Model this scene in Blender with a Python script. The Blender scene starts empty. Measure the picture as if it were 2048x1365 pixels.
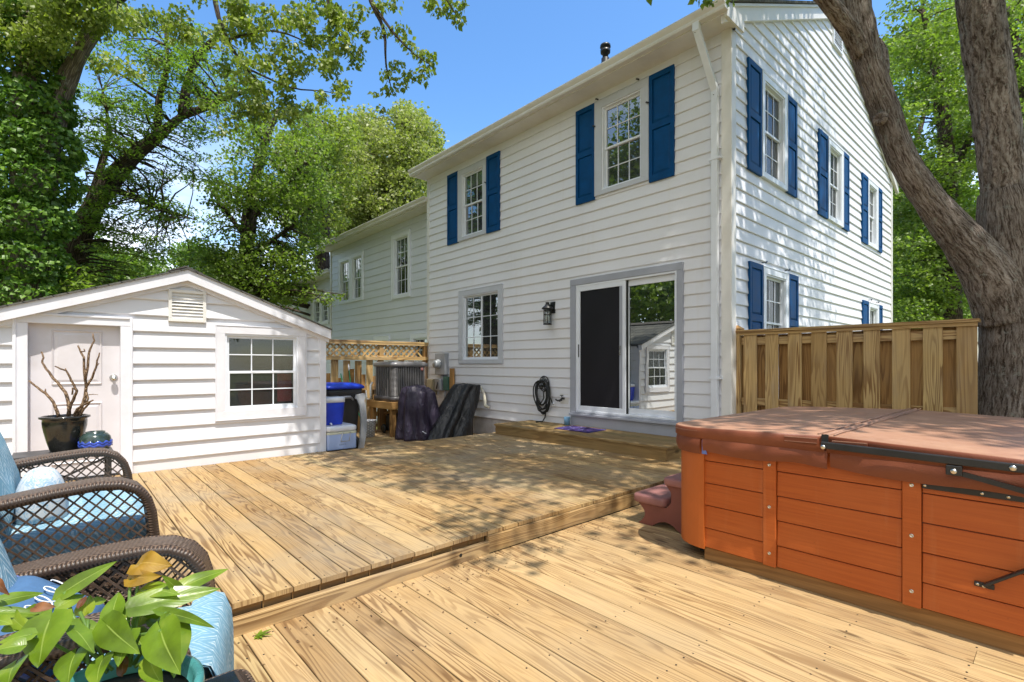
import bpy, math, random
import numpy as np
from mathutils import Vector, noise as mnoise

R = math.radians
S = bpy.context.scene
COL = S.collection
random.seed(7)

# ------------------------------------------------------------------ camera, sky, sun, exposure
CAMZ = 1.29
YAW = R(42.0)
cam_d = bpy.data.cameras.new('camera')
cam_d.sensor_width = 36.0
cam_d.lens = 36.0 * 1005.0 / 2048.0
cam_d.shift_y = 46.0 / 2048.0
cam_d.clip_start = 0.05
cam_d.clip_end = 1000.0
cam = bpy.data.objects.new('camera', cam_d)
COL.objects.link(cam)
cam.location = (0, 0, CAMZ)
cam.rotation_euler = (R(90), 0, -YAW)
S.camera = cam

SUN_DIR = Vector((-0.085, -0.42, 1.0)).normalized()
elev = math.asin(SUN_DIR.z)
world = bpy.data.worlds.new('World')
S.world = world
world.use_nodes = True
wn = world.node_tree
for n in list(wn.nodes):
    wn.nodes.remove(n)
w_out = wn.nodes.new('ShaderNodeOutputWorld')
w_bg = wn.nodes.new('ShaderNodeBackground')
w_sky = wn.nodes.new('ShaderNodeTexSky')
w_sky.sky_type = 'NISHITA'
w_sky.sun_disc = False
w_sky.sun_elevation = elev
w_sky.sun_rotation = math.pi - math.atan2(0.085, 0.42)
w_sky.air_density = 1.0
w_sky.dust_density = 0.6
w_sky.ozone_density = 2.0
# soft clouds low in the sky
w_tc = wn.nodes.new('ShaderNodeTexCoord')
w_map = wn.nodes.new('ShaderNodeMapping')
w_map.inputs['Scale'].default_value = (2.2, 2.2, 6.0)
w_map.inputs['Location'].default_value = (3.1, 0.4, 0.0)
w_noi = wn.nodes.new('ShaderNodeTexNoise')
w_noi.inputs['Scale'].default_value = 1.6
w_noi.inputs['Detail'].default_value = 6.0
w_ramp = wn.nodes.new('ShaderNodeValToRGB')
w_ramp.color_ramp.elements[0].position = 0.40
w_ramp.color_ramp.elements[1].position = 0.60
w_sep = wn.nodes.new('ShaderNodeSeparateXYZ')
w_mr = wn.nodes.new('ShaderNodeMapRange')
w_mr.inputs['From Min'].default_value = 0.42
w_mr.inputs['From Max'].default_value = 0.18
w_mul = wn.nodes.new('ShaderNodeMath')
w_mul.operation = 'MULTIPLY'
w_mix = wn.nodes.new('ShaderNodeMix')
w_mix.data_type = 'RGBA'
w_mix.inputs['B'].default_value = (5.6, 5.9, 6.4, 1)
w_hue = wn.nodes.new('ShaderNodeHueSaturation')
w_hue.inputs['Saturation'].default_value = 1.22
w_hue.inputs['Value'].default_value = 0.92
wl = wn.links.new
wl(w_tc.outputs['Generated'], w_map.inputs['Vector'])
wl(w_map.outputs['Vector'], w_noi.inputs['Vector'])
wl(w_noi.outputs['Fac'], w_ramp.inputs['Fac'])
wl(w_tc.outputs['Generated'], w_sep.inputs['Vector'])
wl(w_sep.outputs['Z'], w_mr.inputs['Value'])
wl(w_ramp.outputs['Color'], w_mul.inputs[0])
wl(w_mr.outputs['Result'], w_mul.inputs[1])
wl(w_sky.outputs['Color'], w_hue.inputs['Color'])
wl(w_hue.outputs['Color'], w_mix.inputs['A'])
wl(w_mul.outputs['Value'], w_mix.inputs['Factor'])
# bright cloud patch added out of view to lift the rear wall's shade
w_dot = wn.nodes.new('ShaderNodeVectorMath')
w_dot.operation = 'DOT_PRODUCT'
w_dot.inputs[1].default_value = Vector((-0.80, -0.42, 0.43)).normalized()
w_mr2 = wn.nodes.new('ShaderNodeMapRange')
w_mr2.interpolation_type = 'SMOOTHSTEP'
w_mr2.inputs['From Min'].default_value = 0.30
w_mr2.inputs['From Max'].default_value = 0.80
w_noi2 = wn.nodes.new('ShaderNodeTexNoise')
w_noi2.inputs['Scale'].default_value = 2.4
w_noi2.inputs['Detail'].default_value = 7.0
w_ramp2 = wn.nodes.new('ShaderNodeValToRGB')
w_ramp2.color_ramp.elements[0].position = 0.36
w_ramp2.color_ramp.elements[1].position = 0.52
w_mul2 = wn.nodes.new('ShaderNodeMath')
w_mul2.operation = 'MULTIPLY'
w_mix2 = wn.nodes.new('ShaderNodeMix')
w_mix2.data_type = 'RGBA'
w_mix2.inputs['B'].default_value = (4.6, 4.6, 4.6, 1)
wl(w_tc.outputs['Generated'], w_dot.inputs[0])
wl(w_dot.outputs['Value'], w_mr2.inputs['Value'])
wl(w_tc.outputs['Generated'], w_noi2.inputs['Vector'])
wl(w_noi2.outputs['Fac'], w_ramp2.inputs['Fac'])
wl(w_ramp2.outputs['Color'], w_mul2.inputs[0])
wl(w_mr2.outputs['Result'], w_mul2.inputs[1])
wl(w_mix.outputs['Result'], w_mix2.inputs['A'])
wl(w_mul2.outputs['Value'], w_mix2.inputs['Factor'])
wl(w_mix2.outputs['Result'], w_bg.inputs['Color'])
w_bg.inputs['Strength'].default_value = 0.15
wl(w_bg.outputs['Background'], w_out.inputs['Surface'])

sun_d = bpy.data.lights.new('sun', 'SUN')
sun_d.energy = 2.9
sun_d.angle = R(0.53)
sun_d.color = (1.0, 0.95, 0.86)
sun = bpy.data.objects.new('sun', sun_d)
COL.objects.link(sun)
sun.rotation_euler = SUN_DIR.to_track_quat('Z', 'Y').to_euler()

S.view_settings.view_transform = 'Standard'
S.view_settings.look = 'None'
S.view_settings.exposure = 1.1
S.view_settings.gamma = 1.0
S.cycles.max_bounces = 8
S.cycles.diffuse_bounces = 6
S.cycles.transparent_max_bounces = 12

# ------------------------------------------------------------------ helpers
FWD = Vector((math.sin(YAW), math.cos(YAW), 0))
RGT = Vector((math.cos(YAW), -math.sin(YAW), 0))


def at(depth, px, py):
    """A point of the place, by its depth before the photographer and the photo's pixel grid (used for placing trees and leaves)."""
    return Vector((0, 0, CAMZ)) + depth * (FWD + RGT * ((px - 1024) / 1005.0) + Vector((0, 0, (728.5 - py) / 1005.0)))


def project(p):
    d = p - Vector((0, 0, CAMZ))
    f = d.dot(FWD)
    if f < 0.05:
        return None
    return (1024 + 1005 * d.dot(RGT) / f, 728.5 - 1005 * d.z / f, f)


def link_n(nt, a, b):
    nt.links.new(a, b)


class NT:
    """Tiny node-graph builder."""
    def __init__(self, name):
        self.m = bpy.data.materials.new(name)
        self.m.use_nodes = True
        self.t = self.m.node_tree
        for n in list(self.t.nodes):
            self.t.nodes.remove(n)
        self.out = self.t.nodes.new('ShaderNodeOutputMaterial')

    def n(self, kind, **kw):
        nd = self.t.nodes.new('ShaderNode' + kind)
        for k, v in kw.items():
            if k.startswith('p_'):
                setattr(nd, k[2:], v)
            else:
                key = {'i0': 0, 'i1': 1, 'i2': 2}.get(k, k.replace('_', ' '))
                s = nd.inputs[key]
                if hasattr(v, 'links') or isinstance(v, bpy.types.NodeSocket):
                    self.t.links.new(v, s)
                else:
                    s.default_value = v
        return nd

    def math(self, op, a, b=0.0, c=0.0):
        nd = self.t.nodes.new('ShaderNodeMath')
        nd.operation = op
        for i, v in enumerate((a, b, c)):
            if isinstance(v, bpy.types.NodeSocket):
                self.t.links.new(v, nd.inputs[i])
            else:
                nd.inputs[i].default_value = v
        return nd.outputs[0]

    def mix(self, fac, a, b, blend='MIX'):
        nd = self.t.nodes.new('ShaderNodeMix')
        nd.data_type = 'RGBA'
        nd.blend_type = blend
        for key, v in (('Factor', fac), ('A', a), ('B', b)):
            s = [q for q in nd.inputs if q.name == key and (key == 'Factor' and q.type == 'VALUE' or key != 'Factor' and q.type == 'RGBA')][0]
            if isinstance(v, bpy.types.NodeSocket):
                self.t.links.new(v, s)
            elif key == 'Factor':
                s.default_value = v
            else:
                s.default_value = (*v, 1) if len(v) == 3 else v
        return [q for q in nd.outputs if q.type == 'RGBA'][0]

    def ramp(self, fac, stops):
        nd = self.t.nodes.new('ShaderNodeValToRGB')
        e = nd.color_ramp.elements
        while len(e) > len(stops):
            e.remove(e[-1])
        while len(e) < len(stops):
            e.new(0.5)
        for el, (p, c) in zip(e, stops):
            el.position = p
            el.color = (*c, 1) if hasattr(c, '__len__') else (c, c, c, 1)
        self.t.links.new(fac, nd.inputs[0])
        return nd.outputs[0]

    def combine(self, x, y, z):
        nd = self.t.nodes.new('ShaderNodeCombineXYZ')
        for i, v in enumerate((x, y, z)):
            if isinstance(v, bpy.types.NodeSocket):
                self.t.links.new(v, nd.inputs[i])
            else:
                nd.inputs[i].default_value = v
        return nd.outputs[0]

    def noise(self, vec, scale, detail=2.0, rough=0.5, dist=0.0):
        nd = self.t.nodes.new('ShaderNodeTexNoise')
        if vec is not None:
            self.t.links.new(vec, nd.inputs['Vector'])
        nd.inputs['Scale'].default_value = scale
        nd.inputs['Detail'].default_value = detail
        nd.inputs['Roughness'].default_value = rough
        nd.inputs['Distortion'].default_value = dist
        return nd.outputs[0]

    def coord(self, which):
        nd = self.t.nodes.new('ShaderNodeTexCoord')
        return nd.outputs[which]

    def sep(self, vec):
        nd = self.t.nodes.new('ShaderNodeSeparateXYZ')
        self.t.links.new(vec, nd.inputs[0])
        return nd.outputs

    def bump(self, height, strength=0.3, dist=0.01):
        nd = self.t.nodes.new('ShaderNodeBump')
        nd.inputs['Strength'].default_value = strength
        nd.inputs['Distance'].default_value = dist
        self.t.links.new(height, nd.inputs['Height'])
        return nd.outputs[0]

    def pbr(self, color, rough=0.5, normal=None, metal=0.0, spec=0.5, **kw):
        nd = self.t.nodes.new('ShaderNodeBsdfPrincipled')
        for key, v in (('Base Color', color), ('Roughness', rough), ('Metallic', metal), ('Specular IOR Level', spec)):
            if isinstance(v, bpy.types.NodeSocket):
                self.t.links.new(v, nd.inputs[key])
            else:
                nd.inputs[key].default_value = ((*v, 1) if hasattr(v, '__len__') and len(v) == 3 else v)
        for k, v in kw.items():
            nd.inputs[k.replace('_', ' ')].default_value = v
        if normal is not None:
            self.t.links.new(normal, nd.inputs['Normal'])
        return nd.outputs[0]

    def done(self, shader):
        self.t.links.new(shader, self.out.inputs['Surface'])
        return self.m


def mat_plain(name, col, rough=0.5, var=0.12, scale=6.0, metal=0.0, bump=0.0, spec=0.5, dirt=None):
    b = NT(name)
    oc = b.coord('Object')
    n1 = b.noise(oc, scale, 4, 0.6)
    lo = tuple(c * (1 - var) for c in col)
    hi = tuple(min(1, c * (1 + var)) for c in col)
    c = b.ramp(n1, [(0.3, lo), (0.7, hi)])
    if dirt:
        n2 = b.noise(oc, scale * 0.35, 5, 0.65)
        c = b.mix(b.math('MULTIPLY', b.ramp(n2, [(0.5, 0.0), (0.75, 1.0)]), dirt[1]), c, dirt[0])
    nrm = b.bump(b.noise(oc, scale * 12, 3), bump, 0.004) if bump else None
    rg = b.ramp(n1, [(0.2, max(0.0, rough - 0.08)), (0.8, min(1, rough + 0.08))])
    return b.done(b.pbr(c, rg, nrm, metal, spec))


def mat_wood(name, light, dark, grain=0.75, weather=0.25, weather_col=(0.33, 0.29, 0.22), rings=15.0, knots=True, stain=None):
    """Planks: UV u runs along a board, v across it; v/10 rounded down numbers the board."""
    b = NT(name)
    uv = b.sep(b.coord('UV'))
    u, v = uv[0], uv[1]
    bid = b.math('FLOOR', b.math('ADD', b.math('DIVIDE', v, 10.0), 0.5))
    lv = b.math('SUBTRACT', v, b.math('MULTIPLY', bid, 10.0))
    wn_ = b.n('TexWhiteNoise', p_noise_dimensions='1D', W=bid)
    rnd = wn_.outputs['Value']
    rc = b.sep(wn_.outputs['Color'])
    seed = b.math('MULTIPLY', bid, 3.71)
    vec = b.combine(b.math('MULTIPLY', u, 0.48), b.math('MULTIPLY', lv, 7.5), seed)
    n1 = b.noise(vec, 1.0, 2.5, 0.42, 0.3)
    ringn = b.math('MULTIPLY', n1, rings)
    fr = b.math('FRACT', ringn)
    ring = b.ramp(fr, [(0.0, 0.06), (0.40, 0.10), (0.74, 1.0), (0.92, 0.85), (1.0, 0.06)])
    zone = b.noise(b.combine(b.math('MULTIPLY', u, 0.4), b.math('MULTIPLY', lv, 4.0), b.math('ADD', seed, 40.0)), 1.0, 2.0)
    zone = b.ramp(zone, [(0.34, 0.22), (0.60, 1.0)])
    fac = b.math('MULTIPLY', b.math('MULTIPLY', ring, zone), grain)
    c = b.mix(fac, light, dark)
    fine = b.noise(b.combine(b.math('MULTIPLY', u, 2.5), b.math('MULTIPLY', lv, 190.0), seed), 1.0, 3.0, 0.6)
    c = b.mix(0.55, c, b.ramp(fine, [(0.25, 0.62), (0.75, 1.25)]), 'MULTIPLY')
    # board to board tint
    tint = b.ramp(rnd, [(0.0, (0.72, 0.65, 0.56)), (0.25, (0.95, 0.90, 0.82)), (0.5, (1.0, 0.98, 0.94)), (0.75, (1.10, 1.09, 1.08)), (1.0, (0.90, 0.94, 0.86))])
    c = b.mix(1.0, c, tint, 'MULTIPLY')
    # weathering blotches
    oc = b.coord('Object')
    wz = b.noise(oc, 1.1, 5, 0.6)
    wfac = b.math('MULTIPLY', b.ramp(wz, [(0.42, 0.0), (0.7, 1.0)]), weather)
    c = b.mix(wfac, c, weather_col)
    if stain:
        st = b.noise(b.combine(b.math('MULTIPLY', u, 1.3), b.math('MULTIPLY', lv, 7.0), seed), 1.0, 4, 0.65)
        c = b.mix(b.math('MULTIPLY', b.ramp(st, [(0.56, 0.0), (0.72, 1.0)]), stain[1]), c, stain[0])
    h = fr
    if knots:
        vo = b.n('TexVoronoi', p_feature='F1', Vector=b.combine(b.math('MULTIPLY', u, 1.4), b.math('MULTIPLY', lv, 5.0), b.math('MULTIPLY', bid, 1.31)), Scale=1.0)
        kd = b.ramp(vo.outputs['Distance'], [(0.0, 1.0), (0.05, 0.85), (0.10, 0.0)])
        c = b.mix(b.math('MULTIPLY', kd, 0.8), c, tuple(q * 0.32 for q in dark))
    nrm = b.bump(b.math('ADD', b.math('MULTIPLY', fac, -0.7), b.math('MULTIPLY', fine, 0.5)), 0.35, 0.003)
    return b.done(b.pbr(c, 0.72, nrm, 0, 0.3))


def mat_siding(name, col, warm=(0.62, 0.55, 0.44)):
    b = NT(name)
    oc = b.coord('Object')
    n1 = b.noise(oc, 0.9, 5, 0.6)
    c = b.ramp(n1, [(0.3, tuple(q * 0.93 for q in col)), (0.7, col)])
    s = b.sep(oc)
    streak = b.noise(b.combine(b.math('MULTIPLY', s[0], 9.0), b.math('MULTIPLY', s[1], 9.0), b.math('MULTIPLY', s[2], 0.5)), 1.0, 4, 0.65)
    c = b.mix(b.math('MULTIPLY', b.ramp(streak, [(0.55, 0.0), (0.8, 1.0)]), 0.18), c, warm)
    gr = b.noise(b.combine(b.math('MULTIPLY', s[0], 6.0), b.math('MULTIPLY', s[1], 6.0), b.math('MULTIPLY', s[2], 120.0)), 1.0, 2)
    return b.done(b.pbr(c, 0.45, b.bump(gr, 0.10, 0.002), 0, 0.4))


def mat_glass(name, mirror=0.3, clear=0.55, tint=(0.02, 0.025, 0.03), wave=0.0):
    b = NT(name)
    gl = b.t.nodes.new('ShaderNodeBsdfGlossy')
    gl.inputs['Roughness'].default_value = 0.0
    gl.inputs['Color'].default_value = (0.93, 0.97, 0.95, 1)
    if wave:
        oc = b.coord('Object')
        b.t.links.new(b.bump(b.noise(oc, 1.6, 1), wave, 0.02), gl.inputs['Normal'])
    tr = b.t.nodes.new('ShaderNodeBsdfTransparent')
    tr.inputs['Color'].default_value = (0.85, 0.9, 0.88, 1)
    df = b.pbr(tint, 0.3)
    m1 = b.t.nodes.new('ShaderNodeMixShader')
    m1.inputs[0].default_value = clear
    b.t.links.new(df, m1.inputs[1])
    b.t.links.new(tr.outputs[0], m1.inputs[2])
    lw = b.t.nodes.new('ShaderNodeLayerWeight')
    lw.inputs['Blend'].default_value = 0.35
    fac = b.math('MINIMUM', b.math('ADD', b.math('MULTIPLY', lw.outputs['Fresnel'], 0.22), mirror), 0.95)
    m2 = b.t.nodes.new('ShaderNodeMixShader')
    b.t.links.new(fac, m2.inputs[0])
    b.t.links.new(m1.outputs[0], m2.inputs[1])
    b.t.links.new(gl.outputs[0], m2.inputs[2])
    return b.done(m2.outputs[0])


def mat_leaf(name, dark, light, trans=0.4, gloss=0.35):
    """UV.x holds a random number per leaf."""
    b = NT(name)
    uv = b.sep(b.coord('UV'))
    c = b.ramp(uv[0], [(0.0, dark), (0.6, tuple((p + q) / 2 for p, q in zip(dark, light))), (1.0, light)])
    p = b.pbr(c, 0.45, None, 0, gloss)
    tl = b.t.nodes.new('ShaderNodeBsdfTranslucent')
    tc = b.mix(1.0, c, (1.5, 1.75, 0.7), 'MULTIPLY')
    b.t.links.new(tc, tl.inputs['Color'])
    m = b.t.nodes.new('ShaderNodeMixShader')
    m.inputs[0].default_value = trans
    b.t.links.new(p, m.inputs[1])
    b.t.links.new(tl.outputs[0], m.inputs[2])
    return b.done(m.outputs[0])


def mat_bark(name, dark, light, su=3.0, sv=22.0, strength=1.0, lichen=0.0):
    """UV u runs along the limb, v around it, both in metres."""
    b = NT(name)
    uv = b.sep(b.coord('UV'))
    oc = b.coord('Object')
    wob = b.noise(oc, 5.0, 3)
    vv = b.math('ADD', b.math('MULTIPLY', uv[1], sv), b.math('MULTIPLY', wob, 1.6))
    vec = b.combine(b.math('MULTIPLY', uv[0], su), vv, 0.0)
    vo = b.n('TexVoronoi', p_feature='DISTANCE_TO_EDGE', Vector=vec, Scale=1.0)
    fine = b.noise(b.combine(b.math('MULTIPLY', uv[0], 18.0), b.math('MULTIPLY', uv[1], 70.0), 0.0), 1.0, 5, 0.7)
    plate = b.ramp(vo.outputs['Distance'], [(0.0, 0.0), (0.22, 0.75), (0.6, 1.0)])
    h = b.math('ADD', b.math('MULTIPLY', plate, 0.8), b.math('MULTIPLY', fine, 0.7))
    c = b.mix(b.ramp(h, [(0.35, 0.0), (1.2, 1.0)]), dark, light)
    c = b.mix(0.6, c, b.ramp(b.noise(oc, 2.2, 4, 0.6), [(0.3, 0.6), (0.7, 1.3)]), 'MULTIPLY')
    if lichen:
        li = b.noise(oc, 7.0, 5, 0.7)
        c = b.mix(b.math('MULTIPLY', b.ramp(li, [(0.60, 0.0), (0.66, 1.0)]), lichen), c, (0.36, 0.38, 0.33))
    return b.done(b.pbr(c, 0.9, b.bump(h, strength, 0.03), 0, 0.2))


class MB:
    """Collects faces (with UVs) and links them as ONE mesh object."""
    board_no = 0

    def __init__(self):
        self.v, self.f, self.uv, self.sm = [], [], [], []

    def face(self, pts, uvs=None, smooth=False):
        i = len(self.v)
        self.v.extend([tuple(p) for p in pts])
        self.f.append(tuple(range(i, i + len(pts))))
        self.uv.append(uvs if uvs else [(0.0, 0.0)] * len(pts))
        self.sm.append(smooth)

    def box(self, a, b):
        x0, x1 = sorted((a[0], b[0])); y0, y1 = sorted((a[1], b[1])); z0, z1 = sorted((a[2], b[2]))
        self.hexa([(x0, y0, z0), (x1, y0, z0), (x1, y1, z0), (x0, y1, z0), (x0, y0, z1), (x1, y0, z1), (x1, y1, z1), (x0, y1, z1)])

    def hexa(self, c):
        i = len(self.v)
        self.v.extend([tuple(p) for p in c])
        c = [Vector(p) for p in c]
        dims = [(c[1] - c[0]).length, (c[3] - c[0]).length, (c[4] - c[0]).length]
        ax = max(range(3), key=lambda k: dims[k])      # the grain runs along the longest side
        MB.board_no += 1
        off = 10.0 * (MB.board_no % 997)
        lc = [(0, 0, 0), (1, 0, 0), (1, 1, 0), (0, 1, 0), (0, 0, 1), (1, 0, 1), (1, 1, 1), (0, 1, 1)]
        oth = [k for k in range(3) if k != ax]

        def uvp(k, q):
            l = [lc[k][t] * dims[t] for t in range(3)]
            if q == ax:
                return (l[oth[0]] * 0.3, off + l[oth[1]])
            w = [t for t in oth if t != q][0]
            return (l[ax] + (MB.board_no % 13) * 1.7, off + l[w] - dims[w] / 2)
        for fc, q in (((0, 3, 2, 1), 2), ((4, 5, 6, 7), 2), ((0, 1, 5, 4), 1), ((2, 3, 7, 6), 1), ((1, 2, 6, 5), 0), ((3, 0, 4, 7), 0)):
            self.f.append(tuple(i + k for k in fc))
            self.uv.append([uvp(k, q) for k in fc])
            self.sm.append(False)

    def beam(self, p, q, w, h, up=(0, 0, 1)):
        """A bar of section w x h from p to q."""
        p, q = Vector(p), Vector(q)
        d = (q - p).normalized()
        s = d.cross(Vector(up))
        if s.length < 1e-4:
            s = d.cross(Vector((1, 0, 0)))
        s.normalize()
        t = s.cross(d).normalized()
        s, t = s * w / 2, t * h / 2
        self.hexa([p - s - t, q - s - t, q + s - t, p + s - t, p - s + t, q - s + t, q + s + t, p + s + t])

    def plank(self, p, q, w, h, ch=0.004, up=(0, 0, 1)):
        """A board with eased long edges from p to q (centre of its section)."""
        p, q = Vector(p), Vector(q)
        d = (q - p)
        L = d.length
        d.normalize()
        s = d.cross(Vector(up)).normalized()
        t = s.cross(d).normalized()
        a, b_ = w / 2, h / 2
        prof = [(-a, -b_), (a, -b_), (a, b_ - ch), (a - ch * 0.35, b_ - ch * 0.35), (a - ch, b_), (-a + ch, b_), (-a + ch * 0.35, b_ - ch * 0.35), (-a, b_ - ch)]
        MB.board_no += 1
        off = 10.0 * (MB.board_no % 997)
        u0 = (MB.board_no * 1.37) % 17
        i = len(self.v)
        for e in (p, q):
            for x, z in prof:
                self.v.append(tuple(e + s * x + t * z))
        n = len(prof)
        for k in range(n):
            k2 = (k + 1) % n
            self.f.append((i + k, i + k2, i + n + k2, i + n + k))
            v0 = prof[k][0] + prof[k][1] * 0.6
            v1 = prof[k2][0] + prof[k2][1] * 0.6
            self.uv.append([(u0, off + v0), (u0, off + v1), (u0 + L, off + v1), (u0 + L, off + v0)])
            self.sm.append(False)
        self.f.append(tuple(i + k for k in reversed(range(n))))
        self.uv.append([(prof[k][1] * 0.3, off + prof[k][0]) for k in reversed(range(n))])
        self.f.append(tuple(i + n + k for k in range(n)))
        self.uv.append([(prof[k][1] * 0.3, off + prof[k][0]) for k in range(n)])
        self.sm += [False, False]

    def loft(self, loops, cap0=True, cap1=True, smooth=True, closed=True):
        i = len(self.v)
        n = len(loops[0])
        acc = 0.0
        us = [0.0]
        for a, b_ in zip(loops, loops[1:]):
            acc += (Vector(b_[0]) - Vector(a[0])).length
            us.append(acc)
        vs = [0.0]
        for k in range(n):
            vs.append(vs[-1] + (Vector(loops[0][(k + 1) % n]) - Vector(loops[0][k])).length)
        for lp in loops:
            self.v.extend([tuple(p) for p in lp])
        for r_ in range(len(loops) - 1):
            for k in range(n if closed else n - 1):
                k2 = (k + 1) % n
                self.f.append((i + r_ * n + k, i + r_ * n + k2, i + (r_ + 1) * n + k2, i + (r_ + 1) * n + k))
                self.uv.append([(us[r_], vs[k]), (us[r_], vs[k + 1]), (us[r_ + 1], vs[k + 1]), (us[r_ + 1], vs[k])])
                self.sm.append(smooth)
        if cap0:
            self.f.append(tuple(i + k for k in reversed(range(n))))
            self.uv.append([(0, vs[k]) for k in reversed(range(n))])
            self.sm.append(False)
        if cap1:
            o = i + (len(loops) - 1) * n
            self.f.append(tuple(o + k for k in range(n)))
            self.uv.append([(us[-1], vs[k]) for k in range(n)])
            self.sm.append(False)

    def tube(self, pts, rad, n=10, cap=True, wob=0.0, seed=0):
        pts = [Vector(p) for p in pts]
        if not hasattr(rad, '__len__'):
            rad = [rad] * len(pts)
        d0 = (pts[1] - pts[0]).normalized()
        ref = Vector((0, 0, 1)) if abs(d0.z) < 0.9 else Vector((1, 0, 0))
        s = d0.cross(ref).normalized()
        loops = []
        for k, p in enumerate(pts):
            d = (pts[min(k + 1, len(pts) - 1)] - pts[max(k - 1, 0)]).normalized()
            s = (s - d * s.dot(d)).normalized()
            t = d.cross(s)
            lp = []
            for j in range(n):
                a = 2 * math.pi * j / n
                r_ = rad[k]
                dv = s * math.cos(a) + t * math.sin(a)
                if wob:
                    r_ *= 1 + wob * mnoise.noise((p + dv * rad[k]) * 2.0 + Vector((seed, 0, 0)))
                lp.append(p + dv * r_)
            loops.append(lp)
        self.loft(loops, cap, cap)

    def lathe(self, prof, c, n=24, axis='z'):
        loops = []
        for r_, z in prof:
            lp = []
            for k in range(n):
                a = 2 * math.pi * k / n
                x, y = r_ * math.cos(a), r_ * math.sin(a)
                if axis == 'z':
                    lp.append((c[0] + x, c[1] + y, c[2] + z))
                elif axis == 'x':
                    lp.append((c[0] - z, c[1] + x, c[2] + y))
                else:
                    lp.append((c[0] + x, c[1] - z, c[2] + y))
            loops.append(lp)
        self.loft(loops)

    def build(self, name, mat, parent=None, bevel=0.0, local=False):
        me = bpy.data.meshes.new(name)
        org = Vector((0, 0, 0))
        if parent is not None and not local:
            q = parent
            while q is not None:
                org += q.location
                q = q.parent
        v = self.v if org.length == 0 else [(a - org.x, b_ - org.y, c - org.z) for a, b_, c in self.v]
        me.from_pydata(v, [], self.f)
        uvl = me.uv_layers.new(name='uv')
        flat = [c for fc in self.uv for p in fc for c in p]
        uvl.data.foreach_set('uv', flat)
        me.polygons.foreach_set('use_smooth', self.sm)
        me.materials.append(mat)
        me.update()
        o = bpy.data.objects.new(name, me)
        COL.objects.link(o)
        if parent is not None:
            o.parent = parent
        if bevel:
            bv = o.modifiers.new('bevel', 'BEVEL')
            bv.width = bevel
            bv.segments = 2
            bv.limit_method = 'ANGLE'
            bv.angle_limit = R(40)
        return o


def tag(o, label=None, cat=None, group=None, kind=None):
    if label: o['label'] = label
    if cat: o['category'] = cat
    if group: o['group'] = group
    if kind: o['kind'] = kind
    return o


def thing(name, loc, label, cat, group=None):
    o = bpy.data.objects.new(name, None)
    o.empty_display_size = 0.1
    COL.objects.link(o)
    o.location = loc
    return tag(o, label, cat, group)


class Wall:
    """Local frame of a wall: s along it, z up, o out of it."""
    def __init__(self, origin, sdir, ndir):
        self.o, self.s, self.n = Vector(origin), Vector(sdir), Vector(ndir)

    def p(self, s, z, o):
        return self.o + self.s * s + self.n * o + Vector((0, 0, z))

    def box(self, mb, s0, s1, z0, z1, o0, o1):
        P = self.p
        mb.hexa([P(s0, z0, o0), P(s1, z0, o0), P(s1, z0, o1), P(s0, z0, o1), P(s0, z1, o0), P(s1, z1, o0), P(s1, z1, o1), P(s0, z1, o1)])

    def frame(self, mb, s0, s1, z0, z1, w, o0, o1, wb=None, wt=None):
        wb = w if wb is None else wb
        wt = w if wt is None else wt
        self.box(mb, s0, s1, z1 - wt, z1, o0, o1)
        self.box(mb, s0, s1, z0, z0 + wb, o0, o1)
        self.box(mb, s0, s0 + w, z0 + wb, z1 - wt, o0, o1)
        self.box(mb, s1 - w, s1, z0 + wb, z1 - wt, o0, o1)


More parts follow.
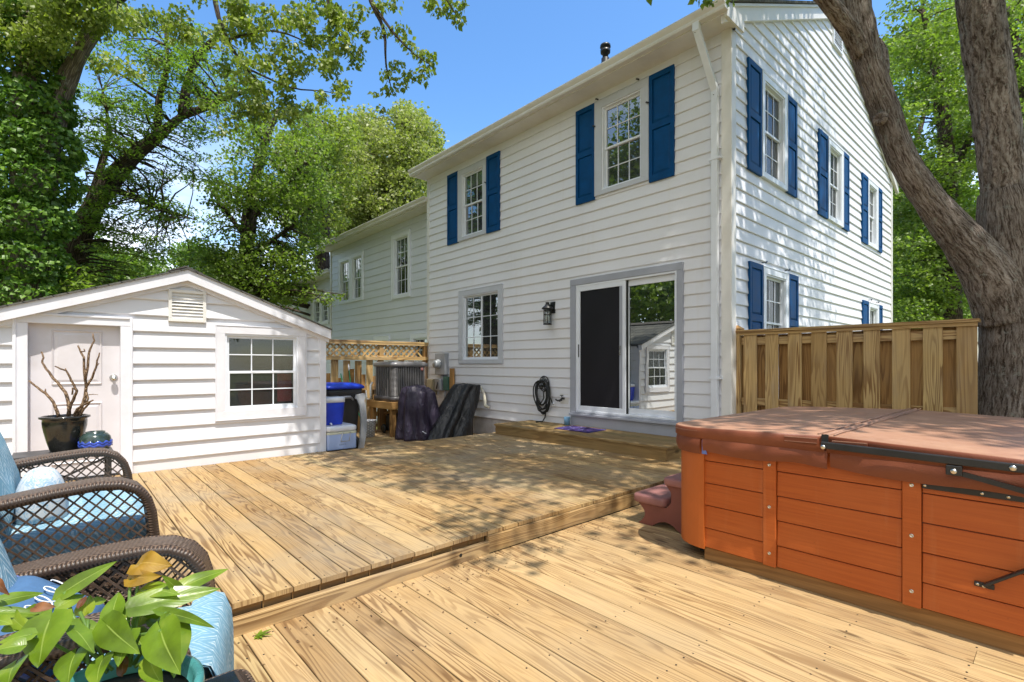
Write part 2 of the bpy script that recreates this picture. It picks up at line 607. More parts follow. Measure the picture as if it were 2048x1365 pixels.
def siding(mb, W, s0, s1, z0, z1, e=0.163, lip=0.023, clip=None, holes=()):
    """Lapped courses. clip(z) -> (smin, smax) for gables; holes are (s0, s1, z0, z1) openings."""
    z = z0
    P = W.p

    def joint(q):
        return s0 + (s1 - s0) * (0.5 + 0.42 * math.sin(q * 91.7 + s0 * 3))
    while z < z1 - 1e-4:
        zt = min(z + e, z1)
        cuts = sorted({z, zt} | {q for h in holes for q in h[2:] if z < q < zt})
        for za, zb in zip(cuts, cuts[1:]):
            a0, a1 = clip(za) if clip else (s0, s1)
            b0, b1 = clip(zb) if clip else (s0, s1)
            a0, a1, b0, b1 = max(a0, s0), min(a1, s1), max(b0, s0), min(b1, s1)
            if a1 - a0 < 0.02:
                continue
            if b1 < b0:
                b0 = b1 = (b0 + b1) / 2
            hs = sorted(h[:2] for h in holes if h[2] < zb - 1e-5 and h[3] > za + 1e-5)
            segs = []
            la, lb = a0, b0
            for h0, h1 in hs:
                segs.append((la, h0, lb, h0))
                la = lb = h1
            segs.append((la, a1, lb, b1))
            oa = lip + (0.003 - lip) * (za - z) / e
            ob = lip + (0.003 - lip) * (zb - z) / e
            cut_segs = []
            for c0, c1, d0, d1 in segs:
                j = joint(z)
                if c0 + 0.3 < j < c1 - 0.3 and za == z and zb == zt:
                    cut_segs += [(c0, j, d0, j, 0.0022), (j, c1, j, d1, 0.0)]
                else:
                    cut_segs.append((c0, c1, d0, d1, 0.0))
            for c0, c1, d0, d1, lap in cut_segs:
                if c1 - c0 < 0.004:
                    continue
                zf = za
                oa_, ob_ = oa + lap, ob + lap
                lip_ = lip + lap
                if za == z:
                    mb.face([P(c0, z, 0.0), P(c1, z, 0.0), P(c1, z - 0.004, lip_ - 0.004), P(c0, z - 0.004, lip_ - 0.004)])
                    mb.face([P(c0, z - 0.004, lip_ - 0.004), P(c1, z - 0.004, lip_ - 0.004), P(c1, z + 0.006, lip_), P(c0, z + 0.006, lip_)])
                    if lap:
                        mb.face([P(c1, z - 0.004, 0), P(c1, z - 0.004, lip_), P(d1, zb, ob_), P(d1, zb, 0)])
                    zf = z + 0.006
                mb.face([P(c0, zf, oa_), P(c1, zf, oa_), P(d1, zb, ob_), P(d0, zb, ob_)])
        z = zt


# ------------------------------------------------------------------ materials
M = {}
M['deck'] = mat_wood('deck_pine', (0.47, 0.320, 0.150), (0.155, 0.078, 0.027), 0.88, 0.6, (0.31, 0.26, 0.185), 20, True, ((0.20, 0.115, 0.045), 0.5))
M['deck_low'] = mat_wood('deck_pine_pale', (0.49, 0.338, 0.168), (0.165, 0.083, 0.029), 0.88, 0.4, (0.32, 0.25, 0.16), 19, True, ((0.24, 0.14, 0.06), 0.45))
M['step_wood'] = mat_wood('step_wood', (0.30, 0.20, 0.085), (0.12, 0.065, 0.022), 0.6, 0.35, (0.16, 0.14, 0.08), 12)
M['skirt_wood'] = mat_wood('skirt_wood', (0.36, 0.20, 0.075), (0.15, 0.07, 0.022), 0.7, 0.15, (0.22, 0.17, 0.10), 12)
M['fence'] = mat_wood('fence_pine', (0.54, 0.370, 0.165), (0.21, 0.105, 0.035), 0.95, 0.3, (0.34, 0.28, 0.22), 14, True, ((0.25, 0.22, 0.19), 0.3))
M['fence_dark'] = mat_wood('fence_pine_dark', (0.42, 0.245, 0.090), (0.18, 0.085, 0.028), 0.9, 0.3, (0.22, 0.18, 0.13), 13, True)
M['stand_wood'] = mat_wood('stand_wood', (0.42, 0.24, 0.085), (0.20, 0.09, 0.03), 0.6, 0.1, rings=10)
M['siding'] = mat_siding('siding_vinyl', (0.80, 0.80, 0.835))
M['siding_shed'] = mat_siding('shed_siding', (0.765, 0.765, 0.80), (0.66, 0.62, 0.58))
M['siding_old'] = mat_siding('neighbour_siding', (0.68, 0.71, 0.77), (0.50, 0.50, 0.50))
M['trim_white'] = mat_plain('trim_white', (0.77, 0.80, 0.86), 0.4, 0.04, 4)
M['trim_shed'] = mat_plain('trim_shed', (0.745, 0.745, 0.80), 0.45, 0.05, 5, dirt=((0.55, 0.5, 0.45), 0.15))
M['trim_cream'] = mat_plain('trim_cream', (0.74, 0.725, 0.695), 0.45, 0.06, 3, dirt=((0.45, 0.36, 0.24), 0.35))
M['trim_grey'] = mat_plain('trim_grey', (0.37, 0.385, 0.44), 0.5, 0.05, 5)
M['trim_mid'] = mat_plain('trim_mid_grey', (0.55, 0.57, 0.62), 0.5, 0.05, 5)
M['shutter'] = mat_plain('shutter_blue', (0.002, 0.060, 0.190), 0.55, 0.14, 8, spec=0.15)
M['foundation'] = mat_plain('foundation_block', (0.50, 0.475, 0.47), 0.9, 0.15, 7, bump=0.5, dirt=((0.30, 0.22, 0.16), 0.55))
M['glass'] = mat_glass('window_glass', 0.05, 0.60)
M['glass_low'] = mat_glass('screened_glass', 0.035, 0.35, (0.035, 0.037, 0.04))
M['glass_door'] = mat_glass('door_glass', 0.55, 0.45, wave=0.05)
M['glass_shed'] = mat_glass('shed_glass', 0.05, 0.55, (0.035, 0.04, 0.04))
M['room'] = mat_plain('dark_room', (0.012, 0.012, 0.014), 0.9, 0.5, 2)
M['blind'] = mat_plain('window_blind', (0.42, 0.50, 0.42), 0.6, 0.1, 10)
M['screen'] = mat_plain('screen_mesh', (0.010, 0.009, 0.013), 0.55, 0.3, 1.2, spec=0.35)
M['black'] = mat_plain('black_metal', (0.018, 0.018, 0.019), 0.38, 0.2, 9)
M['black_matt'] = mat_plain('black_rubber', (0.012, 0.013, 0.013), 0.6, 0.2, 9)
M['black_shingle'] = mat_plain('asphalt_shingle', (0.075, 0.066, 0.058), 0.95, 0.4, 18, bump=0.6)
M['steel'] = mat_plain('steel', (0.62, 0.61, 0.58), 0.25, 0.06, 14, metal=1.0)
M['grey_metal'] = mat_plain('grey_metal', (0.36, 0.37, 0.40), 0.45, 0.08, 9, metal=0.3)
M['lamp_glass'] = mat_glass('lamp_glass', 0.12, 0.85, (0.6, 0.6, 0.58))


def mat_shingles():
    b = NT('roof_shingles')
    oc = b.coord('Object')
    s = b.sep(oc)
    cx = b.math('MULTIPLY', b.math('ADD', s[0], s[2]), 1.0)
    br = b.n('TexBrick', Vector=b.combine(s[1], b.math('MULTIPLY', cx, 1.0), 0.0), Scale=1.0)
    br.inputs['Brick Width'].default_value = 0.3
    br.inputs['Row Height'].default_value = 0.14
    br.inputs['Mortar Size'].default_value = 0.008
    br.inputs['Color1'].default_value = (0.085, 0.085, 0.08, 1)
    br.inputs['Color2'].default_value = (0.13, 0.125, 0.11, 1)
    br.inputs['Mortar'].default_value = (0.03, 0.03, 0.03, 1)
    n1 = b.noise(oc, 40, 4)
    c = b.mix(0.6, br.outputs['Color'], b.ramp(n1, [(0.2, 0.6), (0.8, 1.5)]), 'MULTIPLY')
    return b.done(b.pbr(c, 0.95, b.bump(n1, 0.5, 0.01), 0, 0.2))


M['shingles'] = mat_shingles()

# ------------------------------------------------------------------ ground and decks
def mat_ground():
    b = NT('ground_soil_grass')
    oc = b.coord('Object')
    c = b.ramp(b.noise(oc, 0.5, 6, 0.65), [(0.3, (0.10, 0.12, 0.035)), (0.55, (0.17, 0.18, 0.06)), (0.75, (0.24, 0.20, 0.13))])
    return b.done(b.pbr(c, 0.95, b.bump(b.noise(oc, 30, 4), 0.6, 0.03), 0, 0.1))


g = MB()
g.face([(-150, -150, -0.45), (150, -150, -0.45), (150, 150, -0.45), (-150, 150, -0.45)])
tag(g.build('ground', mat_ground()), kind='structure')

EDGE = 2.67
UP = 0.145
PITCH = 0.1427
# lower deck
mb = MB()
k = -17
while True:
    x = 1.503 + k * PITCH
    if x > 6.2:
        break
    y0 = -3.2
    cuts = [y0, EDGE - 0.03]
    if k % 3 == 1:
        cuts = [y0, 0.28 + 0.0 * k, EDGE - 0.03]
    for a, b_ in zip(cuts, cuts[1:]):
        dz = random.uniform(-0.0012, 0.0012)
        mb.plank((x + PITCH / 2, a + 0.001, -0.013 + dz), (x + PITCH / 2, b_ - 0.001, -0.013 + dz), PITCH - random.uniform(0.0035, 0.0065), 0.026)
    k += 1
lower = tag(mb.build('lower_deck', M['deck_low']), kind='structure')
mb = MB()
mb.box((-3.0, -3.3, -0.42), (6.25, EDGE + 0.1, -0.05))
mb.build('deck_underside', M['black_matt'], lower)
# nail heads in rows over the joists
mb = MB()
rn = random.Random(3)
for yj in (-2.1, -1.68, -1.25, -0.83, -0.40, 0.02, 0.28, 0.72, 1.13, 1.55, 1.98, 2.40, 2.58):
    for k in range(-17, 33):
        x = 1.503 + k * PITCH
        for fx in (0.22, 0.78):
            if rn.random() < 0.25:
                continue
            mb.lathe([(0.0046, 0.0), (0.0034, 0.0008)], (x + PITCH * fx + rn.uniform(-.008, .008), yj + rn.uniform(-.012, .012), 0.0012), 6)
tag(mb.build('nail_head', M['black_matt'], lower), kind='stuff')

# upper deck
mb = MB()
k = -21
while True:
    x = 0.752 + k * PITCH
    if x > 6.1:
        break
    yend = 6.56 if x + PITCH < 2.62 else 6.46
    dz = random.uniform(-0.0012, 0.0012)
    nt = random.uniform(0.0045, 0.0075)
    cuts = [EDGE, yend]
    if k % 4 == 2:
        cuts = [EDGE, 4.6 + 0.6 * math.sin(k), yend]
    for a, b_ in zip(cuts, cuts[1:]):
        mb.plank((x + PITCH / 2, a + (0.0 if a > EDGE else random.uniform(-0.004, 0.004)), UP - 0.013 + dz), (x + PITCH / 2, b_ - 0.001, UP - 0.013 + dz), PITCH - nt, 0.026)
    k += 1
upper = tag(mb.build('upper_deck', M['deck']), kind='structure')
mb = MB()
mb.plank((-2.4, EDGE - 0.012, 0.041), (2.17, EDGE - 0.012, 0.041), 0.038, 0.082, 0.003)
mb.plank((2.176, EDGE + 0.002, 0.057), (5.95, EDGE + 0.002, 0.057), 0.038, 0.114, 0.003)
mb.build('rim_board', M['deck'], upper)
mb = MB()
for k in range(-21, 10):
    x = 0.752 + k * PITCH
    mb.box((x + 0.004, EDGE + 0.032, 0.070), (x + PITCH - 0.004, EDGE + 0.05, 0.1185))
mb.build('under_board', M['stand_wood'], upper)
mb = MB()
mb.box((-2.4, EDGE + 0.052, -0.4), (6.1, 6.40, UP - 0.03))
mb.build('deck_underside', M['black_matt'], upper)
mb = MB()
mb.plank((2.64, 6.48, 0.02), (6.15, 6.48, 0.02), 0.036, 0.20, 0.003)
mb.build('rim_board', M['deck'], upper)
mb = MB()
mb.lathe([(0.012, 0.0), (0.011, 0.002)], (1.93, EDGE - 0.0312, 0.052), 12, 'y')
mb.build('knot_hole', M['black_matt'], upper)
mb = MB()
for yj in (2.70, 3.1, 3.52, 3.94, 4.36, 4.78, 5.2, 5.62, 6.04):
    for k in range(-10, 37):
        x = 0.752 + k * PITCH
        for fx in (0.22, 0.78):
            if rn.random() < 0.3:
                continue
            mb.lathe([(0.0046, 0.0), (0.0034, 0.0008)], (x + PITCH * fx + rn.uniform(-.008, .008), yj + rn.uniform(-.012, .012), UP + 0.0012), 6)
tag(mb.build('nail_head', M['black_matt'], upper), kind='stuff')

# low landing between the deck and the lattice fence
mb = MB()
k = 0
y = 6.52
while y < 9.68:
    mb.plank((2.7, y + 0.07, -0.103), (6.15, y + 0.07, -0.103), 0.136, 0.026)
    y += 0.1427
tag(mb.build('landing', M['deck']), kind='structure')

# step platform in front of the sliding door
st = thing('deck_step', (5.75, 4.7, UP), 'long low wooden step platform below the sliding glass door', 'step')
mb = MB()
x = 5.29
for w in (0.14, 0.14, 0.14, 0.14, 0.14, 0.14):
    mb.plank((x + w / 2, 3.16, 0.297), (x + w / 2, 6.32, 0.297), w - 0.004, 0.026)
    x += w + 0.0035
mb.build('tread', M['step_wood'], st)
mb = MB()
mb.plank((5.325, 3.18, 0.2145), (5.325, 6.30, 0.2145), 0.036, 0.138, 0.003)
mb.plank((5.345, 3.20, 0.2145), (6.15, 3.20, 0.2145), 0.036, 0.138, 0.003)
mb.plank((5.345, 6.28, 0.2145), (6.15, 6.28, 0.2145), 0.036, 0.138, 0.003)
mb.build('riser', M['step_wood'], st)

# ------------------------------------------------------------------ windows, shutters
def window(W, parent, s0, s1, z0, z1, trim, cols=3, rows=2, cw=0.10, kind='hung', blind=0.0, cb=None, gl='glass', gl_low='glass_low', ct=None, rec=-0.045):
    """Casing outer limits s0..s1, z0..z1; the sash sits recessed by rec."""
    cb = cw if cb is None else cb
    ct = cw if ct is None else ct
    f = MB()
    W.frame(f, s0, s1, z0, z1, cw, 0.0, 0.044, cb, ct)
    W.frame(f, s0 - 0.012, s1 + 0.012, z0 - 0.012, z1 + 0.012, 0.0115, 0.0, 0.050)
    wobj = f.build('window', trim, parent, bevel=0.003)
    a0, a1 = s0 + cw, s1 - cw
    b0, b1 = z0 + cb, z1 - ct
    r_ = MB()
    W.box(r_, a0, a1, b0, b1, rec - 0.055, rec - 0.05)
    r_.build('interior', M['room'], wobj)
    fr = MB()
    W.frame(fr, a0 - 0.004, a1 + 0.004, b0 - 0.004, b1 + 0.004, 0.024, rec - 0.05, 0.030)
    fr.build('frame', M['trim_white'], wobj, bevel=0.002)
    a0 += 0.020; a1 -= 0.020; b0 += 0.020; b1 -= 0.020
    if kind == 'hung':
        mid = (b0 + b1) / 2
        panes = [(a0, a1, mid - 0.015, b1, 0.000, gl), (a0 + 0.003, a1 - 0.003, b0, mid + 0.015, 0.018 if gl_low == gl else -0.018, gl_low)]
    else:
        mid = (a0 + a1) / 2
        panes = [(a0, mid + 0.012, b0, b1, 0.0, gl), (mid - 0.012, a1, b0, b1, 0.002, gl)]
    for p0, p1, q0, q1, o, g_ in panes:
        o += rec + 0.03
        sm = MB()
        W.frame(sm, p0, p1, q0, q1, 0.030, o - 0.018, o)
        i0, i1, j0, j1 = p0 + 0.03, p1 - 0.03, q0 + 0.03, q1 - 0.03
        for c in range(1, cols):
            s = i0 + (i1 - i0) * c / cols
            W.box(sm, s - 0.0065, s + 0.0065, j0, j1, o - 0.014, o - 0.005)
        for r2 in range(1, rows):
            z = j0 + (j1 - j0) * r2 / rows
            W.box(sm, i0, i1, z - 0.0065, z + 0.0065, o - 0.0145, o - 0.0045)
        sm.build('sash', M['trim_white'], wobj, bevel=0.0015)
        pm = MB()
        P = W.p
        oo = o - 0.0155
        pm.face([P(i0, j0, oo), P(i1, j0, oo), P(i1, j1, oo), P(i0, j1, oo)])
        pm.build('pane', M[g_], wobj)
    if blind:
        bm_ = MB()
        z = b1 - 0.03
        lim = b1 - blind * (b1 - b0)
        while z > lim:
            W.box(bm_, a0 + 0.03, a1 - 0.03, z - 0.018, z, rec - 0.036, rec - 0.034)
            z -= 0.0225
        bm_.build('blind', M['blind'], wobj)
    return wobj


def hole(w, cw=0.08):
    """The wall opening behind a casing."""
    return (w[0] + 0.04, w[1] - 0.04, w[2] + 0.03, w[3] - 0.04)


def shutter(W, parent, s0, s1, z0, z1, label=None):
    f = MB()
    w = 0.052
    mid = (z0 + z1) / 2 + 0.02
    W.box(f, s0, s0 + w, z0, z1, 0.012, 0.045)
    W.box(f, s1 - w, s1, z0, z1, 0.012, 0.045)
    for a, b_ in ((z0, z0 + 0.10), (mid - 0.045, mid + 0.045), (z1 - 0.075, z1)):
        W.box(f, s0 + w, s1 - w, a, b_, 0.012, 0.0445)
    for a, b_ in ((z0 + 0.10, mid - 0.045), (mid + 0.045, z1 - 0.075)):
        W.box(f, s0 + w, s1 - w, a, b_, 0.012, 0.026)
        # raised field with sloped edges
        P = W.p
        i, j = 0.008, 0.034
        lo = [P(s0 + w + i, a + i, 0.0262), P(s1 - w - i, a + i, 0.0262), P(s1 - w - i, b_ - i, 0.0262), P(s0 + w + i, b_ - i, 0.0262)]
        hi = [P(s0 + w + j, a + j, 0.038), P(s1 - w - j, a + j, 0.038), P(s1 - w - j, b_ - j, 0.038), P(s0 + w + j, b_ - j, 0.038)]
        f.loft([lo, hi], False, True, False)
    o = f.build('shutter', M['shutter'], parent, bevel=0.002)
    return o


def holdback(W, parent, s, z):
    f = MB()
    f.beam(W.p(s, z, 0.0), W.p(s, z, 0.07), 0.012, 0.012)
    f.beam(W.p(s - 0.022, z - 0.012, 0.066), W.p(s + 0.022, z + 0.014, 0.066), 0.02, 0.012, (1, 1, 0))
    f.build('shutter_catch', M['black'], parent)


# ------------------------------------------------------------------ main house
FX, GY, X2, YL = 6.18, 2.82, 14.54, 9.68
house = thing('house', (FX, GY, -0.4), 'two storey white clapboard house with blue shutters and sliding glass door', 'house')
WF = Wall((FX, 0, 0), (0, 1, 0), (-1, 0, 0))
WG = Wall((0, GY, 0), (1, 0, 0), (0, -1, 0))
EAVE = 5.60
SLOPE = 0.47
RX = (FX + X2) / 2
ZR = 5.58 + SLOPE * (RX - FX + 0.2)

REAR_WIN = [(7.58, 8.485, 3.835, 5.275), (3.965, 4.90, 3.885, 5.32), (7.10, 8.46, 1.31, 2.78)]
GABLE_WIN = [(7.06, 7.935, 3.84, 5.245), (9.83, 10.665, 3.80, 5.18), (12.375, 13.155, 3.76, 5.11), (7.10, 7.98, 1.15, 2.61), (12.425, 13.205, 1.15, 2.56)]
mb = MB()
siding(mb, WF, GY + 0.09, YL - 0.06, 0.25, EAVE, holes=[hole(w) for w in REAR_WIN] + [(3.49, 5.33, 0.33, 2.58)])
mb.build('rear_wall', M['siding'], house)
mb = MB()
def gclip(z):
    if z < 5.62:
        return (FX + 0.09, X2 - 0.06)
    t = (z - 5.62) / SLOPE
    return (FX + 0.05 + t, X2 - 0.05 - t)
siding(mb, WG, FX + 0.09, X2 - 0.06, 0.25, ZR, clip=gclip, holes=[hole(w) for w in GABLE_WIN])
mb.build('gable_wall', M['siding'], house)
# solid core behind the cladding
mb = MB()
pr = [(FX + 0.13, 0.25), (X2, 0.25), (X2, 5.58), (RX, ZR - 0.10), (FX + 0.13, 5.58)]
mb.loft([[(x, GY + 0.13, z) for x, z in pr], [(x, YL, z) for x, z in pr]], True, True, False)
mb.build('wall_core', M['siding'], house)
mb = MB()
mb.box((FX + 0.012, GY + 0.012, -0.42), (X2, YL, 0.262))
mb.build('foundation', M['foundation'], house)
mb = MB()
WF.box(mb, GY - 0.027, GY + 0.10, 0.24, 5.52, 0.0, 0.030)
WG.box(mb, FX - 0.0275, FX + 0.10, 0.24, 5.42, -0.02, 0.031)
mb.build('corner_post', M['trim_cream'], house, bevel=0.004)
mb = MB()
WG.box(mb, X2 - 0.10, X2 + 0.02, 0.24, 5.55, -0.01, 0.031)
mb.build('corner_post', M['trim_cream'], house, bevel=0.004)
mb = MB()
WF.box(mb, YL - 0.07, YL + 0.03, 0.24, 5.45, -0.2, 0.022)
mb.build('corner_post', M['trim_cream'], house, bevel=0.004)
# roof
OV = 0.33
mb = MB()
def roof_pts(y, t):
    e0 = FX - OV
    e1 = X2 + OV
    return [(e0, y, 5.56), (RX, y, 5.56 + SLOPE * (RX - e0)), (e1, y, 5.56), (e1, y, 5.56 + t), (RX, y, 5.56 + t + SLOPE * (RX - e0)), (e0, y, 5.56 + t)]
mb.loft([roof_pts(GY - 0.14, 0.035), roof_pts(YL + 0.12, 0.035)], True, True, False)
roof = mb.build('roof', M['shingles'], house)
# rake boards
mb = MB()
zr = 5.56 + SLOPE * (RX - FX + OV)
for sx, xe in ((1, FX - OV + 0.02), (-1, X2 + OV - 0.02)):
    for (w0, w1, o0, o1) in ((-0.21, -0.035, 0.03, 0.085), (-0.034, -0.002, 0.03, 0.115)):
        P = WG.p
        zz = 5.56
        mb.hexa([P(xe, zz + w0, o0), P(RX, zr + w0, o0), P(RX, zr + w0, o1), P(xe, zz + w0, o1), P(xe, zz + w1, o0), P(RX, zr + w1, o0), P(RX, zr + w1, o1), P(xe, zz + w1, o1)])
mb.build('rake_board', M['trim_cream'], house)
mb = MB()
mb.box((FX - OV, GY - 0.08, 5.445), (FX + 0.02, YL + 0.10, 5.457))
mb.build('soffit', M['trim_cream'], house)
mb = MB()
mb.box((FX - OV - 0.004, GY - 0.09, 5.44), (FX - OV + 0.02, YL + 0.11, 5.595))
mb.build('fascia', M['trim_cream'], house)
# eave return at the gable corner
mb = MB()
mb.box((FX - OV - 0.003, GY - 0.117, 5.40), (FX + 0.13, GY - 0.084, 5.585))
mb.build('eave_return', M['trim_cream'], house)
# K-style gutter
mb = MB()
gp = [(0.0, 0.0), (-0.075, 0.0), (-0.085, 0.02), (-0.082, 0.045), (-0.105, 0.075), (-0.118, 0.10), (-0.118, 0.118), (-0.108, 0.118), (-0.105, 0.10), (0.0, 0.10)]
def gutter(mb, x, z, y0, y1):
    mb.loft([[(x + a, y0, z + b_) for a, b_ in gp], [(x + a, y1, z + b_) for a, b_ in gp]], True, True, False)
gutter(mb, FX - OV - 0.004, 5.455, GY - 0.13, YL + 0.13)
mb.build('gutter', M['trim_cream'], house)
# downspout
mb = MB()
mb.beam((FX - OV - 0.055, 3.06, 5.47), (FX - OV - 0.055, 3.06, 5.36), 0.085, 0.062, (1, 0, 0))
mb.beam((FX - OV - 0.055, 3.06, 5.39), (FX - 0.062, 2.985, 4.72), 0.083, 0.060, (1, 0, 0))
mb.beam((FX - 0.062, 2.985, 4.76), (FX - 0.062, 2.985, 0.36), 0.085, 0.062, (1, 0, 0))
ds = mb.build('downspout', M['trim_white'], house, bevel=0.006)
for z in (3.85, 1.10):
    mb = MB()
    WF.box(mb, 2.90, 3.05, z, z + 0.028, 0.018, 0.099)
    mb.build('strap', M['trim_white'], ds)
for p in ((FX - OV - 0.092, 3.06, 5.33), (FX - 0.099, 2.985, 4.66)):
    mb = MB()
    mb.lathe([(0.006, 0.0), (0.005, 0.004)], p, 8, 'x')
    mb.build('screw', M['black'], ds)
# plumbing vent
mb = MB()
zb = 5.595 + SLOPE * (7.2 - FX + OV)
mb.tube([(7.2, 5.52, zb - 0.1), (7.2, 5.52, zb + 0.48)], 0.072, 14)
vp = mb.build('vent_pipe', M['black'], house)
mb = MB()
mb.lathe([(0.05, 0.0), (0.05, 0.10), (0.085, 0.11), (0.09, 0.16), (0.06, 0.17), (0.06, 0.20), (0.095, 0.21), (0.09, 0.25), (0.03, 0.27)], (7.2, 5.52, zb + 0.47), 16)
mb.build('vent_cap', M['black'], vp)
# gable vent
def louver(W, parent, s0, s1, z0, z1, trim, n, deep=0.05, name='gable_vent', w=0.035):
    f = MB()
    W.frame(f, s0, s1, z0, z1, w, 0.0, deep)
    o = f.build(name, trim, parent, bevel=0.003)
    f = MB()
    W.box(f, s0 + w, s1 - w, z0 + w, z1 - w, 0.004, 0.007)
    f.build('vent_opening', M['black_matt'], o)
    f = MB()
    h = (z1 - z0 - 2 * w) / n
    P = W.p
    for k in range(n):
        z = z0 + w + k * h
        a, b_ = s0 + w, s1 - w
        f.hexa([P(a, z + 0.002, deep * 0.85), P(b_, z + 0.002, deep * 0.85), P(b_, z + h * 0.75, 0.012), P(a, z + h * 0.75, 0.012),
                P(a, z + 0.008, deep * 0.85), P(b_, z + 0.008, deep * 0.85), P(b_, z + h * 0.75 + 0.006, 0.012), P(a, z + h * 0.75 + 0.006, 0.012)])
    f.build('louver', trim, o)
    return o
louver(WG, house, 10.10, 10.62, 6.92, 7.40, M['trim_white'], 9)

# rear windows
window(WF, house, *REAR_WIN[0], M['trim_mid'], cw=0.105, cb=0.06, ct=0.10, blind=0.20)
shutter(WF, house, 8.50, 8.885, 3.815, 5.30)
shutter(WF, house, 7.175, 7.565, 3.815, 5.30)
window(WF, house, *REAR_WIN[1], M['trim_mid'], cw=0.12, cb=0.06, ct=0.115, blind=0.10)
shutter(WF, house, 4.915, 5.295, 3.83, 5.325)
shutter(WF, house, 3.565, 3.95, 3.83, 5.325)
for s, z in ((4.85, 5.345), (4.12, 5.345), (4.905, 4.95), (3.96, 4.95), (7.57, 4.8)):
    holdback(WF, house, s, z)
window(WF, house, *REAR_WIN[2], M['trim_mid'], cols=2, rows=3, cw=0.115, kind='casement', ct=0.10, cb=0.07)
# gable windows
for (a0, a1, b0, b1, w0, w1, zz0, zz1) in ((6.62, 7.04, 7.95, 8.345, 7.06, 7.935, 3.84, 5.245), (9.35, 9.81, 10.68, 11.045, 9.83, 10.665, 3.80, 5.18), (11.95, 12.36, 13.17, 13.52, 12.375, 13.155, 3.76, 5.11),
                                           (6.66, 7.085, 7.995, 8.40, 7.10, 7.98, 1.15, 2.61), (11.99, 12.41, 13.22, 13.55, 12.425, 13.205, 1.15, 2.56)):
    shutter(WG, house, a0, a1, zz0 - 0.02, zz1 + 0.02)
    shutter(WG, house, b0, b1, zz0 - 0.02, zz1 + 0.02)
    window(WG, house, w0, w1, zz0, zz1, M['trim_white'], cw=0.085, cb=0.06)
for s, z in ((7.12, 2.67), (7.95, 2.67), (12.5, 2.62), (13.1, 2.62)):
    holdback(WG, house, s, z)
# blank plate on the siding
mb = MB()
WF.box(mb, 8.78, 8.90, 3.02, 3.13, 0.0, 0.022)
mb.build('cover_plate', M['trim_white'], house, bevel=0.004)

# sliding door
mb = MB()
WF.box(mb, 5.29, 5.406, 0.478, 2.545, 0.0, 0.052)
WF.box(mb, 3.433, 3.52, 0.478, 2.545, 0.0, 0.052)
WF.box(mb, 3.433, 5.406, 2.546, 2.645, 0.0, 0.053)
WF.box(mb, 3.44, 5.40, 0.30, 0.470, 0.0, 0.036)
door = mb.build('sliding_door', M['trim_grey'], house, bevel=0.004)
mb = MB()
WF.box(mb, 3.433, 5.406, 0.471, 0.505, 0.0, 0.085)
WF.box(mb, 3.46, 5.38, 0.506, 0.528, 0.0, 0.06)
mb.build('sill', M['trim_grey'], door, bevel=0.004)
mb = MB()
WF.frame(mb, 3.523, 5.287, 0.53, 2.543, 0.028, -0.09, 0.046)
mb.build('frame', M['trim_white'], door, bevel=0.003)
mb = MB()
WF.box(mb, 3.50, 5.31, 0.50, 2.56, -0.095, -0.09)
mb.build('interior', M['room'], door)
# glass panel
mb = MB()
WF.frame(mb, 3.552, 4.345, 0.56, 2.512, 0.028, -0.03, 0.0, 0.085, 0.085)
gp_ = mb.build('glass_panel', M['trim_white'], door, bevel=0.002)
mb = MB()
P = WF.p
mb.face([P(3.58, 0.645, -0.015), P(4.317, 0.645, -0.015), P(4.317, 2.427, -0.015), P(3.58, 2.427, -0.015)])
mb.build('pane', M['glass_door'], gp_)
mb = MB()
WF.box(mb, 4.318, 4.352, 0.56, 2.512, 0.001, 0.018)
mb.build('weather_strip', M['black_matt'], gp_)
# screen panel
mb = MB()
WF.frame(mb, 4.345, 5.262, 0.556, 2.516, 0.055, 0.018, 0.040, 0.075, 0.075)
sp = mb.build('screen_panel', M['trim_white'], door, bevel=0.003)
mb = MB()
WF.box(mb, 4.40, 5.207, 0.631, 2.441, 0.022, 0.026)
mb.build('screen', M['screen'], sp)
mb = MB()
WF.box(mb, 4.405, 4.455, 0.632, 2.44, 0.0265, 0.034)
mb.build('stile', M['trim_grey'], sp)
mb = MB()
WF.box(mb, 5.222, 5.240, 1.40, 1.60, 0.040, 0.046)
mb.build('handle', M['black'], sp)
mb = MB()
WF.box(mb, 4.425, 4.44, 1.42, 1.56, 0.034, 0.06)
mb.build('handle', M['steel'], sp)
# hose bib plate
mb = MB()
WF.box(mb, 5.47, 5.66, 0.635, 0.80, 0.0, 0.020)
bp = mb.build('spigot_plate', M['trim_cream'], house, bevel=0.003)
mb = MB()
mb.tube([WF.p(5.56, 0.725, 0.02), WF.p(5.56, 0.725, 0.075), WF.p(5.575, 0.70, 0.105), WF.p(5.58, 0.675, 0.115)], [0.016, 0.017, 0.016, 0.018], 10)
mb.tube([WF.p(5.56, 0.735, 0.07), WF.p(5.56, 0.775, 0.085)], 0.008, 8)
mb.lathe([(0.028, 0.0), (0.03, 0.006), (0.028, 0.012)], WF.p(5.56, 0.772, 0.085), 12)
mb.tube([WF.p(5.56, 0.70, 0.075), WF.p(5.63, 0.69, 0.11), WF.p(5.66, 0.71, 0.12)], 0.014, 8)
mb.build('spigot', M['black'], bp)

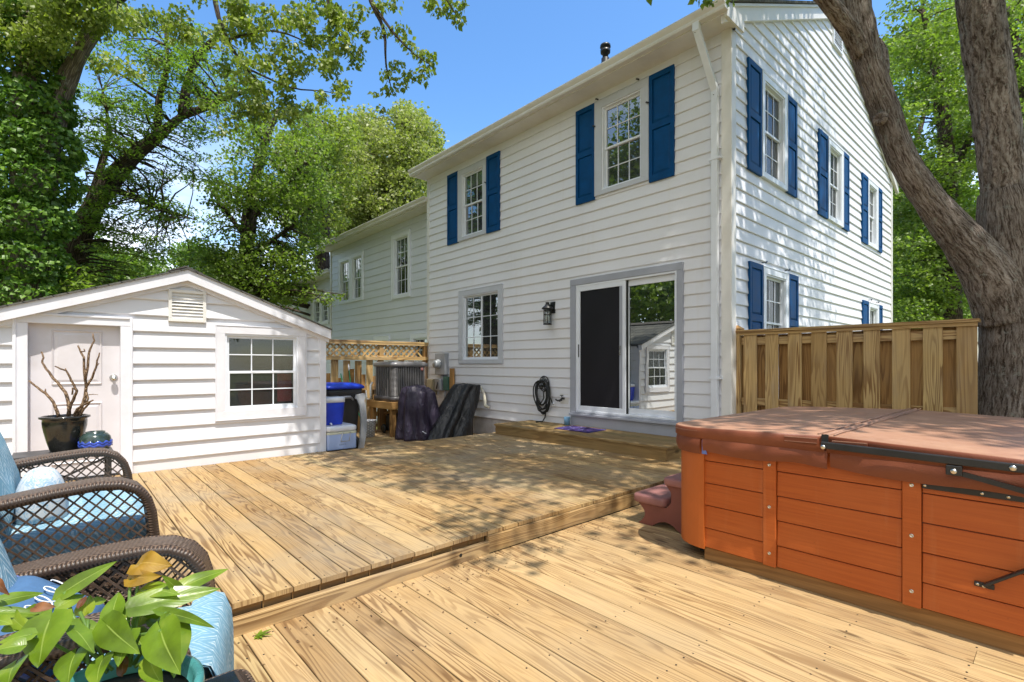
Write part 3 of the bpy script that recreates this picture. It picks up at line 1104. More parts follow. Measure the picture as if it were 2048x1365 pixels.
# ------------------------------------------------------------------ neighbouring houses of the row
def row_house(name, fx, y0, y1, zeave, e, label, wins, depth=8.0, low=()):
    h = thing(name, (fx, y0, -0.4), label, 'house')
    W = Wall((fx, 0, 0), (0, 1, 0), (-1, 0, 0))
    mb = MB()
    siding(mb, W, y0, y1, -0.3, zeave, e, 0.018, holes=[hole(w) for w in wins])
    mb.build('wall', M['siding_old'], h)
    mb = MB()
    rx = fx + depth / 2
    zr = zeave + 0.45 * depth / 2
    pr = [(fx + 0.13, -0.4), (fx + depth, -0.4), (fx + depth, zeave), (rx, zr - 0.1), (fx + 0.13, zeave)]
    mb.loft([[(x, y0, z) for x, z in pr], [(x, y1, z) for x, z in pr]], True, True, False)
    mb.build('wall_core', M['siding_old'], h)
    mb = MB()
    a = fx - 0.35
    za = zeave + 0.07
    rp = [(a, za), (rx, za + 0.45 * (rx - a)), (fx + depth + 0.3, za), (fx + depth + 0.3, za + 0.04), (rx, za + 0.04 + 0.45 * (rx - a)), (a, za + 0.04)]
    mb.loft([[(x, y0 - 0.02, z) for x, z in rp], [(x, y1 + 0.12, z) for x, z in rp]], True, True, False)
    mb.build('roof', M['black_shingle'], h)
    mb = MB()
    mb.box((a, y0, zeave - 0.05), (fx + 0.02, y1 + 0.1, zeave - 0.035))
    mb.box((a - 0.003, y0, zeave - 0.055), (a + 0.02, y1 + 0.11, zeave + 0.095))
    mb.build('soffit', M['trim_cream'], h)
    mb = MB()
    gutter(mb, a - 0.003, zeave - 0.03, y0 - 0.02, y1 + 0.13)
    mb.build('gutter', M['trim_cream'], h)
    mb = MB()
    W.box(mb, y1 - 0.07, y1 + 0.02, -0.3, zeave - 0.06, -0.05, 0.035)
    mb.build('corner_post', M['trim_cream'], h)
    for w in wins:
        window(W, h, *w[:4], M['trim_white'], **w[4])
    return h
nb = row_house('house', 6.55, 9.72, 16.05, 4.98, 0.203, 'grey green row house with white trimmed windows beyond the lattice fence', [
    (11.06, 11.97, 3.0, 4.66, dict(cw=0.10, cb=0.07, blind=0.32)),
    (14.52, 15.36, 3.16, 4.56, dict(cw=0.10, cb=0.06, cols=3, blind=0.42)),
    (13.68, 14.50, 3.16, 4.56, dict(cw=0.10, cb=0.06, cols=3, blind=0.42)),
    (12.13, 12.98, 0.7, 2.04, dict(cw=0.10)),
    (10.15, 11.02, 0.7, 2.03, dict(cw=0.10))])
row_house('house', 6.95, 16.2, 23.0, 4.32, 0.203, 'farther and lower row house half hidden behind tree leaves', [
    (17.15, 17.85, 2.7, 3.65, dict(cw=0.09)), (17.87, 18.6, 2.7, 3.65, dict(cw=0.09)), (20.5, 21.4, 2.7, 3.65, dict(cw=0.09))])

# ------------------------------------------------------------------ garden shed
SY = 6.58
shed = thing('shed', (1.045, SY, UP), 'low white clapboard garden shed with gabled front, door and six over six window', 'shed')
WS = Wall((0, SY, 0), (1, 0, 0), (0, -1, 0))
SX0, SX1, SRX = -0.52, 2.60, 1.045
SZE, SZR = 1.70, 2.29
ssl = (SZR - SZE) / (SX1 - SRX)
def sclip(z):
    if z < SZE - 0.05:
        return (SX0, SX1)
    t = (z - (SZE - 0.05)) / ssl
    return (SX0 + t, SX1 - t)
mb = MB()
siding(mb, WS, SX0 + 0.05, SX1 - 0.06, UP + 0.115, SZR - 0.06, 0.172, 0.030, clip=sclip, holes=[(-0.26, 0.51, UP - 0.1, 1.72), (1.38, 2.29, 0.69, 1.68)])
WS.box(mb, SX0, -0.31, UP - 0.02, UP + 0.118, 0.0, 0.012)
WS.box(mb, 0.552, SX1 - 0.06, UP - 0.02, UP + 0.118, 0.0, 0.012)
mb.build('front_wall', M['siding_shed'], shed)
WSR = Wall((SX1 - 0.012, 0, 0), (0, 1, 0), (1, 0, 0))
mb = MB()
siding(mb, WSR, SY + 0.03, SY + 2.9, 0.0, SZE, 0.172, 0.02)
mb.build('side_wall', M['siding_shed'], shed)
mb = MB()
pr = [(SX0, -0.4), (SX1 - 0.014, -0.4), (SX1 - 0.014, SZE - 0.03), (SRX, SZR - 0.05), (SX0, SZE - 0.03)]
mb.loft([[(x, SY + 0.14, z) for x, z in pr], [(x, SY + 3.0, z) for x, z in pr]], True, True, False)
mb.build('wall_core', M['siding_shed'], shed)
mb = MB()
WS.box(mb, SX1 - 0.075, SX1 + 0.006, UP - 0.02, SZE - 0.045, -0.08, 0.036)
mb.build('corner_post', M['trim_shed'], shed, bevel=0.004)
mb = MB()
rp = [(SX0 - 0.06, SZE + 0.03), (SRX, SZR + 0.035), (SX1 + 0.05, SZE + 0.03), (SX1 + 0.05, SZE + 0.047), (SRX, SZR + 0.053), (SX0 - 0.06, SZE + 0.047)]
mb.loft([[(x, SY - 0.13, z) for x, z in rp], [(x, SY + 3.1, z) for x, z in rp]], True, True, False)
srf = mb.build('roof', M['shingles'], shed)
mb = MB()
mb.loft([[(SRX - 0.16, y, SZR + 0.012), (SRX, y, SZR + 0.075), (SRX + 0.16, y, SZR + 0.012), (SRX + 0.16, y, SZR + 0.026), (SRX, y, SZR + 0.091), (SRX - 0.16, y, SZR + 0.026)] for y in (SY - 0.02, SY + 3.08)], True, True, False)
mb.build('ridge_vent', M['black_shingle'], srf)
# barge boards: flat fascia and a narrow lower moulding
for nm, w0, w1, o0, o1 in (('barge_board', -0.118, 0.0, 0.03, 0.112), ('barge_trim', -0.160, -0.119, 0.0, 0.045)):
    mb = MB()
    for xe in (SX0 - 0.05, SX1 + 0.04):
        P = WS.p
        za, zc = SZE + 0.034, SZR + 0.034
        mb.hexa([P(xe, za + w0, o0), P(SRX, zc + w0, o0), P(SRX, zc + w0, o1), P(xe, za + w0, o1), P(xe, za + w1, o0), P(SRX, zc + w1, o0), P(SRX, zc + w1, o1), P(xe, za + w1, o1)])
    mb.build(nm, M['trim_shed'], shed)
louver(WS, shed, 0.878, 1.234, 1.755, 2.105, M['trim_cream'], 8, 0.045, 'gable_vent', 0.032)
# door with casing, two moulded panels and a knob
mb = MB()
WS.box(mb, -0.31, -0.222, UP, 1.678, -0.09, 0.040)
WS.box(mb, 0.466, 0.552, UP, 1.678, -0.09, 0.040)
WS.box(mb, -0.31, 0.552, 1.679, 1.762, -0.09, 0.041)
WS.box(mb, -0.325, -0.30, UP, 1.772, 0.0, 0.052)
WS.box(mb, 0.542, 0.567, UP, 1.772, 0.0, 0.052)
WS.box(mb, -0.30, 0.542, 1.752, 1.774, 0.0, 0.053)
mb.build('door_casing', M['trim_shed'], shed, bevel=0.004)
mb = MB()
DS0, DS1, DZ0, DZ1 = -0.218, 0.464, UP + 0.015, 1.675
WS.box(mb, DS0 - 0.003, DS1 + 0.003, DZ0, DZ1 + 0.003, -0.09, -0.046)
P = lambda s_, z_, o_: WS.p(s_, z_, o_ - 0.05)
for (a, b_, c, d) in ((-0.06, 0.325, 1.085, 1.625), (-0.06, 0.325, 0.30, 0.905)):
    w = 0.022
    for i, o in ((0, 1), (1, -1)):
        pass
    outer = [P(a, c, 0.0042), P(b_, c, 0.0042), P(b_, d, 0.0042), P(a, d, 0.0042)]
    r1 = [P(a + w * .4, c + w * .4, 0.016), P(b_ - w * .4, c + w * .4, 0.016), P(b_ - w * .4, d - w * .4, 0.016), P(a + w * .4, d - w * .4, 0.016)]
    r2 = [P(a + w, c + w, 0.0045), P(b_ - w, c + w, 0.0045), P(b_ - w, d - w, 0.0045), P(a + w, d - w, 0.0045)]
    r3 = [P(a + 2.2 * w, c + 2.2 * w, 0.012), P(b_ - 2.2 * w, c + 2.2 * w, 0.012), P(b_ - 2.2 * w, d - 2.2 * w, 0.012), P(a + 2.2 * w, d - 2.2 * w, 0.012)]
    mb.loft([outer, r1, r2, r3], False, True, False)
M['door_paint'] = mat_plain('door_paint', (0.66, 0.63, 0.66), 0.5, 0.05, 3, dirt=((0.40, 0.33, 0.28), 0.45))
sdoor = mb.build('door', M['door_paint'], shed)
mb = MB()
mb.lathe([(0.034, 0.0), (0.034, 0.006), (0.014, 0.010), (0.012, 0.03), (0.026, 0.038), (0.030, 0.052), (0.024, 0.066), (0.0, 0.07)], WS.p(0.416, 1.149, -0.046), 20, 'y')
mb.build('knob', M['steel'], sdoor)
# window
wo = window(WS, shed, 1.336, 2.337, 0.645, 1.73, M['trim_shed'], cw=0.088, cb=0.10, rec=-0.03, gl='glass_shed', gl_low='glass_shed')
mb = MB()
WS.box(mb, 2.03, 2.20, 0.82, 1.17, -0.09, -0.07)
mb.build('stored_box', mat_plain('red_plastic', (0.24, 0.012, 0.016), 0.5), wo)
mb = MB()
for s in (1.73, 1.98):
    WS.box(mb, s - 0.02, s + 0.02, 1.190, 1.204, -0.02, 0.02)
mb.build('latch', M['trim_white'], wo)

# ------------------------------------------------------------------ fences
bf = thing('lattice_fence', (4.6, 9.7, -0.1), 'wooden fence with lattice top between shed and house', 'fence')
mb = MB()
mb.plank((3.2, 9.70, 1.755), (6.17, 9.70, 1.755), 0.11, 0.035)
mb.plank((3.2, 9.665, 1.715), (6.15, 9.665, 1.715), 0.03, 0.045)
mb.plank((3.2, 9.66, 1.41), (6.15, 9.66, 1.41), 0.05, 0.075)
mb.plank((3.2, 9.72, 0.25), (6.15, 9.72, 0.25), 0.04, 0.09)
mb.plank((3.2, 9.72, 0.80), (6.15, 9.72, 0.80), 0.04, 0.09)
mb.build('rail', M['fence'], bf)
mb = MB()
for x in (5.03, 3.35):
    mb.plank((x, 9.72, -0.35), (x, 9.72, 1.735), 0.09, 0.09, 0.004, (0, 1, 0))
mb.build('post', M['fence'], bf)
mb = MB()
mb.plank((6.10, 9.70, -0.35), (6.10, 9.70, 1.735), 0.085, 0.085, 0.004, (0, 1, 0))
mb.build('post', M['fence_dark'], bf)
mb = MB()
for layer, sgn in ((9.69, 1), (9.70, -1)):
    x = 2.9
    while x < 6.4:
        z0, z1 = 1.44, 1.70
        xa, xb = x, x + sgn * (z1 - z0)
        if min(xa, xb) > 3.2 and max(xa, xb) < 6.06:
            mb.beam((xa, layer, z0), (xb, layer, z1), 0.008, 0.036, (0, 1, 0)) if False else mb.beam((xa, layer, z0), (xb, layer, z1), 0.036, 0.008, (0, 1, 0))
        x += 0.13
mb.build('lattice_panel', M['fence'], bf)
mb = MB()
x = 3.22
i = 0
while x < 6.02:
    mb.plank((x + 0.07, 9.688, -0.2), (x + 0.07, 9.688, 1.372 - 0.01 * (i % 3)), 0.14, 0.018, 0.003, (0, 1, 0))
    x += 0.245
    i += 1
mb.build('picket_panel', M['fence'], bf)
mb = MB()
x = 3.34
while x < 6.02:
    mb.plank((x + 0.07, 9.752, -0.2), (x + 0.07, 9.752, 1.10 + 0.1 * math.sin(x * 9)), 0.13, 0.018, 0.003, (0, 1, 0))
    x += 0.245
mb.build('back_panel', M['fence_dark'], bf)

rf = thing('wood_fence', (6.3, 1.7, -0.4), 'tall shadowbox pine fence behind the hot tub', 'fence')
fronts = [(2.706, 2.549), (2.45, 2.304), (2.197, 2.052), (1.953, 1.801), (1.705, 1.557), (1.457, 1.314), (1.212, 1.066), (0.966, 0.818), (0.718, 0.572)]
mb = MB()
for a, b_ in fronts:
    mb.plank((6.305, (a + b_) / 2, -0.3), (6.305, (a + b_) / 2, 1.644), a - b_, 0.018, 0.003, (1, 0, 0))
mb.build('front_panel', M['fence'], rf)
mb = MB()
for a, b_ in zip(fronts, fronts[1:]):
    m_ = (a[1] + b_[0]) / 2
    mb.plank((6.378, m_, -0.3), (6.378, m_, 1.644), 0.145, 0.018, 0.003, (1, 0, 0))
for m_ in (2.76,):
    mb.plank((6.378, m_, -0.3), (6.378, m_, 1.644), 0.135, 0.018, 0.003, (1, 0, 0))
mb.build('back_panel', M['fence_dark'], rf)
mb = MB()
for z in (1.57, 0.83, 0.2):
    mb.plank((6.342, 2.74, z), (6.342, 0.58, z), 0.05, 0.088)
mb.build('rail', M['fence'], rf)
mb = MB()
mb.plank((6.335, 2.86, 1.695), (6.335, 0.56, 1.695), 0.15, 0.030)
mb.plank((6.290, 2.75, 1.662), (6.290, 0.57, 1.662), 0.022, 0.036)
mb.build('cap_rail', M['fence'], rf)
mb = MB()
mb.plank((6.33, 2.797, -0.35), (6.33, 2.797, 1.715), 0.10, 0.10, 0.004, (1, 0, 0))
po = mb.build('post', M['fence'], rf)
mb = MB()
mb.loft([[(6.33 + a * 0.06, 2.797 + b_ * 0.06, 1.716) for a, b_ in ((-1, -1), (1, -1), (1, 1), (-1, 1))], [(6.33 + a * 0.06, 2.797 + b_ * 0.06, 1.735) for a, b_ in ((-1, -1), (1, -1), (1, 1), (-1, 1))], [(6.33 + a * 0.004, 2.797 + b_ * 0.004, 1.778) for a, b_ in ((-1, -1), (1, -1), (1, 1), (-1, 1))]], True, True, False)
mb.build('post_cap', M['fence_dark'], po)

# ------------------------------------------------------------------ things on the house wall
def rrect(cx, cy, hx, hy, r, n=5):
    pts = []
    for q, (sx, sy) in enumerate(((1, 1), (-1, 1), (-1, -1), (1, -1))):
        for k in range(n + 1):
            a = math.pi / 2 * (q + k / n)
            pts.append((cx + sx * (hx - r) + r * math.cos(a), cy + sy * (hy - r) + r * math.sin(a)))
    return pts


def soft_box(mb, x0, x1, y0, y1, z0, z1, r, rc=None, n=5, puff=0.0, xf=None):
    """A rounded, slightly puffed block (cushions, lids, tubs)."""
    cx, cy = (x0 + x1) / 2, (y0 + y1) / 2
    hx, hy = (x1 - x0) / 2, (y1 - y0) / 2
    rc = rc or r
    loops = []
    prof = []
    m = 4
    for k in range(m + 1):
        a = math.pi / 2 * k / m
        prof.append((r * (1 - math.sin(a)), z0 + r * (1 - math.cos(a))))
    for k in range(m + 1):
        a = math.pi / 2 * k / m
        prof.append((r * (1 - math.cos(a)), z1 - r * (1 - math.sin(a))))
    for ins, z in prof:
        loops.append([(x, y, z) for x, y in rrect(cx, cy, hx - ins, hy - ins, max(0.004, rc - ins * 0.6), n)])
    if puff:
        for f, dz in ((0.75, 0.55), (0.45, 0.85), (0.15, 1.0)):
            loops.append([(cx + (x - cx) * f, cy + (y - cy) * f, z1 + puff * dz) for x, y, z in loops[2 * m + 1]])
    if xf:
        loops = [[xf(Vector(p)) for p in lp] for lp in loops]
    mb.loft(loops)


# lantern
ln = thing('wall_lantern', (FX, 5.82, 2.2), 'black cage wall lantern with seeded glass beside the sliding door', 'lantern')
mb = MB()
WF.box(mb, 5.765, 5.865, 2.14, 2.335, 0.0, 0.03)
mb.build('wall_plate', M['black'], ln, bevel=0.004)
LC = WF.p(5.83, 0, 0.135)
mb = MB()
mb.beam(WF.p(5.83, 2.27, 0.03), WF.p(5.83, 2.27, 0.135), 0.022, 0.03)
mb.build('arm', M['black'], ln)
mb = MB()
mb.lathe([(0.095, 2.205), (0.10, 2.212), (0.085, 2.235), (0.05, 2.262), (0.042, 2.285), (0.03, 2.288), (0.03, 2.305), (0.038, 2.308), (0.03, 2.318), (0.0, 2.325)], (LC.x, LC.y, 0), 20)
mb.build('cap', M['black'], ln)
mb = MB()
for a in range(8):
    t = a * math.pi / 4
    mb.beam((LC.x + 0.062 * math.cos(t), LC.y + 0.062 * math.sin(t), 1.96), (LC.x + 0.062 * math.cos(t), LC.y + 0.062 * math.sin(t), 2.21), 0.008, 0.008)
for z in (1.955, 2.11, 2.175):
    mb.lathe([(0.060, z), (0.069, z), (0.069, z + 0.013), (0.060, z + 0.013)], (LC.x, LC.y, 0), 20)
mb.lathe([(0.0, 1.945), (0.074, 1.945), (0.074, 1.957), (0.0, 1.958)], (LC.x, LC.y, 0), 20)
mb.build('cage', M['black'], ln)
mb = MB()
mb.lathe([(0.052, 1.96), (0.052, 2.20)], (LC.x, LC.y, 0), 18)
mb.build('glass', M['lamp_glass'], ln)
mb = MB()
mb.lathe([(0.0, 2.2), (0.014, 2.195), (0.016, 2.15), (0.024, 2.12), (0.02, 2.085), (0.0, 2.075)], (LC.x, LC.y, 0), 12)
mb.build('bulb', M['trim_white'], ln)

# hose hanger and hose
hg = thing('hose_hanger', (FX, 5.98, 0.95), 'black cast iron scrollwork hose hanger on the white siding', 'hose hanger')
mb = MB()
HC = (5.985, 0.955)
def ring_pts(cs, cz, rs, rz, o, n=28, a0=0.0, a1=2 * math.pi):
    return [WF.p(cs + rs * math.cos(a0 + (a1 - a0) * k / n), cz + rz * math.sin(a0 + (a1 - a0) * k / n), o) for k in range(n + 1)]
mb.tube(ring_pts(HC[0], HC[1], 0.118, 0.128, 0.055), 0.008, 6)
rg_ = random.Random(2)
for k in range(9):
    a = k * 0.7
    r_ = 0.05 + 0.02 * (k % 3)
    mb.tube(ring_pts(HC[0] + r_ * math.cos(a), HC[1] + r_ * math.sin(a), 0.032, 0.034, 0.055, 12), 0.006, 5)
for k in range(6):
    a = k * math.pi / 3 + 0.3
    mb.beam(WF.p(HC[0], HC[1], 0.055), WF.p(HC[0] + 0.115 * math.cos(a), HC[1] + 0.12 * math.sin(a), 0.055), 0.008, 0.008, (1, 0, 0))
mb.build('scroll_plate', M['black'], hg)
mb = MB()
for a in range(5):
    t = math.pi * (0.1 + 0.8 * a / 4)
    mb.beam(WF.p(HC[0] + 0.085 * math.cos(t), HC[1] - 0.10 + 0.06 * math.sin(t), 0.0), WF.p(HC[0] + 0.09 * math.cos(t), HC[1] - 0.10 + 0.065 * math.sin(t), 0.15), 0.016, 0.008)
mb.build('bracket', M['black'], hg)
hs = MB()
rr = random.Random(5)
pts = []
for k in range(6 * 26 + 1):
    t = k / 26.0
    a = 2 * math.pi * t + math.pi / 2
    rs = 0.135 + 0.012 * math.sin(t * 2.3) + 0.012 * (t % 2)
    rz = 0.225 + 0.035 * math.sin(t * 1.7 + 1) + 0.012 * t
    cz = 0.885 - 0.95 * (rz - 0.1) + 0.0
    pts.append(WF.p(5.985 + 0.045 * math.sin(t * 1.1) + rs * math.cos(a), 0.83 - (rz - 0.20) + rz * 0.92 * math.sin(a), 0.05 + 0.017 * (t % 6) + 0.01 * math.sin(a * 2)))
hs.tube(pts, 0.011, 8)
hs.tube([WF.p(5.83, 0.80, 0.10), WF.p(5.80, 0.62, 0.11), WF.p(5.86, 0.50, 0.10), WF.p(5.97, 0.452, 0.09), WF.p(6.09, 0.50, 0.09), WF.p(6.15, 0.62, 0.08), WF.p(6.13, 0.76, 0.08)], 0.011, 8)
hs.tube([WF.p(5.89, 0.98, 0.10), WF.p(5.87, 0.75, 0.12), WF.p(5.88, 0.55, 0.11), WF.p(5.90, 0.40, 0.12), WF.p(5.93, 0.325, 0.15), WF.p(6.02, 0.322, 0.22), WF.p(5.95, 0.322, 0.26)], 0.011, 8)
hs.tube([WF.p(6.10, 0.95, 0.13), WF.p(6.05, 0.72, 0.15), WF.p(5.97, 0.63, 0.15), WF.p(5.90, 0.72, 0.15), WF.p(5.92, 0.82, 0.14), WF.p(5.84, 0.90, 0.13)], 0.011, 8)
hs.tube([WF.p(5.84, 0.92, 0.13), WF.p(5.80, 0.78, 0.13), WF.p(5.74, 0.66, 0.12), WF.p(5.715, 0.62, 0.11)], 0.011, 8)
hose = hs.build('garden_hose', M['black_matt'])
tag(hose, 'black garden hose coiled over the scrollwork hanger', 'hose')
mb = MB()
mb.tube([WF.p(5.715, 0.625, 0.11), WF.p(5.712, 0.665, 0.11)], 0.014, 10)
mb.build('hose_end', M['trim_white'], hose)

# blue cup and doormat on the step
mb = MB()
mb.lathe([(0.0, 0.0), (0.046, 0.0), (0.05, 0.13), (0.044, 0.13), (0.04, 0.02), (0.0, 0.015)], (6.05, 5.40, 0.312), 20)
tag(mb.build('cup', mat_plain('cup_blue', (0.13, 0.27, 0.42), 0.4)), 'pale blue plastic cup standing on the step against the wall', 'cup')

def mat_doormat():
    b = NT('doormat_print')
    oc = b.coord('Object')
    s = b.sep(oc)
    vo = b.n('TexVoronoi', p_feature='F1', Vector=oc, Scale=14.0)
    c = b.ramp(b.noise(oc, 8, 4, 0.6), [(0.35, (0.035, 0.03, 0.09)), (0.5, (0.07, 0.04, 0.15)), (0.58, (0.05, 0.06, 0.20)), (0.7, (0.12, 0.08, 0.18))])
    c = b.mix(b.ramp(vo.outputs['Distance'], [(0.16, 1.0), (0.24, 0.0)]), c, (0.26, 0.27, 0.40))
    return b.done(b.pbr(c, 0.9, b.bump(b.noise(oc, 200, 2), 0.5, 0.004), 0, 0.1))
mb = MB()
mp = []
for x, y in rrect(5.80, 4.92, 0.225, 0.34, 0.02, 3):
    mp.append((x, y + (x - 5.8) * 0.05))
mb.loft([[(x, y, 0.311) for x, y in mp], [(x, y, 0.319) for x, y in mp]], False, True, False)
tag(mb.build('doormat', mat_doormat()), 'purple and blue printed doormat lying on the wooden step', 'doormat')

# electric meter and utility boxes
em = thing('electric_meter', (FX, 9.1, 1.3), 'grey electric meter box with round glass dial on the siding', 'electric meter')
mb = MB()
WF.box(mb, 8.86, 9.24, 1.06, 1.52, 0.0, 0.12)
mb.build('box', M['grey_metal'], em, bevel=0.01)
mb = MB()
mb.lathe([(0.098, 0.0), (0.098, 0.03), (0.085, 0.035), (0.085, 0.10), (0.07, 0.115), (0.0, 0.12)], WF.p(9.09, 1.29, 0.12), 22, 'x')
mb.build('dial', mat_plain('meter_glass', (0.42, 0.44, 0.46), 0.12, 0.2, 30), em)
mb = MB()
mb.tube([WF.p(9.02, 1.06, 0.06), WF.p(9.02, 0.95, 0.06), WF.p(9.06, 0.92, 0.06)], 0.03, 10)
mb.tube([WF.p(8.93, 1.06, 0.06), WF.p(8.93, 0.6, 0.06), WF.p(8.93, -0.1, 0.06)], 0.025, 10)
mb.build('conduit', M['grey_metal'], em)
ub = MB()
WF.box(ub, 9.30, 9.60, 0.62, 0.96, 0.0, 0.13)
tag(ub.build('utility_box', mat_plain('tan_metal', (0.42, 0.37, 0.25), 0.5), bevel=0.008), 'tan utility box low on the wall at the house corner', 'utility box')
ub = MB()
WF.box(ub, 9.02, 9.22, 0.72, 0.97, 0.0, 0.14)
ubo = ub.build('utility_box', M['grey_metal'], bevel=0.012)
tag(ubo, 'light grey utility box with black cable below the electric meter', 'utility box')
mb = MB()
mb.tube([WF.p(9.10, 0.90, 0.145), WF.p(9.08, 0.86, 0.16), WF.p(9.10, 0.80, 0.16), WF.p(9.13, 0.76, 0.15)], 0.012, 8)
mb.build('cable', M['black'], ubo)
ub = MB()
WF.box(ub, 8.76, 8.94, 0.73, 1.02, 0.0, 0.11)
tag(ub.build('utility_box', mat_plain('green_metal', (0.05, 0.13, 0.10), 0.5), bevel=0.006), 'dark green utility box between the meter and a brown post', 'utility box')
mb = MB()
mb.plank((FX - 0.07, 8.66, -0.1), (FX - 0.07, 8.66, 1.20), 0.12, 0.05, 0.003, (1, 0, 0))
tag(mb.build('wood_post', M['stand_wood']), 'short brown wooden post against the siding behind the black cover', 'post')

# ------------------------------------------------------------------ air conditioner on its stand
AX0, AX1, AY0, AY1 = 4.68, 5.50, 8.58, 9.42
sd = thing('wooden_stand', (5.08, 9.0, -0.09), 'rough wooden stand carrying the air conditioner', 'stand')
for x in (4.70, 5.48):
    for y in (8.60, 9.40):
        mb = MB()
        mb.plank((x, y, -0.09), (x, y, 0.455), 0.09, 0.09, 0.004, (0, 1, 0))
        mb.build('leg', M['stand_wood'], sd)
mb = MB()
mb.plank((4.63, 8.50, 0.50), (4.63, 9.50, 0.50), 0.04, 0.13)
mb.plank((5.55, 8.50, 0.50), (5.55, 9.50, 0.50), 0.04, 0.13)
mb.plank((4.655, 8.53, 0.50), (5.525, 8.53, 0.50), 0.04, 0.13)
mb.plank((4.655, 9.47, 0.50), (5.525, 9.47, 0.50), 0.04, 0.13)
mb.build('side_rail', M['stand_wood'], sd)
mb = MB()
for k in range(6):
    mb.plank((4.66, 8.60 + k * 0.16, 0.556), (5.52, 8.60 + k * 0.16, 0.556), 0.14, 0.02)
mb.build('top', M['stand_wood'], sd)

M['ac_body'] = mat_plain('ac_grey', (0.085, 0.080, 0.085), 0.4, 0.15, 6, spec=0.5)
M['ac_slat'] = mat_plain('ac_slat', (0.26, 0.25, 0.255), 0.35, 0.15, 6, metal=0.3)
ac = thing('air_conditioner', (5.09, 9.0, 0.567), 'dark grey outdoor air conditioner with ribbed sides on a wooden stand', 'air conditioner')
acx, acy, ahx, ahy = 5.09, 9.0, 0.40, 0.41
mb = MB()
mb.loft([[(x, y, z) for x, y in rrect(acx, acy, ahx - 0.03, ahy - 0.03, 0.10)] for z in (0.60, 1.26)])
mb.build('coil', M['black_matt'], ac)
mb = MB()
mb.loft([[(x, y, z) for x, y in rrect(acx, acy, ahx + o, ahy + o, 0.12)] for z, o in ((0.568, 0.01), (0.66, 0.015), (0.665, 0.0))])
mb.build('base_pan', M['ac_body'], ac)
mb = MB()
mb.loft([[(x, y, z) for x, y in rrect(acx, acy, ahx + o, ahy + o, 0.12)] for z, o in ((1.235, 0.0), (1.24, 0.018), (1.30, 0.018), (1.33, -0.02), (1.34, -0.10))])
mb.build('top_cover', M['ac_slat'], ac)
mb = MB()
for k in range(16):
    t = -ahx + 0.115 + (2 * ahx - 0.23) * k / 15
    mb.box((acx + t - 0.0045, acy - ahy - 0.003, 0.66), (acx + t + 0.0045, acy - ahy + 0.02, 1.24))
    t2 = t * ahy / ahx
    if k % 2 == 0:
        mb.box((acx - ahx - 0.003, acy + t2 - 0.006, 0.66), (acx - ahx + 0.02, acy + t2 + 0.006, 1.24))
for k in range(24):
    z = 0.68 + 0.56 * k / 24
    for (sx, sy, a0) in ((-1, -1, math.pi), (1, -1, 1.5 * math.pi), (-1, 1, 0.5 * math.pi)):
        ps = []
        for j in range(5):
            a = a0 + math.pi / 2 * j / 4
            ps.append((acx + sx * (ahx - 0.115) + 0.118 * math.cos(a), acy + sy * (ahy - 0.115) + 0.118 * math.sin(a), z))
        mb.tube(ps, 0.007, 5)
mb.build('grille', M['ac_slat'], ac)
mb = MB()
mb.lathe([(0.036, 0.0), (0.034, 0.006), (0.0, 0.007)], (5.33, acy - ahy - 0.004, 1.185), 20, 'y')
mb.build('badge', mat_plain('badge_red', (0.30, 0.12, 0.11), 0.4, 0.3, 40), ac)
mb = MB()
mb.tube([(4.60, 9.30, 0.60), (4.60, 9.32, 0.72), (4.62, 9.36, 0.86), (4.68, 9.40, 0.92)], 0.02, 8)
mb.tube([(4.60, 9.30, 0.60), (4.58, 9.42, 0.58), (4.6, 9.52, 0.75)], 0.012, 8)
mb.build('line_set', M['trim_cream'], ac)

# ------------------------------------------------------------------ covered grill and covered chair
def mat_cover(name, col, rough):
    b = NT(name)
    oc = b.coord('Object')
    cr = b.noise(b.combine(b.math('MULTIPLY', b.sep(oc)[0], 1.6), b.math('MULTIPLY', b.sep(oc)[1], 1.6), b.math('MULTIPLY', b.sep(oc)[2], 0.55)), 5.0, 3, 0.5, 1.0)
    ridge = b.math('ABSOLUTE', b.math('SUBTRACT', cr, 0.5))
    ridge = b.ramp(ridge, [(0.0, 1.0), (0.06, 0.35), (0.2, 0.0)])
    dust = b.ramp(b.noise(oc, 3.0, 5, 0.65), [(0.45, col), (0.8, tuple(q * 2.2 + 0.012 for q in col))])
    return b.done(b.pbr(dust, rough, b.bump(b.math('ADD', ridge, b.math('MULTIPLY', b.noise(oc, 12, 3), 0.3)), 0.5, 0.018), 0, 0.45))


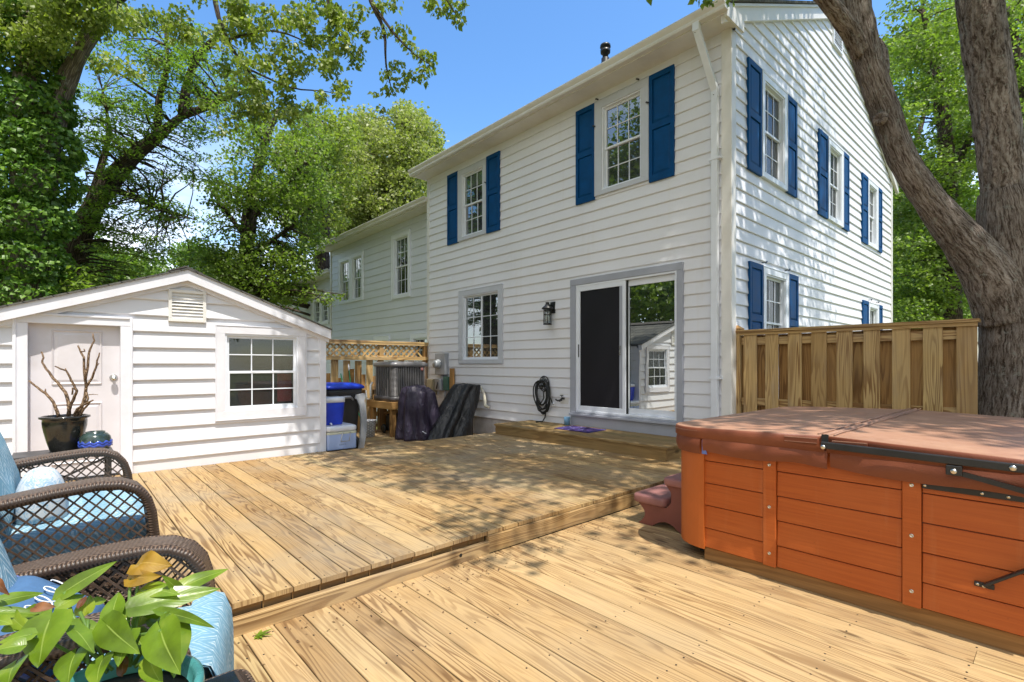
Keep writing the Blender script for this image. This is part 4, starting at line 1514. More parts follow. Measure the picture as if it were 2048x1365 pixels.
M['cover_purple'] = mat_cover('cover_purple_black', (0.030, 0.022, 0.042), 0.45)
M['cover_black'] = mat_cover('cover_black', (0.011, 0.011, 0.013), 0.38)
def draped(mb, keys, n=56, rings=26, seed=0, fold=0.03):
    """keys: (z, cx, cy, hx, hy) from the floor up; a cloth thrown over a solid."""
    loops = []
    for k in range(rings + 1):
        t = k / rings * (len(keys) - 1)
        i = min(int(t), len(keys) - 2)
        f = t - i
        f = f * f * (3 - 2 * f)
        z, cx, cy, hx, hy = [a + (b_ - a) * f for a, b_ in zip(keys[i], keys[i + 1])]
        lp = []
        low = 1 - k / rings
        for j in range(n):
            a = 2 * math.pi * j / n
            c, s = math.cos(a), math.sin(a)
            p = 3.2
            rr_ = 1.0 / ((abs(c) ** p + abs(s) ** p) ** (1 / p))
            fo = 1 + fold * (0.3 + low) * (math.sin(a * 7 + seed + 2.2 * mnoise.noise(Vector((a, z * 2, seed)))) + 0.7 * mnoise.noise(Vector((c * 2.6, s * 2.6, z * 2.4 + seed)))) / min(hx, hy) * 0.3
            zz = z + 0.03 * mnoise.noise(Vector((c * 2, s * 2, seed + z))) * (1 if k else 0.2)
            lp.append((cx + hx * rr_ * c * fo, cy + hy * rr_ * s * fo, zz))
        loops.append(lp)
    mb.loft(loops)
mb = MB()
draped(mb, [(-0.09, 4.98, 8.10, 0.36, 0.30), (0.30, 4.98, 8.12, 0.33, 0.28), (0.60, 4.96, 8.12, 0.30, 0.27), (0.76, 4.95, 8.12, 0.27, 0.25), (0.86, 4.92, 8.14, 0.20, 0.20), (0.885, 4.92, 8.14, 0.04, 0.05)], seed=1.3, fold=0.15)
gc = mb.build('covered_grill', M['cover_purple'])
tag(gc, 'grill under a rounded dark purple cover in front of the air conditioner', 'covered grill')
mb = MB()
mb.tube([(4.84, 7.775, 0.08), (4.90, 7.765, 0.04), (4.96, 7.77, 0.03), (5.02, 7.76, -0.03), (4.95, 7.75, -0.06), (4.99, 7.74, -0.08)], 0.007, 6)
mb.build('strap_clip', M['trim_white'], gc)
mb = MB()
draped(mb, [(-0.09, 5.34, 7.72, 0.40, 0.36), (0.05, 5.40, 7.72, 0.36, 0.33), (0.30, 5.52, 7.72, 0.31, 0.30), (0.60, 5.66, 7.72, 0.26, 0.27), (0.80, 5.73, 7.70, 0.22, 0.25), (0.90, 5.76, 7.66, 0.19, 0.23), (0.915, 5.75, 7.66, 0.04, 0.06)], seed=4.1, fold=0.17)
tag(mb.build('covered_furniture', M['cover_black']), 'upright piece under a crumpled shiny black cover beside the house wall', 'covered furniture')
mb = MB()
mb.tube([(6.02, 7.60, 0.86), (6.05, 7.52, 0.72), (6.03, 7.47, 0.60), (5.98, 7.40, 0.50), (6.02, 7.33, 0.47)], [0.02, 0.028, 0.03, 0.03, 0.022], 8)
tag(mb.build('downpipe_offcut', mat_plain('cream_plastic', (0.66, 0.62, 0.50), 0.5)), 'cream curved plastic pipe leaning behind the shiny black cover', 'pipe')

# ------------------------------------------------------------------ bin, coolers, bucket, poles
M['bin'] = mat_plain('bin_grey', (0.045, 0.043, 0.046), 0.5, 0.15, 5)
M['blue'] = mat_plain('plastic_blue', (0.010, 0.045, 0.52), 0.35, 0.1, 8)
M['cool_white'] = mat_plain('cooler_white', (0.72, 0.74, 0.80), 0.35, 0.05, 5)
M['cool_pale'] = mat_plain('cooler_pale_blue', (0.36, 0.46, 0.72), 0.4, 0.05, 5)
bn = thing('wheelie_bin', (3.36, 7.98, -0.09), 'dark grey wheelie bin with bright blue lid beside the shed', 'bin')
mb = MB()
mb.loft([[(3.36 + x, 7.98 + y, z) for x, y in rrect(0, 0, hx, hy, 0.05)] for z, hx, hy in ((-0.05, 0.20, 0.22), (0.0, 0.22, 0.24), (0.80, 0.275, 0.305), (0.83, 0.29, 0.32), (0.90, 0.29, 0.32))])
mb.build('body', M['bin'], bn)
mb = MB()
mb.loft([[(3.36 + x, 7.98 + y, z) for x, y in rrect(0.0, 0, hx, hy, 0.07)] for z, hx, hy in ((0.895, 0.325, 0.345), (0.93, 0.33, 0.35), (0.955, 0.30, 0.32), (0.985, 0.22, 0.24), (0.99, 0.05, 0.05))])
mb.build('lid', M['blue'], bn)
mb = MB()
P0 = [(3.20, 7.672, 0.745), (3.25, 7.655, 0.785), (3.44, 7.655, 0.785), (3.49, 7.672, 0.745)]
mb.loft([[p, (p[0], p[1] - 0.02, p[2] - 0.02), (p[0], p[1], p[2] - 0.045), (p[0], p[1] + 0.03, p[2] - 0.03)] for p in P0], True, True, False)
mb.build('handle', M['grey_metal'], bn)
for s in (-1, 1):
    mb = MB()
    mb.lathe([(0.0, -0.025), (0.085, -0.025), (0.10, -0.018), (0.10, 0.018), (0.085, 0.025), (0.0, 0.025)], (3.36 + s * 0.24, 7.80, 0.01), 20, 'x')
    mb.build('wheel', M['black_matt'], bn)
mb = MB()
pl_ = [(3.50, 0.74), (3.52, 0.80), (3.66, 0.82), (3.68, 0.77), (3.655, 0.70), (3.685, 0.55), (3.695, 0.35), (3.68, 0.10), (3.65, -0.085), (3.56, -0.085), (3.585, 0.15), (3.59, 0.40), (3.565, 0.62), (3.53, 0.72)]
mb.loft([[(x, 7.60 + 0.10 * (z - 0.4) ** 2, z) for x, z in pl_], [(x, 7.64 + 0.10 * (z - 0.4) ** 2, z) for x, z in pl_]], True, True, False)
tag(mb.build('plastic_panel', mat_plain('pale_grey_plastic', (0.36, 0.37, 0.39), 0.5), bevel=0.006), 'pale grey curved plastic panel standing between the bin and the white basket', 'plastic panel')

cl = thing('cool_box', (2.82, 6.72, UP), 'white and pale blue cool box with wire handle at the shed corner', 'cool box')
mb = MB()
soft_box(mb, 2.615, 3.02, 6.52, 6.98, UP, UP + 0.235, 0.015, 0.03)
mb.build('body', M['cool_pale'], cl)
mb = MB()
soft_box(mb, 2.612, 3.023, 6.517, 6.983, UP + 0.205, UP + 0.237, 0.008, 0.035)
mb.build('rim', mat_plain('cooler_cream', (0.62, 0.62, 0.48), 0.4), cl)
mb = MB()
soft_box(mb, 2.608, 3.027, 6.513, 6.987, UP + 0.238, UP + 0.318, 0.03, 0.05)
mb.build('lid', M['cool_white'], cl)
mb = MB()
mb.tube([(2.815, 6.512, UP + 0.225), (2.80, 6.485, UP + 0.215), (2.775, 6.475, UP + 0.12), (2.775, 6.475, UP + 0.115), (2.89, 6.475, UP + 0.115), (2.89, 6.475, UP + 0.12), (2.915, 6.485, UP + 0.215), (2.92, 6.512, UP + 0.225)], 0.006, 8)
mb.build('handle', M['grey_metal'], cl)
mb = MB()
for k, w in enumerate((0.012, 0.010, 0.013, 0.009, 0.012)):
    mb.box((2.775 + k * 0.02, 6.5185, UP + 0.055), (2.775 + k * 0.02 + w, 6.5198, UP + 0.078))
mb.build('label_marks', mat_plain('faded_ink', (0.20, 0.26, 0.42), 0.6), cl)

jg = thing('drinks_cooler', (2.76, 6.78, UP + 0.32), 'bright blue drinks cooler with white lid on top of the cool box', 'drinks cooler')
mb = MB()
mb.loft([[(2.765 + x, 6.78 + y, UP + 0.319 + z) for x, y in rrect(0, 0, hx, hy, 0.06)] for z, hx, hy in ((0.0, 0.12, 0.12), (0.02, 0.13, 0.13), (0.30, 0.15, 0.145), (0.305, 0.15, 0.145))])
mb.build('body', M['blue'], jg)
mb = MB()
mb.loft([[(2.765 + x, 6.78 + y, UP + 0.319 + z) for x, y in rrect(0, 0, hx, hy, 0.06)] for z, hx, hy in ((0.306, 0.155, 0.15), (0.36, 0.155, 0.15), (0.375, 0.14, 0.135), (0.378, 0.04, 0.04))])
mb.build('lid', M['cool_white'], jg)
mb = MB()
mb.tube([(2.70, 6.65, UP + 0.345), (2.70, 6.61, UP + 0.345), (2.70, 6.60, UP + 0.33)], 0.012, 8)
mb.build('tap', M['cool_white'], jg)

def mat_wicker(name, dark, light, su=95.0, sv=160.0, k=1.0):
    """Woven strands: UV in metres."""
    b = NT(name)
    uv = b.sep(b.coord('UV'))
    a = b.math('MULTIPLY', uv[0], su)
    c_ = b.math('MULTIPLY', uv[1], sv)
    row = b.math('MODULO', b.math('FLOOR', c_), 2.0)
    w1 = b.math('SINE', b.math('ADD', b.math('MULTIPLY', a, 3.14159), b.math('MULTIPLY', row, 3.14159)))
    w2 = b.math('SINE', b.math('MULTIPLY', b.math('FRACT', c_), 3.14159))
    h = b.math('MULTIPLY', b.math('ADD', b.math('MULTIPLY', w1, 0.5), 0.5), w2)
    oc = b.coord('Object')
    col = b.mix(b.ramp(h, [(0.0, 0.0), (0.6, 1.0)]), dark, light)
    col = b.mix(0.5, col, b.ramp(b.noise(oc, 60, 3), [(0.3, 0.65), (0.7, 1.3)]), 'MULTIPLY')
    return b.done(b.pbr(col, 0.42, b.bump(h, 0.9, 0.006 * k), 0, 0.5))


M['wicker'] = mat_wicker('wicker_brown', (0.030, 0.018, 0.011), (0.210, 0.135, 0.090), 70.0, 140.0)
M['wicker_roll'] = mat_wicker('wicker_wrap', (0.030, 0.018, 0.012), (0.175, 0.112, 0.074), 170.0, 9.0)
M['wicker_strand'] = mat_plain('wicker_strand', (0.070, 0.044, 0.029), 0.45, 0.3, 30)
bk = MB()
prof = [(0.10, 0.0), (0.118, 0.01), (0.145, 0.30), (0.155, 0.315), (0.14, 0.315), (0.11, 0.03), (0.0, 0.02)]
bk.lathe(prof, (4.36, 8.92, -0.09), 40)
M['white_weave'] = mat_wicker('white_weave', (0.40, 0.40, 0.42), (0.74, 0.73, 0.73), 40.0, 34.0)
tag(bk.build('waste_basket', M['white_weave']), 'white woven plastic waste basket next to the wooden stand', 'basket')
bt = MB()
bt.lathe([(0.0, 0.0), (0.055, 0.0), (0.06, 0.02), (0.058, 0.13), (0.03, 0.18), (0.018, 0.19), (0.018, 0.21)], (4.14, 8.70, -0.09), 16)
bto = bt.build('spray_bottle', mat_plain('teal_plastic', (0.10, 0.30, 0.30), 0.35))
tag(bto, 'small teal plastic bottle between the basket and the grey upright', 'bottle')
bt = MB()
bt.lathe([(0.022, 0.205), (0.022, 0.25), (0.0, 0.252)], (4.14, 8.70, -0.09), 12)
bt.build('cap', M['trim_white'], bto)
M['green_pole'] = mat_plain('green_pole', (0.02, 0.22, 0.11), 0.4, 0.2, 8)
gq = 'green garden poles leaning on the lattice fence'
for lab, a, b_, top in (('green garden pole with white tip leaning on the fence, the tallest one', (4.22, 9.15, -0.09), (4.30, 9.64, 1.16), True),
                        ('green garden pole without a white tip, steepest beside the bin', (4.10, 9.10, -0.09), (4.13, 9.64, 1.10), False),
                        ('green garden pole slanting most across its two neighbours', (4.42, 9.00, -0.09), (4.18, 9.62, 0.92), False)):
    mb = MB()
    mb.tube([a, b_], 0.012, 8)
    o = tag(mb.build('garden_pole', M['green_pole']), lab, 'pole', gq)
    if top:
        mb = MB()
        e = Vector(b_)
        d = (e - Vector(a)).normalized()
        mb.tube([e, e + d * 0.16], 0.015, 8)
        mb.build('tip', M['trim_white'], o)
# green and black machine under the stand
gm = thing('garden_machine', (5.0, 8.95, -0.09), 'black garden machine with bright green panel under the stand', 'garden machine')
mb = MB()
soft_box(mb, 4.84, 5.30, 8.72, 9.2, -0.05, 0.30, 0.05, 0.08)
mb.build('body', M['black_matt'], gm)
mb = MB()
soft_box(mb, 4.86, 5.02, 8.685, 8.722, 0.04, 0.24, 0.012, 0.03)
mb.build('panel', mat_plain('lime_green', (0.06, 0.36, 0.05), 0.4), gm)
for y in (8.78, 9.15):
    mb = MB()
    mb.lathe([(0.0, -0.02), (0.08, -0.02), (0.095, 0.0), (0.08, 0.02), (0.0, 0.02)], (4.80, y, 0.005), 20, 'x')
    mb.build('wheel', M['black_matt'], gm)

# ------------------------------------------------------------------ hot tub
TX0, TX1, TY0, TY1 = 3.14, 5.42, -0.06, 1.865
def mat_tub():
    b = NT('tub_panel')
    oc = b.coord('Object')
    s = b.sep(oc)
    gr = b.noise(b.combine(b.math('MULTIPLY', s[0], 60.0), b.math('MULTIPLY', s[1], 2.5), b.math('MULTIPLY', s[2], 90.0)), 1.0, 4, 0.6)
    c = b.ramp(gr, [(0.3, (0.37, 0.077, 0.012)), (0.7, (0.47, 0.110, 0.018))])
    fade = b.noise(oc, 1.7, 4, 0.6)
    c = b.mix(b.math('MULTIPLY', b.ramp(fade, [(0.45, 0.0), (0.75, 1.0)]), 0.35), c, (0.46, 0.135, 0.035))
    dr = b.noise(b.combine(b.math('MULTIPLY', s[0], 14.0), b.math('MULTIPLY', s[1], 14.0), b.math('MULTIPLY', s[2], 0.8)), 1.0, 4, 0.65)
    c = b.mix(b.math('MULTIPLY', b.ramp(dr, [(0.58, 0.0), (0.75, 1.0)]), 0.22), c, (0.52, 0.22, 0.09))
    sp_ = b.n('TexVoronoi', p_feature='F1', Vector=oc, Scale=16.0)
    c = b.mix(b.math('MULTIPLY', b.ramp(sp_.outputs['Distance'], [(0.03, 1.0), (0.06, 0.0)]), 0.45), c, (0.10, 0.03, 0.01))
    return b.done(b.pbr(c, 0.48, b.bump(gr, 0.25, 0.003), 0, 0.35))


M['tub'] = mat_tub()
M['tub_corner'] = mat_plain('tub_corner', (0.46, 0.110, 0.016), 0.5, 0.06, 5)
M['tub_groove'] = mat_plain('tub_groove', (0.13, 0.035, 0.012), 0.6)


def mat_vinyl():
    b = NT('spa_cover_vinyl')
    oc = b.coord('Object')
    n1 = b.noise(oc, 2.2, 5, 0.6)
    c = b.ramp(n1, [(0.3, (0.16, 0.042, 0.018)), (0.55, (0.205, 0.058, 0.025)), (0.75, (0.26, 0.085, 0.040))])
    g_ = b.n('TexGeometry' if False else 'NewGeometry')
    s = b.sep(g_.outputs['Normal'])
    dust = b.math('MULTIPLY', b.ramp(s[2], [(0.6, 0.0), (0.95, 1.0)]), b.ramp(b.noise(oc, 5, 5, 0.7), [(0.3, 0.5), (0.7, 0.9)]))
    c = b.mix(dust, c, (0.47, 0.275, 0.18))
    spots = b.n('TexVoronoi', p_feature='F1', Vector=oc, Scale=18.0)
    c = b.mix(b.math('MULTIPLY', b.ramp(spots.outputs['Distance'], [(0.05, 1.0), (0.09, 0.0)]), 0.5), c, (0.16, 0.07, 0.05))
    h = b.noise(oc, 140, 3)
    h2 = b.noise(oc, 5, 3)
    return b.done(b.pbr(c, 0.5, b.bump(b.math('ADD', b.math('MULTIPLY', h, 0.25), h2), 0.35, 0.012), 0, 0.4))


M['vinyl'] = mat_vinyl()
M['stitch'] = mat_plain('stitching', (0.33, 0.19, 0.13), 0.8)
tub = thing('hot_tub', (4.28, 0.9, 0.0), 'terracotta panelled hot tub with brown vinyl cover', 'hot tub')
WT = Wall((TX0, 0, 0), (0, 1, 0), (-1, 0, 0))
rt = 0.25
def tub_loop(o, z, x1=TX1, y0=TY0):
    return [(x, y, z) for x, y in rrect((TX0 + x1) / 2, (y0 + TY1) / 2, (x1 - TX0) / 2 + o, (TY1 - y0) / 2 + o, rt + o, 8)]
mb = MB()
mb.loft([tub_loop(-0.02, 0.10), tub_loop(-0.02, 0.80)], True, True, True)
mb.build('shell', M['tub_groove'], tub)
# horizontal boards between the battens
for (a, b_) in ((1.236, 1.606), (0.566, 1.157), (-0.06, 0.485)):
    mb = MB()
    for z0, z1 in ((0.093, 0.2145), (0.2205, 0.3625), (0.3685, 0.5085), (0.5145, 0.6535), (0.6595, 0.80)):
        P = WT.p
        mb.hexa([P(a, z0, -0.03), P(b_, z0, -0.03), P(b_, z0, -0.004), P(a, z0, -0.004), P(a, z1, -0.03), P(b_, z1, -0.03), P(b_, z1, -0.012), P(a, z1, -0.012)])
    mb.build('side_panel', M['tub'], tub, bevel=0.003)
for a, b_ in ((1.160, 1.233), (0.488, 0.563)):
    mb = MB()
    WT.box(mb, a, b_, 0.088, 0.80, -0.02, 0.006)
    bo = mb.build('batten', M['tub'], tub, bevel=0.004)
    for z in (0.165, 0.44, 0.69):
        sc = MB()
        sc.lathe([(0.010, 0.0), (0.009, 0.002), (0.005, 0.0022), (0.004, 0.0005), (0.0, 0.0004)], WT.p((a + b_) / 2, z, 0.0061), 12, 'x')
        sc.build('screw', M['steel'], bo)
# corner pieces (two curved strips meeting at a seam) round the left corners
cxr, cyr = TX0 + rt, TY1 - rt
for (cx_, cy_, aa) in ((cxr, cyr, 90.0), (TX1 - rt, cyr, 0.0)):
    for (a0, a1, o) in ((46.0, 90.0, 0.008), (0.0, 45.0, 0.006)):
        mb = MB()
        n = 8
        outer = [(cx_ + (rt + o) * math.cos(R(aa + a0 + (a1 - a0) * k / n)), cy_ + (rt + o) * math.sin(R(aa + a0 + (a1 - a0) * k / n))) for k in range(n + 1)]
        inner = [(cx_ + (rt - 0.02) * math.cos(R(aa + a1 + (a0 - a1) * k / n)), cy_ + (rt - 0.02) * math.sin(R(aa + a1 + (a0 - a1) * k / n))) for k in range(n + 1)]
        if aa == 90.0 and a1 == 90.0:
            outer.append((TX0 - o, cyr - 0.012)); inner.insert(0, (TX0 + 0.02, cyr - 0.012))
        lp = outer + inner
        mb.loft([[(x, y, 0.080) for x, y in lp], [(x, y, 0.80) for x, y in lp]], True, True, False)
        mb.build('corner_panel', M['tub_corner'], tub)
mb = MB()
WT2 = Wall((0, TY1, 0), (1, 0, 0), (0, 1, 0))
for z0, z1 in ((0.093, 0.2145), (0.2205, 0.3625), (0.3685, 0.5085), (0.5145, 0.6535), (0.6595, 0.80)):
    WT2.box(mb, cxr + 0.01, TX1 - rt - 0.01, z0, z1, -0.03, -0.004)
mb.build('side_panel', M['tub'], tub, bevel=0.003)
# timber base
mb = MB()
mb.plank((3.185, -0.10, 0.043), (3.185, 1.615, 0.043), 0.040, 0.084, 0.003)
mb.plank((3.21, 1.595, 0.043), (5.3, 1.595, 0.043), 0.040, 0.084, 0.003)
mb.build('timber_base', M['skirt_wood'], tub)
mb = MB()
mb.box((3.30, 0.0, 0.0), (5.2, 1.72, 0.09))
mb.build('base_pan', M['black_matt'], tub)
# cover: two padded halves
def cover_half(y_in, y_out, name):
    s = 1 if y_out > y_in else -1
    CX0, CX1, r_ = TX0 - 0.035, TX1 + 0.05, 0.28
    n = 8
    def outline(ins):
        x0, x1, yo, yi = CX0 + ins, CX1 - ins, y_out - s * ins, y_in + s * ins * 0.6
        rr_ = max(0.02, r_ - ins)
        pts = [(x0, yi), (x1, yi)]
        for k in range(n + 1):
            a = math.pi / 2 * k / n
            pts.append((x1 - rr_ + rr_ * math.cos(a), yo - s * rr_ + s * rr_ * math.sin(a)))
        for k in range(n + 1):
            a = math.pi / 2 + math.pi / 2 * k / n
            pts.append((x0 + rr_ + rr_ * math.cos(a), yo - s * rr_ + s * rr_ * math.sin(a)))
        # extra points so that the crown of the cover is smooth
        return pts if s > 0 else pts[::-1]
    def top(x, y):
        t = (y - y_in) / (y_out - y_in)
        return 0.898 - 0.030 * t + 0.006 * mnoise.noise(Vector((x * 2.2, y * 2.2, 3.0)))
    loops = []
    for ins, base, dz in ((0.012, True, 0.0), (0.0, True, 0.008), (0.0, False, -0.018), (0.004, False, -0.004), (0.012, False, 0.0)):
        lp = []
        for x, y in outline(ins):
            lp.append((x, y, (0.80 + dz) if base else top(x, y) + dz))
        loops.append(lp)
    for f in (0.8, 0.6, 0.4, 0.2, 0.05):
        cx_, cy_ = (CX0 + CX1) / 2, (y_in + y_out) / 2
        lp = []
        for x, y, z in loops[4]:
            q = (cx_ + (x - cx_) * f, cy_ + (y - cy_) * f)
            lp.append((q[0], q[1], top(*q) + 0.004 * (1 - f)))
        loops.append(lp)
    mb = MB()
    mb.loft(loops)
    o = mb.build(name, M['vinyl'], tub)
    # seams with stitching along the edge
    mb = MB()
    ol = outline(0.0)
    for (x, y), (x2, y2) in zip(ol, ol[1:]):
        L = math.hypot(x2 - x, y2 - y)
        if L < 1e-4 or abs(y - y_in) < 0.005 and abs(y2 - y_in) < 0.005:
            continue
        k = 0.0
        while k < L - 0.006:
            f0, f1 = k / L, min(1, (k + 0.007) / L)
            a = Vector((x + (x2 - x) * f0, y + (y2 - y) * f0, 0)); b2 = Vector((x + (x2 - x) * f1, y + (y2 - y) * f1, 0))
            a.z = top(a.x, a.y) - 0.022; b2.z = top(b2.x, b2.y) - 0.022
            if a.x < 3.9:
                mb.beam(a, b2, 0.004, 0.002)
            k += 0.013
    mb.build('stitching', M['stitch'], o)
    return o
SEAM = 0.895
ch1 = cover_half(SEAM + 0.006, TY1 + 0.045, 'cover')
ch2 = cover_half(SEAM - 0.006, TY0 - 0.05, 'cover')
# folded seam strips on top
mb = MB()
for dy in (-0.035, 0.035):
    pts = [(TX0 - 0.02 + k * 0.12, SEAM + dy + 0.004 * math.sin(k * 2.1 + dy * 50), 0.9045 + 0.004 * mnoise.noise(Vector((k * .4, dy * 9, 0)))) for k in range(21)]
    mb.tube(pts, 0.0035, 6)
pts = [(TX0 - 0.02 + k * 0.12, SEAM, 0.897) for k in range(21)]
mb.tube(pts, 0.010, 6)
mb.build('seam', M['stitch'], tub)
# skirt flap hanging below the cover, loose and wavy
mb = MB()
def flap(mb, y0, y1, lo0, lo1, n=44, bulge=0.02, seed=0):
    rows = 7
    loops = []
    for k in range(rows + 1):
        t = k / rows
        lp = []
        for j in range(n + 1):
            f = j / n
            y = y0 + (y1 - y0) * f
            lo = lo0 + (lo1 - lo0) * f + 0.008 * math.sin(f * 9 + seed)
            z = 0.815 + (lo - 0.815) * t
            x = TX0 - 0.026 - bulge * math.sin(math.pi * t) * (0.4 + 0.6 * math.sin(f * math.pi)) - 0.006 * math.sin(f * 17 + t * 3 + seed) * t - 0.004
            lp.append((x, y, z))
        loops.append(lp)
    back = [[(x + 0.004, y, z) for x, y, z in lp] for lp in loops]
    mb.loft(loops, False, False, True, False)
    mb.loft(back[::-1], False, False, True, False)
flap(mb, 1.60, 0.885, 0.712, 0.722, bulge=0.014, seed=1.0)
flap(mb, 0.872, -0.10, 0.722, 0.700, bulge=0.012, seed=2.0)
fl = mb.build('skirt_flap', M['vinyl'], tub)
mb = MB()
loops = []
for k in range(6):
    t = k / 5
    z = 0.815 - 0.112 * t
    lp = []
    for j in range(13):
        a = math.pi + 0.0 - (math.pi / 2) * j / 12
        rr_ = rt + 0.028 + 0.014 * math.sin(math.pi * t)
        lp.append((cxr + rr_ * math.cos(a), cyr + rr_ * math.sin(a), z))
    loops.append(lp)
mb.loft(loops, False, False, True, False)
mb.build('skirt_flap', M['vinyl'], tub)
mb = MB()
mb.face([WT.p(1.607, 0.80, 0.027), WT.p(1.57, 0.705, 0.028), WT.p(1.607, 0.705, 0.028)])
mb.face([WT.p(1.607, 0.705, 0.026), WT.p(1.57, 0.705, 0.026), WT.p(1.607, 0.80, 0.025)])
mb.build('care_tag', mat_plain('tag_blue', (0.12, 0.17, 0.42), 0.6), fl)
# webbing handles either side of the fold
for y0, y1 in ((1.10, 0.93), (0.86, 0.70)):
    mb = MB()
    mb.plank((TX0 - 0.0395, y0, 0.862), (TX0 - 0.0395, y1, 0.866), 0.007, 0.030, 0.001)
    so = mb.build('strap', M['vinyl'], tub)
    mb = MB()
    for dz in (-0.012, 0.012):
        mb.beam((TX0 - 0.0437, y0, 0.862 + dz), (TX0 - 0.0437, y1, 0.866 + dz), 0.001, 0.002)
    mb.build('stitching', M['stitch'], so)
mb = MB()
WT.box(mb, SEAM - 0.016, SEAM + 0.016, 0.852, 0.905, 0.028, 0.040)
mb.build('fold_gap', M['black_matt'], tub)
# cover lifter
LX = TX0 - 0.062
mb = MB()
mb.beam((LX, 0.905, 0.851), (LX, -0.12, 0.836), 0.028, 0.036)
la = mb.build('lifter_arm', M['black'], tub, bevel=0.004)
mb = MB()
mb.box((LX - 0.016, 0.330, 0.775), (LX + 0.012, 0.388, 0.822))
mb.build('bracket', M['black'], la, bevel=0.004)
for y, z in ((0.892, 0.842), (0.359, 0.795), (0.165, 0.840)):
    mb = MB()
    mb.lathe([(0.013, 0.0), (0.012, 0.004), (0.006, 0.007), (0.0, 0.007)], (LX - 0.0175, y, z), 14, 'x')
    mb.build('bolt', M['steel'], la)
mb = MB()
mb.beam((LX + 0.004, 0.33, 0.785), (LX + 0.004, -0.12, 0.690), 0.016, 0.022)
mb.build('gas_strut', M['black'], tub)
mb = MB()
WT.box(mb, -0.06, 0.483, 0.684, 0.716, 0.0, 0.016)
lb = mb.build('mounting_rail', M['black'], tub, bevel=0.004)
for y in (0.472, 0.268, 0.182):
    mb = MB()
    mb.lathe([(0.007, 0.0), (0.006, 0.003), (0.0, 0.0035)], WT.p(y, 0.70, 0.0165), 12, 'x')
    mb.build('screw', M['steel'], lb)
mb = MB()
mb.beam((TX0 - 0.018, 0.262, 0.284), (TX0 - 0.018, -0.12, 0.60), 0.012, 0.034, (1, 0, 0))
br_ = mb.build('brace', M['black'], tub, bevel=0.003)
mb = MB()
WT.box(mb, 0.228, 0.296, 0.270, 0.292, 0.0, 0.012)
mb.build('foot_plate', M['black'], br_, bevel=0.002)
for y in (0.284, 0.262):
    mb = MB()
    mb.lathe([(0.007, 0.0), (0.006, 0.003), (0.0, 0.0035)], (TX0 - 0.0245 if y < 0.27 else TX0 - 0.0125, y, 0.281), 12, 'x')
    mb.build('screw', M['steel'], br_)

# plastic spa steps
M['step_plastic'] = mat_plain('step_plastic', (0.20, 0.062, 0.045), 0.55, 0.12, 6, bump=0.1)
M['step_top'] = mat_plain('step_plastic_top', (0.30, 0.13, 0.115), 0.6, 0.2, 7, bump=0.2)
ss = thing('spa_steps', (3.8, 2.15, 0.0), 'two tread brown plastic steps beside the hot tub', 'steps')
for y0, y1, z0, z1 in ((2.10, 2.40, 0.168, 0.240), (1.90, 2.125, 0.345, 0.412)):
    mb = MB()
    soft_box(mb, 3.48, 4.22, y0, y1, z0, z1, 0.022, 0.045)
    mb.build('tread', M['step_top'], ss)
def side_outline():
    pts = [(2.35, 0.0), (2.345, 0.02), (2.30, 0.05), (2.285, 0.09), (2.30, 0.135), (2.335, 0.168), (2.12, 0.168)]
    for k in range(9):
        a = -math.pi / 2 - 0.15 + (math.pi * 1.05) * k / 8
        pts.append((2.145 + 0.085 * math.cos(a) * -1 * -1, 0.265 + 0.078 * math.sin(a)))
    pts += [(2.10, 0.345), (1.90, 0.345), (1.90, 0.0), (1.96, 0.0)]
    for k in range(9):
        a = math.pi * (1 - k / 8) 
        pts.append((2.115 - 0.155 * math.cos(a) * -1, 0.0 + 0.062 * math.sin(a)))
    return pts
def side_poly():
    """Profile of the step's side: scooped front edge under each tread and an arch between the feet."""
    p = [(2.355, 0.0)]
    for k in range(7):
        t = k / 6
        p.append((2.355 - 0.065 * math.sin(math.pi * t) - 0.0 * t, 0.168 * t))
    p.append((2.10, 0.168))
    for k in range(1, 8):
        t = k / 8
        p.append((2.10 - 0.05 * math.sin(math.pi * t), 0.168 + 0.177 * t))
    p += [(2.10, 0.345), (1.90, 0.345), (1.90, 0.0), (1.98, 0.0)]
    for k in range(1, 8):
        t = k / 8
        p.append((1.98 + 0.25 * t, 0.058 * math.sin(math.pi * t)))
    p.append((2.23, 0.0))
    return p
sp_ = side_poly()
for x0, x1 in ((3.505, 3.53), (4.17, 4.195)):
    mb = MB()
    mb.loft([[(x0, y, z) for y, z in sp_], [(x1, y, z) for y, z in sp_]], True, True, False)
    mb.build('side', M['step_plastic'], ss)
mb = MB()
mb.box((3.53, 2.055, 0.172), (4.17, 2.075, 0.345))
mb.build('riser', M['step_plastic'], ss)

